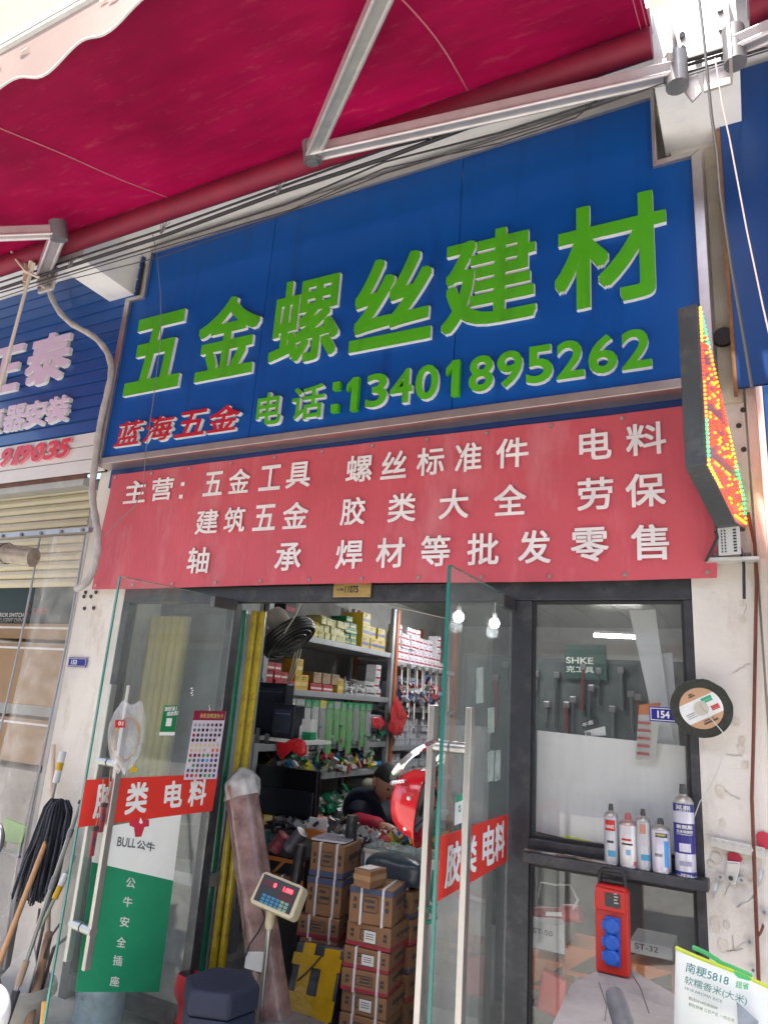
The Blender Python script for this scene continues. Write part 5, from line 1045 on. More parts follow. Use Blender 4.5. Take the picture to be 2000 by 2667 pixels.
def carton(N, a, b, w, d, z0, h, label, band=None, straps=2, note=False, seed=0, hor=True, grp=None, mat=None, twist=0.0, bandtop=False):
    r = random.Random(seed); a = (Matrix.Rotation(twist, 3, 'Z') @ a); b = (Matrix.Rotation(twist, 3, 'Z') @ b); O0 = V((N.x, N.y, z0)); up = V((0, 0, 1))
    t = T('carton', O0+a*w/2+b*d/2, label, 'carton', grp)
    def P(u, v, k): return O0+a*u+b*v+up*k
    bx = O('box', MB().obox(P(w/2, d/2, h/2), a*w/2, b*d/2, up*h/2).lump(.004, 7, seed), mat or kraft, t, bevel=.006)
    fa, fb = -b, -a                      # outward normals of the two visible faces
    def onA(u, k, wu, hk, m, nm, e=.003): O(nm, MB().obox(P(u, 0, k)+fa*e, a*wu/2, up*hk/2, fa*.0006), m, bx if nm == 'print' else t)
    def onB(v, k, wv, hk, m, nm, e=.003): O(nm, MB().obox(P(0, v, k)+fb*e, b*wv/2, up*hk/2, fb*.0006), m, bx if nm == 'print' else t)
    if band:
        kz = h*.9 if bandtop else h*.1; onA(w/2, kz, w*.99, h*.16, band, 'colour_band'); onB(d/2, kz, d*.99, h*.16, band, 'colour_band')
    # printed frame and marks
    cx, cz, fw_, fh_ = w*.5, h*.55, w*.34, h*.42
    for du, dk, wu, hk in ((0, fh_/2, fw_, .003), (0, -fh_/2, fw_, .003), (fw_/2, 0, .003, fh_), (-fw_/2, 0, .003, fh_)): onA(cx+du, cz+dk, wu, hk, ink, 'print', .0036)
    for i in range(2): onA(cx+r.uniform(-.1, .1)*fw_, cz+fh_*(.2-.36*i), fw_*r.uniform(.5, .75), h*.07, ink, 'print', .0036)
    for i, u in enumerate((.12, .86)):
        for k in range(2): onA(w*u, cz-.1*h+.2*h*k, w*.07, h*.12, ink, 'print', .0036)
    n = 6
    for i in range(n):                   # line of heavy printed marks on the side face
        v = d*(.2+.65*i/n); onB(v, h*.6, d*.07, h*.17, ink, 'print', .0036)
        if i % 2: onB(v, h*.38, d*.05, h*.04, ink, 'print', .0036)
    # plastic strapping
    for i in range(straps):
        u = w*(.22+.5*i/max(1, straps-1)) if straps > 1 else w*.5
        O('strap', MB().obox(P(u, d/2, h/2), a*.0065, b*(d/2+.0045), up*(h/2+.0045)), strap_m, t, bevel=.002)
    if hor: 
        v = d*.62; O('strap', MB().obox(P(w/2, v, h/2), a*(w/2+.0055), b*.0065, up*(h/2+.0055)), strap_m, t, bevel=.002)
    if note:
        onA(w*.45, h*.5, w*.26, h*.5, M('note_paper', (.66, .66, .64), .7, var=.05), 'note', .006)
        for i in range(3): onA(w*.45, h*(.42+.1*i), w*.18, h*.025, ink, 'print', .0075)
    # lid seam
    O('tape', MB().obox(P(w/2, d/2, h)+up*.0022, a*w/2, b*.022, up*.0008), M('tape_tan', (.38, .24, .12), .25, var=.08), t)
    return t
YR = .35
N, a, b, w_, d_ = frame_of((1015, 2485), (886, 2471), (1094, 2456), YR); d_ = .42
def zN(x, y, Y): return atY(x, y, Y).z
zs = [zN(1010, 2319, YR), zN(1010, 2419, YR), zN(1015, 2485, YR), zN(1020, 2544, YR), zN(1024, 2607, YR), zN(1027, 2673, YR)]
lb_ = ['strapped carton with blue top band under the small parcel', 'carton with torn red flap and paper note below the blue banded one', 'red banded strapped carton with a white note, third of the right stack', 'red banded strapped carton without a note, fourth of the right stack', 'strapped carton with a crumpled white label low in the right stack']
for i in range(5):
    carton(N, a, b, w_*(.93 if i == 0 else 1), d_, zs[i+1]+.001, zs[i]-zs[i+1]-.003, lb_[i], [inkb, inkr, inkr, inkr, None][i], 2 if i != 1 else 0, i in (1, 2, 4), i, i in (0, 4), None, None, [.07, -.06, .02, .05, -.04][i], i == 0)
hb = zs[5]-.08
k = 0
while hb > .02:                          # the stack goes on down to the floor below the frame
    hh = min(.14, hb); carton(N, a, b, w_, d_, .08+hb-hh+.001, hh-.002, ['plain strapped carton low under the right stack', 'strapped carton at the floor under the right stack', 'lowest carton on the floor of the right stack'][k], inkr, 2, False, 9+k); hb -= hh; k += 1
YLs = .58
N2, a2_, b2_, w2, d2 = frame_of((892, 2295), (798, 2285), (975, 2268), YLs); d2 = .46
zl_ = [zN(892, 2204, YLs), zN(892, 2295, YLs), zN(888, 2398, YLs), zN(883, 2457, YLs)]
carton(N2, a2_, b2_, w2, d2, zl_[1]+.002, zl_[0]-zl_[1]-.003, 'strapped carton carrying a magazine on top of the left stack', inkb, 2, False, 21)
carton(N2, a2_, b2_, w2*1.04, d2, zl_[2]+.001, zl_[1]-zl_[2]-.001, 'strapped carton with blue top band, second of the left stack', inkb, 2, False, 22, True, None, None, -.03, True)
carton(N2-a2_*.0, a2_, b2_, w2*1.2, d2, zl_[3]+.001, zl_[2]-zl_[3]-.002, 'wide carton with red base band under the left stack', inkr, 2, False, 23, False, None, None, .02)
carton(N2, a2_, b2_, w2*1.1, d2, .081, zl_[3]-.083, 'big plain carton on the floor under the left stack', inkr, 2, False, 24)
N3 = atY(769, 2462, .75); z3 = [zN(769, 2398, .75), zN(769, 2462, .75), zN(771, 2552, .75)]
carton(N3, a2_, b2_, .16, .25, z3[1], z3[0]-z3[1]-.003, 'carton with red base band tucked behind the long wrapped roll', inkr, 1, False, 25, False)
carton(N3, a2_, b2_, .16, .25, z3[2]-.02, z3[1]-z3[2]+.017, 'carton with vertical strap beneath the one behind the wrapped roll', inkb, 1, False, 26, False)
carton(N3, a2_, b2_, .17, .25, .081, max(.05, z3[2]-.104), 'carton on the floor behind the long wrapped roll', None, 1, False, 27, False)
N4 = atZ(962, 2319, zs[0]+.003); A4 = atZ(919, 2308, zs[0]+.003)-N4; a4 = A4.normalized(); b4 = V((-a4.y, a4.x, 0)); b4 = -b4 if b4.y < 0 else b4
O4 = T('small_parcel', N4, 'small plain kraft parcel with a white label on top', 'parcel'); hp = atY(962, 2270, N4.y).z-N4.z
O('box', MB().obox(N4+a4*A4.length/2+b4*.07+V((0, 0, hp/2)), a4*A4.length/2, b4*.07, V((0, 0, hp/2))).lump(.0025, 10, 2), kraft, O4, bevel=.005)
O('label', MB().obox(N4+a4*A4.length*.5+b4*.06+V((0, 0, hp+.0025)), a4*.035, b4*.045, V((0, 0, .0006))), M('note_paper', (.66, .66, .64)), O4)
O('tape', MB().obox(N4+a4*A4.length*.5+b4*.07+V((0, 0, hp*.55)), a4*(A4.length/2+.001), b4*.0712, V((0, 0, .012))), M('tape_tan', (.38, .24, .12)), O4)
# dark plastic sack behind, yellow taped parcel in front
c = atY(1035, 2300, .66); dkp = M('sack_dark', (.035, .05, .065), .28, var=.25, scale=6, bump=.8, bscale=12)
def sk(u, v): 
    a_ = u*2*math.pi; k = (1-abs(2*v-1)**4)**.5*.9+.1; return c+V((.17*math.copysign(abs(math.cos(a_))**.5, math.cos(a_))*k, .1*math.copysign(abs(math.sin(a_))**.5, math.sin(a_))*k, .15*v-.01))
O('plastic_sack', MB().grid(sk, 26, 12).lump(.012, 9), dkp, None, 'dark blue plastic sack lying behind the small parcel', 'sack', smooth=2)
hh = (c.z-.012-.08)/5
for i in range(5): carton(V((c.x+.13, c.y-.09, 0)), V((-1, .06, 0)).normalized(), V((.06, 1, 0)).normalized(), .27, .2, .081+hh*i, hh-.003, '%s carton from the floor in the stack under the dark plastic sack' % ORD[i], inkr if i % 2 else inkb, 2, i == 2, 40+i, False, None, None, .05*math.sin(i*2.1))
for i, (px_, py_, Y, w_q, h_q, lab) in enumerate(((735, 2330, .68, .2, .13, 'squat carton wedged below the black printed carton'), (748, 2372, .66, .22, .14, 'carton in the gap between the wrapped roll and the left stack'))):
    n_ = atY(px_+34, py_+24, Y); carton(n_, a2_, b2_, w_q, .18, n_.z, h_q, lab, inkr if i else None, 1, False, 50+i, False, None, None, .1*(i-.5))
YT = .4
q = [atY(775, 2452, YT), atY(897, 2472, YT), atY(888, 2700, YT), atY(757, 2670, YT)]
tpz = T('taped_parcel', (q[2].x, YT, .08), 'flat dark parcel wrapped in yellow tape leaning on the cartons', 'parcel')
zb0 = .085; ux = (q[1]-q[0]); mid = (q[0]+q[1])/2
poly = [q[0], q[1], V((q[1].x-.01, YT-.07, zb0)), V((q[0].x-.02, YT-.07, zb0))]
nrm = (poly[1]-poly[0]).cross(poly[3]-poly[0]).normalized(); nrm = nrm if nrm.y < 0 else -nrm
O('wrap', MB().prism([p-nrm*.11 for p in poly], nrm*.11).lump(.004, 9, 4), M('wrap_black', (.035, .04, .055), .25, var=.3, bump=.6, bscale=14), tpz, bevel=.012)
yt = M('tape_yellow', (.5, .3, .01), .22, var=.18, scale=9, bump=.5, bscale=24)
def onp(u, v): return poly[0].lerp(poly[1], u).lerp(poly[3].lerp(poly[2], u), v)
for u0, u1, v0, v1, e in ((.17, .42, -.004, 1, .003), (.62, .95, .03, 1, .003), (-.006, 1.006, .14, .3, .0045), (-.006, 1.006, .64, .88, .0045)):
    O('tape_band', MB().prism([onp(u0, v0)+nrm*e, onp(u1, v0)+nrm*e, onp(u1, v1)+nrm*e, onp(u0, v1)+nrm*e], nrm*.0012), yt, tpz)
O('handle_band', MB().tube([onp(.6, .12)+nrm*.008, onp(.4, .35)+nrm*.02, onp(.2, .5)+nrm*.008], .004, 6), M('dark', (.03, .03, .03)), tpz, smooth=True)
# things on the left stack and beside it
z = zl_[0]+.004
mg = T('magazine', N2, 'glossy catalogue lying on the left carton stack', 'magazine'); c = N2+a2_*w2*.55+b2_*.12; O('pages', MB().obox(V((c.x, c.y, z+.007)), a2_*w2*.5, b2_*.1, V((0, 0, .005))), M('paper_white', (.6, .6, .62), .35), mg); O('cover', MB().obox(V((c.x, c.y, z+.013)), a2_*w2*.5, b2_*.1, V((0, 0, .0008))), M('cover_mix', (.3, .12, .12), .3, var=.5, scale=22, col2=(.35, .4, .5)), mg)
def spool(c, ax, r_, L_, col, label, dark=(.03, .03, .03)):
    t = T('tape_spool', c, label, 'spool'); ax = V(ax).normalized()
    O('winding', MB().lathe(c, [(r_*.4, .0), (r_, .002), (r_, L_*.33), (r_*.985, L_*.34), (r_, L_*.35), (r_, L_*.66), (r_*.985, L_*.67), (r_, L_*.68), (r_, L_), (r_*.4, L_)], 24, ax), M('spool_'+'%02x%02x%02x' % tuple(int(k*99) for k in col), col, .3, var=.15, scale=30), t, smooth=True)
    O('core', MB().lathe(c, [(r_*.41, -.001), (r_*.41, L_+.001)], 16, ax), M('core_kraft', (.3, .2, .12)), t); return t
spool(V((atY(913, 2190, .75).x, .75, z+.0)), (0, 0, 1), .034, .13, (.03, .035, .04), 'upright black tape spool standing by the magazine')
spool(atY(712, 2215, .72), (.55, .1, .8), .04, .11, (.28, .06, .08), 'dark red tape spool lying beside the monitor')
spool(atY(750, 2212, .66), (.6, .1, .75), .04, .13, (.12, .12, .14), 'silvery black tape spool leaning in the black carton')
spool(atY(768, 2300, .6), (.1, .0, 1), .032, .2, (.03, .03, .035), 'tall black tape spool below the silvery one')
spool(atY(690, 2195, .76), (0, 0, 1), .03, .07, (.02, .08, .07), 'dark green tape spool beside the red one')
hb_ = T('hook_pack', atY(828, 2195, .8), 'open white and orange box standing behind the magazine', 'box'); A = atY(806, 2128, .8); B = atY(848, 2190, .8)
O('card_back', MB().box((A.x, .8, B.z), (B.x, .81, A.z)), M('box_white', (.6, .6, .58)), hb_, bevel=.004); O('card_front', MB().box((A.x-.002, .76, B.z), (B.x+.002, .799, B.z+(A.z-B.z)*.45)), M('box_orange', (.55, .16, .02), .5), hb_, bevel=.003); O('tool', MB().bar((A.x+.04, .79, B.z+.07), (A.x+.07, .79, A.z-.02), .016, .01, (0, 1, 0)), M('dark', (.03, .03, .03)), hb_)
bk = T('black_box', atY(740, 2300, .7), 'black printed carton with orange stripe holding the spools', 'box'); A = atY(688, 2222, .7); B = atY(790, 2300, .7)
O('box', MB().box((A.x, .7, .081), (B.x, .8, A.z)), M('box_black', (.012, .013, .018), .35), bk, bevel=.004); O('stripe', MB().box((A.x-.001, .698, A.z-.03), (B.x+.001, .6992, A.z-.008)), M('box_orange', (.55, .16, .02)), bk)
O('picture', MB().obox(V(((A.x+B.x)/2-.03, .698, (A.z+B.z)/2)), V((.05, 0, .05)), V((-.006, 0, .006)), V((0, .001, 0))), M('wood_tan', (.45, .2, .06)), bk); O('stripe', MB().box((A.x-.001, .698, B.z-.02), (B.x+.001, .6992, B.z+.008)), M('box_orange', (.55, .16, .02)), bk)
# ---------------------------------------------------------------- long wrapped roll
p0 = atY(626, 2045, .13); p1 = atY(690, 2500, .1); d = (p1-p0); p2 = p0+d*((.09-p0.z)/d.z); ax = (p2-p0).normalized()
tr = T('wrapped_roll', p2, 'long pinkish brown roll in clear wrapping leaning in the doorway', 'roll'); e1 = ax.orthogonal().normalized(); e2 = ax.cross(e1); L_ = (p2-p0).length
def rl(u, v): aa = u*2*math.pi; r_ = .084*(1+.05*math.sin(aa*6)+.012*math.sin(v*40+aa*2)); return p0+ax*L_*v+(e1*math.cos(aa)+e2*math.sin(aa))*r_
O('roll', MB().grid(rl, 56, 60).lump(.003, 14), M('roll_pink', (.2, .11, .105), .2, var=.3, scale=10, coat=.6, col2=(.36, .24, .22), bump=.9, bscale=12, bmap=(2, 2, .5)), tr, smooth=2)
def capf(u, v): aa = u*2*math.pi; r_ = .09*(1 if v > .45 else max(.02, v/.45)**.5)*(1+.06*math.sin(aa*9+v*6)); return p0-ax*(.085-.15*v)+(e1*math.cos(aa)+e2*math.sin(aa))*r_+_rt*.02*(1-v)
O('cap_film', MB().grid(capf, 40, 12).lump(.008, 16), FILM('cap_film', (.6, .6, .58), .75, .15, .8), tr, smooth=2)
O('label', MB().prism([atY(x, y, .005) for x, y in ((642, 2480), (687, 2480), (682, 2535), (636, 2522))], (0, .001, 0)), M('note_paper', (.66, .66, .64)), tr)
mkp = p0+ax*L_*.63-_f*.0755
O('ink_mark', MB().tube([mkp+_rt*(.012*math.sin(k*1.9)+.004*math.cos(k*.7)*1)-V((0, 0, .012*k)) for k in range(10)], .0016, 5), ink, tr)
# ---------------------------------------------------------------- platform scale
sx = atY(705, 2376, -.02); sp = T('platform_scale', (sx.x, .15, .08), 'bench scale with cream display head on a steel post', 'scale')
cr = M('scale_cream', (.55, .5, .34), .4, var=.08, dirt=(.3, .25, .15), damt=.4, dscale=14)
pb = atY(676, 2660, .02); O('post', MB().cyl(sx, sx+(pb-sx)*((.17-sx.z)/(pb.z-sx.z)), .014, 14), dst, sp, smooth=True)
O('collar', MB().lathe(sx+V((0, 0, -.05)), [(.018, -.02), (.022, 0), (.022, .06), (.03, .075)], 16), cr, sp, smooth=True)
hc_ = atY(722, 2330, -.06); hn = (V((.12, -.9, .42))).normalized(); hu = (V((0, 0, 1))-hn*hn.z).normalized(); hr_ = hu.cross(hn).normalized(); hr_ = hr_ if hr_.x > 0 else -hr_
ct_ = Matrix.Rotation(R(-10), 3, hn); hr_ = ct_ @ hr_; hu = ct_ @ hu
O('head', MB().prism([hc_+hr_*x+hu*y-hn*.07 for x, y in ((-.12, -.065), (-.105, -.075), (.105, -.075), (.12, -.06), (.115, .06), (.1, .07), (-.1, .07), (-.115, .06))], hn*.075), cr, sp, bevel=.008)
O('head_back', MB().prism([hc_+hr_*x+hu*y-hn*.12 for x, y in ((-.09, -.06), (.09, -.06), (.08, .04), (-.08, .04))], hn*.05), cr, sp, bevel=.01)
O('panel', MB().obox(hc_+hn*.006, hr_*.1, hu*.058, hn*.002), M('panel_black', (.015, .02, .025), .25), sp)
led = M('display_red', (1, .02, .03), .4, emit=4, var=0)
for s_, x, y, wd in (('0', -.03, .02, .014), ('1.000', .025, .02, .05)):
    O('window', MB().obox(hc_+hn*.0085+hr_*(-.05 if s_ == '0' else .05)+hu*.028, hr_*.04, hu*.015, hn*.0006), M('panel_red', (.08, .01, .012), .2), sp)
    m = MB(); text(m, s_, hc_+hn*.0096+hr_*x+hu*y, hr_, hu, wd, .018, 0, .02); O('digits', m, led, sp)
O('window', MB().obox(hc_+hn*.0085+hr_*.05+hu*-.006, hr_*.04, hu*.012, hn*.0006), M('panel_red', (.08, .01, .012)), sp)
for i in range(3):
    for j in range(6): O('key', MB().obox(hc_+hn*.009+hr_*(-.055+.025*j)+hu*(-.024-.0145*i), hr_*.0095, hu*.0055, hn*.0012), M('key_blue' if j < 4 else 'key_pale', (.03, .2, .35) if j < 4 else (.2, .35, .28), .4), sp)
pl = [atZ(x, y, .2) for x, y in ((745, 2624), (660, 2670), (830, 2760), (915, 2690))]
O('platform', MB().prism([V((p.x, p.y, .17)) for p in pl], (0, 0, .03)), M('platform_steel', (.2, .2, .2), .4, .5, var=.25, scale=8, dirt=(.1, .08, .06), damt=.5), sp, bevel=.006)
O('base', MB().prism([V((p.x, p.y, .081)) + (sum(pl, V())/4-V((p.x, p.y, .2)))*.12 for p in pl], (0, 0, .088)), cr, sp)
cab([(681, 2362), (690, 2395), (672, 2430), (650, 2460), (640, 2490)], .004, 'black lead drooping from the scale head', -.0)
# ---------------------------------------------------------------- navy hexagon stool
hx_ = atZ(580, 2552, .42); st2 = T('stool', (hx_.x, hx_.y, 0), 'navy padded hexagonal stool beside the left glass door', 'stool')
def hexp(z, r_): return [V((hx_.x+r_*math.cos(R(20+60*i)), hx_.y+r_*math.sin(R(20+60*i)), z)) for i in range(6)]
nv = M('stool_navy', (.011, .017, .042), .7, var=.12, scale=8, bump=.25, bscale=90)
O('body', MB().prism(hexp(.003, .165), (0, 0, .315)), nv, st2, bevel=.012); O('cushion', MB().prism(hexp(.319, .173), (0, 0, .1)), nv, st2, bevel=.02, seg=4)
c = atY(487, 2590, -.02); O('red_cloth', MB().grid(lambda u, v: c+V((.05*math.cos(u*6.283)*(1+.3*math.sin(v*9)), .04*math.sin(u*6.283)*(1+.3*math.cos(v*7)), .09-.33*v)), 20, 14).lump(.02, 9), M('cloth_red', (.4, .012, .02), .7, var=.2), None, 'crumpled red cloth behind the glass door beside the navy stool', 'cloth', smooth=2)
cab([(512, 2540), (508, 2600), (495, 2640), (480, 2680)], .006, 'tan cord running down behind the left glass door', -.14, M('cord_tan', (.5, .36, .2), .7))
# ---------------------------------------------------------------- upright pipes and profiles at the left jamb
def stand(px, Y, r_, col, label, cat, spots=None, ztop=2.1, px2=None, grp=None, nm='pipe'):
    x = atY(px, 1570, Y).x; m = MB().cyl((x, Y, .081), (x+(.01 if spots else 0), Y, ztop), r_, 16)
    return O(nm, m, M('std_'+'%02x%02x%02x' % tuple(int(k*99) for k in col), col, .25, var=.15, scale=16, dirt=spots, damt=.8 if spots else 0, dscale=26, coat=.3), None, label, cat, grp, smooth=True)
stand(634, .2, .03, (.01, .16, .09), 'glossy green pipe standing at the left door jamb', 'pipe')
stand(664, .22, .021, (.42, .32, .01), 'rust spotted yellow pipe next to the green one', 'pipe', (.2, .06, .02)); stand(684, .24, .021, (.42, .32, .01), 'rust spotted yellow pipe standing nearest the wall fan', 'pipe', (.2, .06, .02))
for i, px in enumerate((611, 616, 621)): O('trim_strip', MB().box((atY(px, 1570, .09).x-.004, .085, .081), (atY(px, 1570, .09).x+.004, .1, 2.08)), M('strip_silver', (.5, .52, .55), .25, .8), None, ['silver trim strip standing behind the left jamb, first of three', 'silver trim strip standing behind the left jamb, middle of three', 'silver trim strip standing behind the left jamb, last of three'][i], 'trim strip')
stand(603, .1, .012, (.4, .27, .1), 'golden ribbed pole standing behind the glass door edge', 'pole')
stand(668, .3, .035, (.012, .012, .05), 'dark violet plastic roll standing behind the pipes', 'roll', None, 1.0)
# yellow tubes in the left window
for i in range(5):
    x = atY(392+19*i, 1700, .2).x; O('yellow_roll', MB().tube([(x, .2, .7), (x+.01, .2, 1.4), (x, .21, 2.06)], [.037, .034, .036], 14), M('roll_yellow', (.4, .34, .1), .6, var=.12), None, 'fat yellow roll behind the left window, %s from the white pillar' % ORD[i], 'roll', 'yellow rolls behind the left window', smooth=True)
O('cardboard_sheet', MB().box((xLw0+.06, .36, .5), (xLj-.06, .38, 2.1)), M('sheet_grey', (.2, .22, .23), .6, var=.2), None, 'grey sheet standing behind the yellow rolls', 'sheet')
O('roll_shelf', MB().box((xLw0+.06, .1, .64), (xLj-.06, .34, .698)), shelfm, None, 'low grey shelf under the yellow rolls in the left window', 'shelf')
jug = T('water_jug', (atY(190, 2650, -.05).x, -.2, 0), 'pale blue water jug behind the left glass door', 'jug'); c = V((-3.0, -.12, .0)); O('jug', MB().lathe(c, [(.1, 0), (.12, .02), (.12, .2), (.112, .21), (.12, .22), (.12, .33), (.06, .38), (.03, .4), (.03, .44)], 22), FILM('jug_blue', (.35, .5, .6), .7, .2, .1), jug, smooth=True)
# ================================================================== BEHIND THE RIGHT WINDOW
wbd = M('board_plain', (.8, .79, .76), .5, var=.04, scale=2)
Yb = .1
bd = [atY(x, y, Yb) for x, y in ((1398, 1903), (1784, 1944), (1790, 2260), (1388, 2165))]
O('white_board', MB().prism([V((bd[0].x, Yb, bd[0].z)), V((bd[1].x, Yb, bd[1].z)), V((bd[1].x, Yb, bd[2].z)), V((bd[0].x, Yb, bd[3].z))], (0, .018, 0)), wbd, None, 'plain white board leaning inside the right window', 'board', bevel=.002)
for i, pts in enumerate(([(1638, 1590), (1706, 1588), (1757, 1950), (1718, 1950)], [(1717, 1703), (1750, 1700), (1770, 1950), (1735, 1950)])):
    O('foam_strip', MB().prism([atY(x, y, .16+.03*i) for x, y in pts], (0, .012, 0)), M('foam_white', (.6, .62, .62), .5, var=.05), None, ['wide tapering white foam strip leaning inside the right window', 'narrow white foam strip beside the tapering one'][i], 'foam strip')
gb_ = T('green_wall_sign', atY(1530, 1770, 2.6), 'dark green sign with white lettering on the wall behind the right window', 'sign'); A = atY(1470, 1678, 2.6); B = atY(1580, 1772, 2.6)
O('board', MB().box((A.x, 2.6, B.z), (B.x, 2.62, A.z)), M('sign_green', (.008, .06, .05), .4), gb_)
for s_, y0, x0, x1 in (('SHKE', 1728, 1474, 1545), ('克工具', 1751, 1474, 1547)):
    p = atY(x0, y0, 2.6); q_ = atY(x1, y0, 2.6); m = MB(); text(m, s_, (p.x, 2.597, p.z), (1, 0, 0), (0, 0, 1), q_.x-p.x, .05, 0, .02); O('lettering', m, M('print_pale', (.62, .68, .62)), gb_)
O('tool_wall', MB().box((-2.2, 2.64, .08), (-.12, 2.7, 2.08)), M('pegboard', (.07, .085, .09), .7, var=.3), None, 'grey pegboard wall hung with tools behind the right window', 'pegboard')
r = random.Random(21)
for i in range(26):
    x = -1.9+i*.068+r.uniform(-.025, .025); zt2 = 1.9+r.uniform(-.25, .12); L_ = r.uniform(.12, .55)
    col = r.choice([(.05, .055, .06), (.16, .17, .18), (.09, .09, .1), (.2, .05, .05)]); t = T('wall_tool', (x, 2.6, zt2-L_), 'tool hanging on the pegboard behind the right window, %s from the doorway' % ORD[i], 'tool', 'tools hanging on the pegboard')
    O('shaft', MB().cyl((x, 2.605, zt2), (x+r.uniform(-.01, .01), 2.605, zt2-L_), r.uniform(.008, .018), 8), M('wt_%02x%02x' % (int(col[0]*99), int(col[1]*99)), col, .4, .4), t, smooth=True)
    O('head', MB().box((x-.025, 2.59, zt2-.03), (x+.025, 2.62, zt2+.02)), M('wt_head', (.2, .2, .21), .35, .6), t, bevel=.006)
bcd = T('blister_card', atY(1680, 1985, .07), 'orange topped blister card of red refills behind the glass', 'blister card')
cpoly = [atY(x, y, .07) for x, y in ((1664, 1838), (1720, 1832), (1708, 1982), (1655, 1979))]
O('card', MB().prism(cpoly, (0, .003, 0)), M('card_grey', (.5, .5, .48), .5), bcd); O('card_head', MB().prism([atY(x, y, .066) for x, y in ((1664, 1836), (1720, 1830), (1718, 1862), (1663, 1862))], (0, .002, 0)), M('box_orange', (.55, .16, .02)), bcd)
for i in range(5): p = atY(1681-i*.8, 1884+20*i, .066); O('refill', MB().box((p.x-.028, .06, p.z-.005), (p.x+.02, .068, p.z+.005)), M('refill_red', (.4, .06, .06), .4), bcd)
kt = T('price_card', atY(1540, 1915, .13), 'tilted black and white price card above the white board', 'price card')
O('card', MB().prism([atY(x, y, .13) for x, y in ((1512, 1882), (1556, 1868), (1561, 1884), (1517, 1900))], (0, .002, 0)), M('card_black', (.02, .02, .02), .5), kt); o_ = atY(1518, 1896, .128); m = MB(); text(m, '牛志', o_, atY(1550, 1884, .128)-o_, atY(1515, 1886, .128)-o_, .05, .018, 0, .02); O('lettering', m, swht, kt)
O('tag', MB().prism([atY(x, y, .135) for x, y in ((1522, 1905), (1575, 1892), (1578, 1916), (1524, 1918))], (0, .002, 0)), swht, kt)
o_ = atY(1526, 1918, .132); m = MB(); text(m, '50', (o_.x, .132, o_.z), (1, 0, 0), (0, 0, 1), .02, .018, 0, .02); O('lettering', m, ink, kt)
ys = T('yellow_screwdriver', atY(1500, 2200, .09), 'neon yellow handled tool lying at the foot of the white board', 'tool'); a, b_ = atY(1466, 2185, .085), atY(1538, 2200, .085); O('grip', MB().tube([a, a.lerp(b_, .5), b_], [.014, .016, .012], 10), M('neon_yellow', (.5, .55, .02), .4), ys, smooth=True); O('shaft', MB().cyl(b_, b_+(b_-a)*.4, .004, 8), chrome, ys)
# lower pane: cartons, torch
def wbox(a_, b_, Y, dp, mat, label, txt=None, stripe=None, tri=False):
    A = atY(*a_, Y); B = atY(*b_, Y); t = T('tool_case', ((A.x+B.x)/2, Y, B.z), label, 'box'); O('box', MB().box((A.x, Y, B.z), (B.x, Y+dp, A.z)), mat, t, bevel=.003)
    if txt: m = MB(); text(m, txt[0], (A.x+(B.x-A.x)*.12, Y-.002, B.z+(A.z-B.z)*txt[1]), (1, 0, 0), (0, 0, 1), (B.x-A.x)*.55, .02, 0, .01); O('lettering', m, ink, t)
    if tri: O('wedge_print', MB().prism([(A.x+.02, Y-.0022, B.z+.02), (B.x-.005, Y-.0022, A.z-.008), (B.x-.005, Y-.0022, B.z+.02)], (0, .0012, 0)), M('case_dark', (.03, .03, .03), .5), t)
    return t
og = M('case_orange', (.5, .15, .03), .5, var=.08); gc = M('case_silver', (.45, .46, .46), .4, var=.06)
wbox((1378, 2396), (1470, 2488), .16, .2, gc, 'silver carton marked ST-50 behind the lower right pane', ('ST-50', .55)); wbox((1376, 2490), (1468, 2600), .17, .2, og, 'orange carton under the ST-50 one', None, None, True); wbox((1470, 2460), (1562, 2560), .2, .2, og, 'orange and black carton between the two silver ones', None, None, True)
wbox((1640, 2448), (1752, 2505), .16, .2, gc, 'silver carton marked ST-32 behind the lower right pane', ('ST-32', .4)); wbox((1640, 2507), (1755, 2600), .165, .2, og, 'orange carton with black wedge under the ST-32 one', None, None, True)
wbox((1376, 2602), (1760, 2720), .18, .2, M('case_dark', (.03, .03, .03)), 'dark carton base row below the orange cartons')
wbox((1500, 2562), (1640, 2601), .2, .15, M('case_brown', (.2, .12, .07), .6), 'brown carton filling the gap between the orange ones')
zb1 = atY(1500, 2720, .18).z; O('window_plinth', MB().box((xMr+.01, .16, .081), (xRw-.01, .4, zb1-.001)), shelfm, None, 'grey plinth under the tool cartons in the right window', 'plinth')
tc_ = T('torch', atY(1450, 2400, .12), 'red torch with dark strap behind the lower right pane', 'torch'); a, b_ = atY(1392, 2376, .13), atY(1490, 2380, .12); d = (b_-a).normalized(); trd = M('torch_red', (.42, .05, .07), .35)
O('barrel', MB().tube([a, a+d*.02, a+(b_-a)*.7, a+(b_-a)*.8, b_, b_+d*.035], [.016, .02, .021, .032, .034, .03], 16), trd, tc_, smooth=True); O('badge', MB().obox(a.lerp(b_, .6)-V((0, .026, 0)), d*.04, V((0, 0, .007)), V((0, .004, 0))), swht, tc_)
O('strap', MB().tube([b_+V((0, -.02, 0)), b_+V((.03, -.03, .06)), b_+V((-.0, -.03, .11)), b_+V((-.06, -.03, .1)), a+V((.03, -.02, .12)), a+V((.02, -.02, .06))], .006, 6, flat=.4), M('strap_white', (.62, .6, .62)), tc_, smooth=True)
sk_ = atY(1440, 2590, .12); O('red_packet', MB().obox(sk_, V((.05, 0, -.01)), V((0, .02, 0)), V((.008, 0, .07))).lump(.006, 12), rbag, None, 'red packet behind the lower right pane below the orange carton', 'packet', bevel=.006)
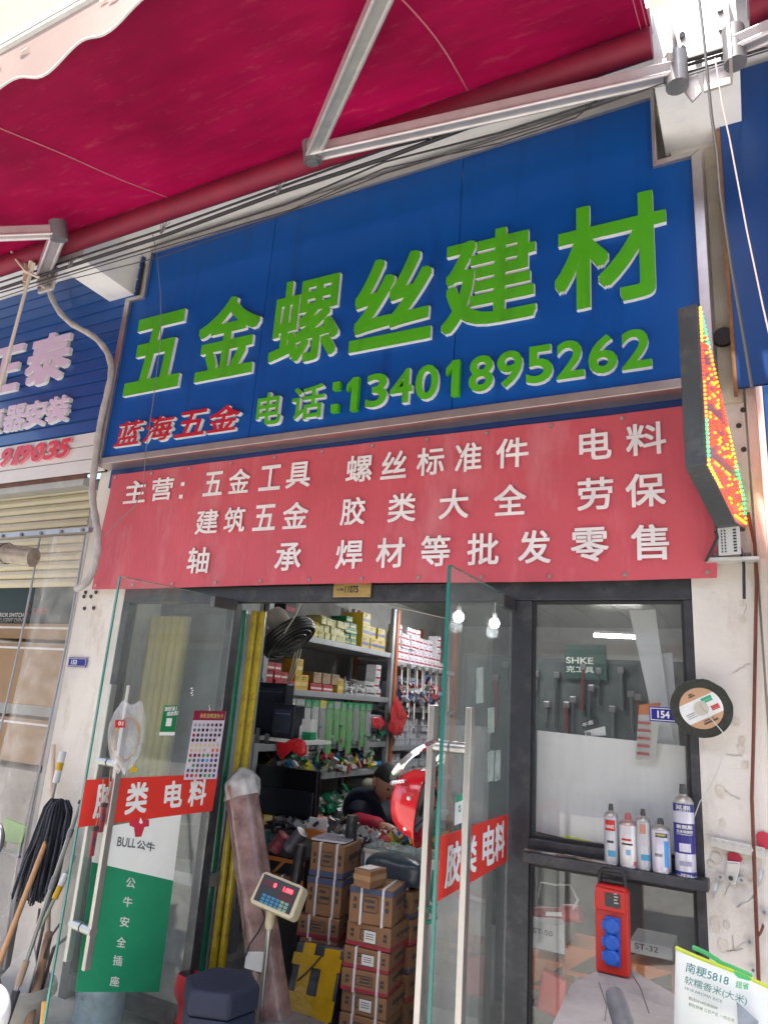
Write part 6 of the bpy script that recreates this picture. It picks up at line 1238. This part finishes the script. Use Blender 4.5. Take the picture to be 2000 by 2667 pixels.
# ================================================================== CANS ON THE SILL
def can(px, py, r_, h, label, body, top, prints, nozzle=(.06, .06, .06), shoulder=(.45, .43, .38)):
    p = atY(px, py, -.058); c = V((p.x, -.058, ZL+.0005)); t = T('spray_can', c, label, 'spray can')
    cb = O('body', MB().lathe(c, [(r_*.94, 0), (r_, .004), (r_, h*.78), (r_*.99, h*.785)], 28), M('can_'+label[:9], body, .28, .25, var=.06, scale=20), t, smooth=True)
    O('rim', MB().lathe(c, [(r_*1.02, .001), (r_*1.02, .005), (r_*1.0, .006)], 28), dst, t, smooth=True)
    O('shoulder', MB().lathe(c, [(r_*1.01, h*.785), (r_*1.01, h*.795), (r_*.8, h*.85), (r_*.42, h*.875), (r_*.4, h*.89)], 28), M('shoulder_%02x%02x' % (int(shoulder[0]*99), int(shoulder[1]*99)), shoulder, .35, .6, var=.2), t, smooth=True)
    O('nozzle', MB().lathe(c, [(r_*.36, h*.89), (r_*.36, h*.95), (r_*.3, h*.955), (r_*.3, h)], 16), M('noz_%02x' % int(nozzle[0]*99), nozzle, .45), t, smooth=True)
    dv = V((CAM.x-c.x, CAM.y-c.y, 0)).normalized(); ang0 = math.atan2(dv.y, dv.x)
    for kind, a0, a1, z0, z1, col in prints:
        e = r_+.0007; mt = M('canprint_'+'%02x%02x%02x' % tuple(int(k*99) for k in col), col, .35)
        if kind == 'patch':
            O('print', MB().grid(lambda u, v: c+V((math.cos(ang0+a0+(a1-a0)*u)*e, math.sin(ang0+a0+(a1-a0)*u)*e, h*(z0+(z1-z0)*v))), 8, 1), mt, cb)
        else:
            m = MB(); vs0 = len(m.v); text(m, kind, (0, 0, 0), (1, 0, 0), (0, 0, 1), 1, h*(z1-z0), 0, .025)
            for p in m.v: aa = ang0+a0+(a1-a0)*p.x; k_ = e+.0007-p.y; p.x, p.y, p.z = c.x+math.cos(aa)*k_, c.y+math.sin(aa)*k_, c.z+h*z0+p.z
            O('lettering', m, mt, cb)
    return t
rd = (.5, .02, .02); wt = (.7, .7, .7); bk_ = (.04, .04, .05); tl = (.05, .3, .5)
can(1593, 2252, .0265, .215, 'slim silver spray can with red label block on the sill', (.5, .52, .55), 0, [('patch', -.9, .55, .56, .74, rd), ('NANO', -.8, .4, .6, .66, wt), ('patch', -.5, .6, .14, .24, tl), ('patch', -.6, .3, .36, .4, bk_)])
can(1638, 2261, .033, .188, 'white spray can with red nozzle and small print on the sill', (.7, .68, .68), 0, [('patch', -.8, .3, .5, .54, rd), ('patch', -.8, .45, .42, .455, bk_), ('patch', -.3, .2, .24, .34, (.2, .4, .6)), ('patch', .55, .9, .05, .13, (.6, .08, .15))], (.45, .1, .1), (.5, .35, .3))
can(1678, 2267, .0265, .21, 'slim silver spray can with copper and teal print on the sill', (.5, .5, .52), 0, [('patch', -.5, .3, .6, .76, (.5, .22, .14)), ('patch', -.2, .9, .4, .52, (.55, .5, .5)), ('patch', -.4, .9, .16, .26, tl)])
can(1724, 2274, .034, .185, 'lilac white spray can with black logo and blue swoosh on the sill', (.64, .62, .72), 0, [('patch', -.6, .7, .66, .74, bk_), ('mycan', -.5, .45, .675, .725, (.6, .55, .1)), ('patch', .3, .8, .12, .6, (.05, .3, .7)), ('SPRAY PAINT', -.7, .1, .3, .36, bk_)])
nvy = (.02, .02, .2)
can(1787, 2284, .036, .315, 'tall navy and white foam sealant can at the end of the sill', (.6, .6, .68), 0, [('patch', -1.5, 1.5, .7, .79, nvy), ('patch', -1.5, 1.5, .25, .575, nvy), ('patch', -1.5, 1.5, .0, .06, nvy), ('蓝鹿', -.8, .65, .725, .775, wt), ('LANLU', -.7, .6, .7, .722, wt), ('聚氨酯', -.8, .8, .515, .56, wt), ('泡沫填缝剂', -.8, .8, .47, .505, wt), ('PU FOAM SEALANT', -.8, .8, .45, .463, wt), ('patch', -.55, .55, .27, .36, (.6, .6, .68)), ('净重750ml', -.5, .5, .015, .04, wt), ('patch', -.6, .6, .12, .17, (.3, .3, .42))])
# rubbish along the sill
for i in range(9):
    p = atY(1385+23*i, 2228+3.4*i, -.06); O('wood_scrap', MB().obox(V((p.x, -.06+.012*math.sin(i*3), ZL+.004)), V((.03+.01*(i % 3), .012*math.sin(i*2), 0)), V((0, .006, 0)), V((0, 0, .0028))), M('scrap_%d' % (i % 3), [(.35, .26, .18), (.16, .12, .1), (.5, .46, .4)][i % 3], .8), None, 'thin scrap on the window sill, %s from the doorway post' % ORD[i], 'scrap', 'scraps along the window sill')
# ---------------------------------------------------------------- red socket box
A = atY(1556, 2296, -.115); B = atY(1644, 2540, -.115); Yk = -.115
sb = T('socket_box', ((A.x+B.x)/2, Yk, B.z), 'red portable socket box with three blue covers and a black handle', 'socket box'); rdp = M('box_red', (.56, .022, .016), .4, var=.08, scale=6)
O('case', MB().prism([(A.x, -.105, B.z), (B.x, -.105, B.z), (B.x, -.105, A.z-.02), (B.x-.012, -.105, A.z), (A.x+.004, -.105, A.z), (A.x, -.105, A.z-.015)], (0, -.06, 0)), rdp, sb, bevel=.007, seg=3)
Yk = -.1655; zq = atY(1600, 2375, Yk).z; O('hood', MB().prism([(A.x-.001, Yk, zq), (B.x-.003, Yk, zq-.002), (B.x-.006, Yk, A.z-.012), (A.x+.003, Yk, A.z-.006)], (0, -.014, 0)), rdp, sb, bevel=.005)
Yk -= .0145; a_, b_ = atY(1575, 2325, Yk), atY(1615, 2368, Yk)
O('meter', MB().box((a_.x, Yk-.002, b_.z), (b_.x, Yk+.001, a_.z)), M('panel_black', (.015, .02, .025)), sb); O('switch', MB().box((a_.x+.014, Yk-.006, b_.z+.03), (a_.x+.022, Yk-.002, a_.z-.014)), M('switch_amber', (.6, .25, .02), .4), sb)
for i in range(4): O('print', MB().box((a_.x+.032, Yk-.0032, b_.z+.014+.01*i), (b_.x-.006-.004*(i % 2), Yk-.0021, b_.z+.018+.01*i)), M('print_dim', (.5, .45, .42)), sb)
bsk = M('socket_blue', (.015, .11, .52), .4, var=.08)
for i, y in enumerate((2412, 2455, 2493)):
    p = atY(1594, y, -.17); s_ = O('socket', MB().box((p.x-.026, -.176, p.z-.029), (p.x+.028, -.165, p.z+.029)), bsk, sb, bevel=.004); O('lid', MB().lathe(V((p.x+.0, -.176, p.z)), [(.0, .016), (.02, .0155), (.026, .01), (.026, 0)], 22, (0, -1, 0)), bsk, s_, smooth=True); O('hinge', MB().box((p.x-.034, -.186, p.z-.014), (p.x-.02, -.176, p.z+.016)), bsk, s_, bevel=.003)
hz = A.z; hx0, hx1 = A.x+.012, B.x-.014
O('handle', MB().tube([(hx0, -.13, hz-.004), (hx0, -.13, hz+.035), (hx0+.012, -.13, hz+.048), (hx1-.012, -.13, hz+.048), (hx1, -.13, hz+.035), (hx1, -.13, hz-.004)], .0075, 10), M('handle_black', (.02, .02, .022), .45), sb, smooth=True); O('handle_grip', MB().bar((hx0+.006, -.13, hz+.01), (hx1-.006, -.13, hz+.01), .02, .012), M('handle_black', (.02, .02, .022)), sb, bevel=.004)
# ---------------------------------------------------------------- plate 154 and the cutting disc
plate((1690, 1840), (1800, 1886), -.018, '154', 'navy number plate reading 154 half hidden by the cutting disc', .2)
dc = atY(1826, 1845, -.09); dn = V((.05, -.97, -.18)).normalized(); du = (V((0, 0, 1))-dn*dn.z).normalized(); dr = du.cross(dn); dr = dr if dr.x > 0 else -dr
rt_ = Matrix.Rotation(R(28), 3, dn); 
dt = T('cutting_disc', dc-du*.12, 'worn black cutting disc with tan and white label hung on a wire', 'cutting disc'); RD = .109
m = MB(); rr = [RD*(1+.012*math.sin(i*7.3)+.008*math.sin(i*3.1)) if -30 < i < 20 else RD for i in range(64)]
m.prism([dc+(dr*math.cos(i/64*6.283)+du*math.sin(i/64*6.283))*rr[i] for i in range(64)], dn*.004); O('disc', m, M('disc_grit', (.035, .038, .03), .85, var=.35, scale=60, bump=.6, bscale=300), dt)
r2 = RD*.7
def arcpoly(lo, hi, e):      # part of the round label between two heights, in label space turned by 28 degrees
    pts = []
    for i in range(49):
        a = i/48*6.283; x, y = math.cos(a)*r2, math.sin(a)*r2; y = max(lo*r2, min(hi*r2, y)); pts.append((x, y))
    out = []
    ax_, ay_ = math.cos(R(28)), math.sin(R(28))
    for x, y in pts: out.append(dc+dn*e+dr*(x*ax_-y*ay_)+du*(x*ay_+y*ax_))
    return out
O('label', MB().prism(arcpoly(-1, 1, .0042), dn*.0006), M('label_tan', (.48, .28, .16), .55, var=.1), dt)
O('label_band', MB().prism([p for p in arcpoly(-.5, .48, .0049)], dn*.0005), M('label_white', (.66, .68, .68), .5), dt)
def lp(x, y, e=.0058): ax_, ay_ = math.cos(R(28)), math.sin(R(28)); return dc+dn*e+dr*((x*ax_-y*ay_)*r2)+du*((x*ay_+y*ax_)*r2)
lx = (lp(1, 0)-lp(0, 0)).normalized(); ly = (lp(0, 1)-lp(0, 0)).normalized()
for x, y, wx, wy, mt in ((.45, .34, .26, .07, M('sticker_green', (.01, .32, .17))), (.5, .2, .2, .05, M('sticker_green', (.01, .32, .17))), (.62, -.12, .2, .035, lred), (.62, -.2, .2, .035, lred), (.62, -.28, .2, .03, lred), (-.6, -.05, .22, .012, ink), (-.6, -.14, .2, .01, ink), (-.55, -.24, .24, .01, ink), (.1, -.72, .36, .04, ink), (.05, -.6, .26, .02, ink), (-.1, .68, .16, .03, ink), (-.12, .78, .1, .03, ink)):
    O('print', MB().obox(lp(x, y), lx*wx*r2, ly*wy*r2, dn*.0004), mt, dt)
O('bore_ring', MB().lathe(dc+dn*.005, [(.012, 0), (.026, 0), (.026, .002), (.012, .002)], 22, dn), M('ring_steel', (.42, .4, .36), .4, .7), dt, smooth=True); O('bore', MB().lathe(dc+dn*.0052, [(.012, 0), (.012, .0004)], 16, dn), M('hole_black', (.015, .01, .01)), dt)
Q = [dc+dn*.012, atY(1850, 1870, -.11), atY(1880, 1905, -.1), atY(1888, 1930, -.09), atY(1878, 1985, -.07), atY(1850, 2050, -.05), atY(1822, 2090, -.04), atY(1806, 2135, -.03)]
O('wire', MB().tube(Q, .0018, 6), M('wire_white', (.55, .55, .53), .5), dt, smooth=True)
O('wire', MB().tube([dc+dn*.012, dc+dn*.02+du*.012, dc+du*.004+V((0, .085, .0))], .0018, 6), M('wire_white', (.55, .55, .53)), dt)
# ---------------------------------------------------------------- hooks and fixings on the right pillar
zn_ = M('zinc', (.55, .56, .58), .3, .8, var=.15); gal = M('plate_cream', (.6, .58, .54), .5, .2, var=.1)
hs = T('hook_strip', atY(1920, 2235, -.03), 'pale steel strip with a row of bolts screwed to the right pillar', 'hook strip')
p = [atY(x, y, -.03) for x, y in ((1851, 2180), (1992, 2210), (1990, 2238), (1849, 2205))]; O('strip', MB().prism(p, (0, .018, 0)), gal, hs, bevel=.002)
for i in range(6): q_ = atY(1862+24*i, 2195+4.9*i, -.034); O('bolt', MB().cyl(q_, q_+V((0, .006, 0)), .0095, 10).cyl(q_-V((0, .006, 0)), q_, .005, 8), zn_, hs, smooth=True)
lt = T('hasp', atY(1910, 2305, -.02), 'shiny steel hasp hanging below the bolt strip', 'hasp'); O('leaf', MB().prism([atY(x, y, -.03) for x, y in ((1893, 2243), (1928, 2247), (1922, 2280), (1916, 2302), (1906, 2307), (1891, 2295), (1889, 2278))], (0, .008, 0)), zn_, lt, bevel=.002); O('plate', MB().prism([atY(x, y, -.04) for x, y in ((1897, 2250), (1922, 2252), (1919, 2272), (1895, 2270))], (0, .008, 0)), gal, lt); q_ = atY(1903, 2289, -.034); O('eye', MB().cyl(q_, q_+V((0, .004, 0)), .008, 12), hol, lt)
for i, (x, y, lab) in enumerate(((1876, 2285, 'round washer head left of the hasp'), (1931, 2293, 'round washer head right of the hasp'), (1990, 2377, 'washer ring beside the rusty rod'), (1952, 2454, 'small washer head low on the right pillar'), (1961, 2528, 'dark washer head by the foot of the rusty rod'))):
    q_ = atY(x, y, -.012); t = T('washer', q_, lab, 'washer'); O('ring', MB().lathe(q_, [(.004, .0), (.012, 0), (.012, .004), (.004, .004)], 16, (0, -1, 0)), zn_, t, smooth=True); O('screw', MB().lathe(q_, [(.0055, 0), (.0055, .007), (.003, .008)], 10, (0, -1, 0)), armdk, t)
for i, (x, y, dx, lab) in enumerate(((1864, 2318, .01, 'bent steel clip left of the scattered washers'), (1981, 2288, .008, 'steel pipe clip beside the rusty rod'), (1945, 2345, .03, 'slanted steel saddle clip crossing the rusty rod'), (1979, 2430, .012, 'rusty pipe clip low beside the rod'))):
    q_ = atY(x, y, -.014); O('pipe_clip', MB().tube([q_+V((-dx, 0, -.028)), q_+V((-dx*.6, -.012, -.012)), q_+V((0, -.02, .0)), q_+V((dx*.6, -.012, .014)), q_+V((dx, 0, .026))], .008, 8, flat=.35), zn_ if i < 3 else M('rust', (.16, .05, .03)), None, lab, 'pipe clip', smooth=True)
for i, (x, y, w_, h_, lab) in enumerate(((1912, 2236, .028, .02, 'red paint dab under the bolt strip'), (1990, 2190, .03, .03, 'red spray paint spot at the end of the bolt strip'))):
    q_ = atY(x, y, -.008); O('paint_mark', MB().prism([q_+V((w_*math.cos(k*.52)*(1+.2*math.sin(k*5)), 0, h_*math.sin(k*.52))) for k in range(12)], (0, .002, 0)), M('paint_red', (.5, .03, .06), .6, var=.2), None, lab, 'paint mark')
# ================================================================== RICE BAG, GREY TABLE
YB2 = -.62
rb = T('rice_bag', atY(1880, 2660, YB2), 'white rice bag with green top edge leaning beside the grey table', 'bag')
c4 = [atY(1760, 2466, YB2), atY(2075, 2600, YB2), atY(2060, 2900, YB2), atY(1752, 2800, YB2)]
def bagf(u, v, s_=1): p = c4[0].lerp(c4[1], u).lerp(c4[3].lerp(c4[2], u), v); return p+V((0, -s_*(.05*math.sin(math.pi*min(1, v*1.2))**.6*math.sin(math.pi*u)**.5+.002) - .004*math.sin(9*u+5*v), 0))
bgm = M('bag_white', (.68, .72, .7), .35, var=.04, scale=4, bump=.25, bscale=10)
mb_ = MB().grid(bagf, 26, 22); mb_.grid(lambda u, v: bagf(u, v, -1), 26, 22); O('sack', mb_, bgm, rb, smooth=2)
edge_pts = [bagf(u/20, 0)+V((0, -.002, .002)) for u in range(21)]; O('top_fold', MB().tube([p+V((0, 0, -.004)) for p in edge_pts], .006, 6), M('bag_yellow', (.5, .6, .03), .4), rb, smooth=True)
O('top_fold', MB().tube([edge_pts[i]+V((0, .004, .004+.012*math.sin(min(1, i/8)*3.14))) for i in range(3, 14)], .007, 6), M('bag_green', (.05, .4, .12), .4), rb, smooth=True)
btl = M('print_teal', (.02, .16, .15), .5); bgr = M('print_green', (.05, .42, .12), .5)
def btext(s_, lb, rb_, lt_, mt, bold=.0):
    Y = YB2-.066; o_ = atY(*lb, Y); a = atY(*rb_, Y)-o_; b_ = atY(*lt_, Y)-o_; m = MB(); text(m, s_, o_, a, b_, a.length, b_.length, 0, bold); O('lettering', m, mt, rb)
btext('南粳5818', (1784, 2532), (1896, 2570), (1788, 2506), btl, .008); btext('软糯香米(大米)', (1781, 2566), (1944, 2622), (1784, 2542), btl, .004); btext('5818 AROMA RICE', (1782, 2577), (1880, 2614), (1783, 2570), btl, .0)
btext('甄选5818优质稻种', (1793, 2604), (1868, 2632), (1794, 2596), M('print_olive', (.12, .2, .1)), .01); btext('颗粒鲜粳 江苏产区 一级品质', (1793, 2621), (1912, 2665), (1794, 2612), M('print_olive', (.12, .2, .1)), .005); btext('超省', (1915, 2574), (1950, 2580), (1916, 2555), bgr, .02)
Yg = YB2-.062; O('print_patch', MB().prism([atY(x, y, Yg) for x, y in ((1910, 2528), (1950, 2545), (1958, 2552), (1950, 2556), (1922, 2548), (1912, 2538))], (0, .001, 0)), bgr, rb); O('print_patch', MB().prism([atY(x, y, Yg) for x, y in ((1918, 2610), (1975, 2662), (1975, 2720), (1925, 2720))], (0, .001, 0)), M('photo_grey', (.2, .24, .28), .4, var=.4, scale=20), rb)
TZ = .75
tb = T('grey_table', atZ(1600, 2640, TZ)*1.0-V((0, 0, TZ)), 'weathered grey slab table top in front of the right window', 'table')
pt = [atZ(x, y, TZ) for x, y in ((1602, 2501), (1806, 2618), (1770, 2800), (1420, 2800), (1432, 2680), (1486, 2564))]
O('slab', MB().prism([p-V((0, 0, .03)) for p in pt], (0, 0, .03)), M('slab_grey', (.42, .4, .37), .6, var=.2, scale=5, bump=.2, bscale=50, dirt=(.22, .2, .18), damt=.6, dscale=6), tb, bevel=.004)
cpt = sum(pt, V())/6
for p in (pt[0], pt[1], pt[4]): q_ = p.lerp(cpt, .25); O('leg', MB().cyl((q_.x, q_.y, .0), (q_.x, q_.y, TZ-.031), .02, 10), shelfm, tb)
for pts in (((1640, 2530), (1668, 2575), (1690, 2640)), ((1560, 2560), (1580, 2620), (1575, 2660))):
    O('scratch', MB().tube([atZ(x, y, TZ+.0006) for x, y in pts], .0016, 4), M('scratch_dark', (.12, .11, .1), .8), tb)
tip = atY(1600, 2592, -1.15); hd_ = T('cart_handle', atY(1660, 2760, -1.25), 'upright black rubber grip of a hand cart in front of the table', 'handle')
b0_ = atY(1650, 2760, -1.3); O('grip', MB().tube([b0_, b0_.lerp(tip, .8), tip, tip+(tip-b0_).normalized()*.006], [.023, .0235, .021, .012], 16), M('grip_black', (.03, .032, .04), .35, var=.3, scale=30), hd_, smooth=True)
O('stem', MB().tube([V((b0_.x+.02, b0_.y-.02, .02)), b0_], .014, 10), shelfm, hd_, smooth=True)
# ================================================================== LEFT: mops, bucket, poles, neighbour goods
mp_ = T('mop', atY(60, 2500, -.3), 'black and grey string mop leaning head up on a wooden handle', 'mop'); Ym = -.2
top = atY(153, 2095, Ym); O('handle', MB().cyl(atY(137, 2150, Ym), atY(-10, 2530, -.55), .014, 10), M('wood_handle', (.5, .28, .13), .6, var=.15, scale=14), mp_, smooth=True)
r = random.Random(4); m = MB(); m2 = MB()
for i in range(240):
    a = r.uniform(0, 6.283); rr = r.uniform(.3, 1); e = V((math.cos(a)*.085*rr, math.sin(a)*.06*rr, r.uniform(-.01, .015))); ln = r.uniform(.36, .5); x2 = -.045+r.uniform(-.05, .05)
    pts = [top+V((0, 0, .0))+e*.15, top+e*.7+V((0, 0, .012)), top+e*1.05+V((0, 0, -.03)), top+e*1.15+V((x2*.4, 0, -.18)), top+e*1.2+V((x2, 0, -ln*.75)), top+e*1.15+V((x2*1.4, 0, -ln))]
    (m if i % 3 else m2).tube(pts, r.uniform(.0035, .0055), 5)
O('strands', m, M('mop_black', (.012, .014, .022), .9, var=.4, scale=90), mp_, kind='stuff'); O('strands', m2, M('mop_grey', (.09, .1, .13), .9, var=.6, scale=120), mp_, kind='stuff')
def pole(a, b, r_, mat, label, Y0, Y1, extras=()):
    A = atY(*a, Y0); B = atY(*b, Y1); t = T('pole', B, label, 'pole'); O('shaft', MB().cyl(A, B, r_, 12), mat, t, smooth=True)
    for f0, f1, rr, mt, nm in extras: O(nm, MB().cyl(A.lerp(B, f0), A.lerp(B, f1), rr, 14), mt, t, smooth=True)
ylm = M('plastic_yellow', (.55, .35, .02), .4); wpl = M('plastic_white', (.62, .63, .65), .4)
pole((212, 2085), (5, 2690), .0105, dst, 'steel telescopic pole with black foam grip leaning by the bucket', -.35, -.6, ((.0, .02, .013, M('grip_black', (.03, .032, .04)), 'grip'), (.14, .18, .014, armdk, 'joint'), (.36, .42, .015, armdk, 'joint'), (.72, .82, .016, M('joint_tan', (.3, .22, .16), .5), 'joint'), (.84, 1, .019, M('grip_black', (.03, .032, .04)), 'grip')))
pole((165, 1958), (92, 2260), .009, dst, 'spin mop handle with white and yellow grip against the left pillar', -.1, -.16, ((.0, .28, .019, wpl, 'grip'), (.1, .17, .0195, ylm, 'grip_band')))
pole((195, 2230), (105, 2420), .008, M('pole_green', (.25, .28, .24), .5), 'short pole with white and yellow collar crossing the mop', -.3, -.4, ((.25, .42, .016, wpl, 'collar'), (.42, .6, .015, ylm, 'collar')))
pole((140, 1940), (118, 2660), .012, M('wood_handle2', (.55, .42, .33), .7), 'pale wooden stick leaning on the left pillar', -.04, -.12)
pole((128, 2430), (60, 2740), .02, M('board_rust', (.32, .2, .13), .8, var=.3, scale=10), 'rough brown batten leaning below the left glass door', -.3, -.5)
pole((118, 2610), (108, 2720), .014, M('batten_orange', (.6, .3, .07), .6), 'orange batten at the foot of the left glass door', -.62, -.65)
bq = atY(45, 2620, -.42); bkt = T('bucket', (bq.x, bq.y, 0), 'grey plastic bucket holding a dustpan and tools', 'bucket'); bz_ = atY(55, 2560, -.42).z
O('shell', MB().lathe(V((bq.x, bq.y, .002)), [(.1, 0), (.15, bz_-.05), (.165, bz_-.045), (.165, bz_-.02), (.158, bz_), (.15, bz_), (.148, bz_-.04), (.098, .01)], 30), M('bucket_grey', (.36, .35, .33), .55, var=.12, dirt=(.2, .19, .17), damt=.4), bkt, smooth=True)
O('dustpan', MB().prism([V((bq.x, bq.y-.02, bz_-.02))+V((x, 0, z_)) for x, z_ in ((-.12, -.1), (.06, -.12), (.1, .12), (.06, .2), (-.02, .14), (-.13, .02))], (0, .01, 0)), M('dustpan_grey', (.42, .42, .42), .5), None, 'grey dustpan standing in the bucket', 'dustpan', bevel=.003)
for i, (dx, h_) in enumerate(((-.03, .42), (.0, .5), (.04, .36), (.07, .3))): O('rusty_tool', MB().tube([(bq.x+dx, bq.y+.05, .1), (bq.x+dx*1.4, bq.y+.07, bz_+h_*.5), (bq.x+dx*2+.01*i, bq.y+.08, bz_+h_*.7)], .006+.002*(i % 2), 7), M('tool_dark', (.08, .075, .075), .5, .5, var=.3), None, ['tallish', 'tallest', 'shorter', 'shortest'][i]+' thin dark metal rod standing in the grey bucket', 'rod', 'metal rods in the grey bucket', smooth=True)
# edge of a parked white scooter
sw = M('scooter_white', (.7, .7, .7), .2, coat=.6, var=.03); sc_ = T('scooter', atY(-30, 2667, -1.0), 'edge of a parked white scooter with a round mirror', 'scooter')
p = atY(-28, 2640, -1.0); O('fairing', MB().ball(p, .09, 20, 14, (1, .7, 1.1)), sw, sc_, smooth=2); p2_ = atY(-25, 2190, -1.0); O('mirror', MB().ball(p2_, .062, 18, 12, (1, .35, 1.1)), sw, sc_, smooth=2); O('mirror_back', MB().ball(p2_+V((.004, .012, 0)), .064, 18, 12, (1, .3, 1.1)), M('grip_black', (.03, .032, .04)), sc_, smooth=2)
O('stalk', MB().tube([p2_+V((0, 0, -.06)), p2_+V((-.05, .02, -.15)), p+V((-.02, .05, .05))], .008, 8), M('grip_black', (.03, .032, .04)), sc_, smooth=True)
# cartons and a green chair inside the left shop
k2 = M('kraft_pale', (.3, .19, .1), .75, var=.1, scale=6)
for i, (a_, b__, Y) in enumerate((((-60, 1622), (205, 1670), .45), ((-60, 1672), (200, 1850), .4), ((-80, 1856), (190, 2010), .42))):
    A = atY(*a_, Y); B = atY(*b__, Y); t = T('carton', ((A.x+B.x)/2, Y, B.z), ['shallow carton on top of the stack behind the plastic curtain', 'tall kraft carton with white strap behind the plastic curtain', 'kraft carton under the strapped one behind the plastic curtain'][i], 'carton')
    O('box', MB().box((A.x, Y, B.z+.003), (B.x, Y+.35, A.z)), k2, t, bevel=.006); O('strap', MB().box((A.x-.003, Y-.003, A.z-.04), (B.x+.003, Y+.353, A.z-.025)), strap_m, t)
zb2 = atY(100, 2010, .42).z; O('stack_table', MB().box((-5.6, .38, .1), (-3.85, 1.0, zb2)), M('bench_grey', (.28, .25, .22), .7, var=.2), None, 'grey bench under the cartons in the neighbouring shop', 'bench')
gcx = T('green_chair', atY(35, 2260, .1), 'light green plastic chair behind the strip curtain', 'chair'); gm = M('chair_green', (.2, .42, .1), .4)
A = atY(10, 2140, .15); B = atY(62, 2205, .15); O('backrest', MB().prism([(A.x, .15, B.z), (B.x-.03, .15, B.z), (B.x, .15, A.z+.0), (A.x, .15, A.z+.02)], (0, .02, 0)), gm, gcx, bevel=.006); O('seat', MB().box((A.x-.1, -.0, .42), (B.x, .14, .45)), gm, gcx, bevel=.006)
for x, y in ((A.x-.08, .03), (B.x-.03, .03), (A.x-.08, .12), (B.x-.03, .12)): O('leg', MB().cyl((x, y, .0), (x, y, .42), .015, 8), gm, gcx)
O('back_post', MB().box((A.x+.01, .151, .45), (A.x+.04, .168, B.z)).box((B.x-.07, .151, .45), (B.x-.04, .168, B.z)), gm, gcx)
nt_ = T('magazine', atY(50, 2225, .05), 'magazine lying on a low ledge behind the strip curtain', 'magazine'); c = atY(45, 2222, .05); O('pages', MB().obox(c, V((.09, 0, 0)), V((0, .06, 0)), V((0, 0, .006))), M('cover_mix', (.3, .12, .12)), nt_)
O('ledge', MB().box((c.x-.3, c.y-.06, 0), (c.x+.12, c.y+.06, c.z-.007)), M('ledge_grey', (.3, .29, .28), .8, var=.15), None, 'concrete ledge under the magazine in the neighbouring doorway', 'ledge')
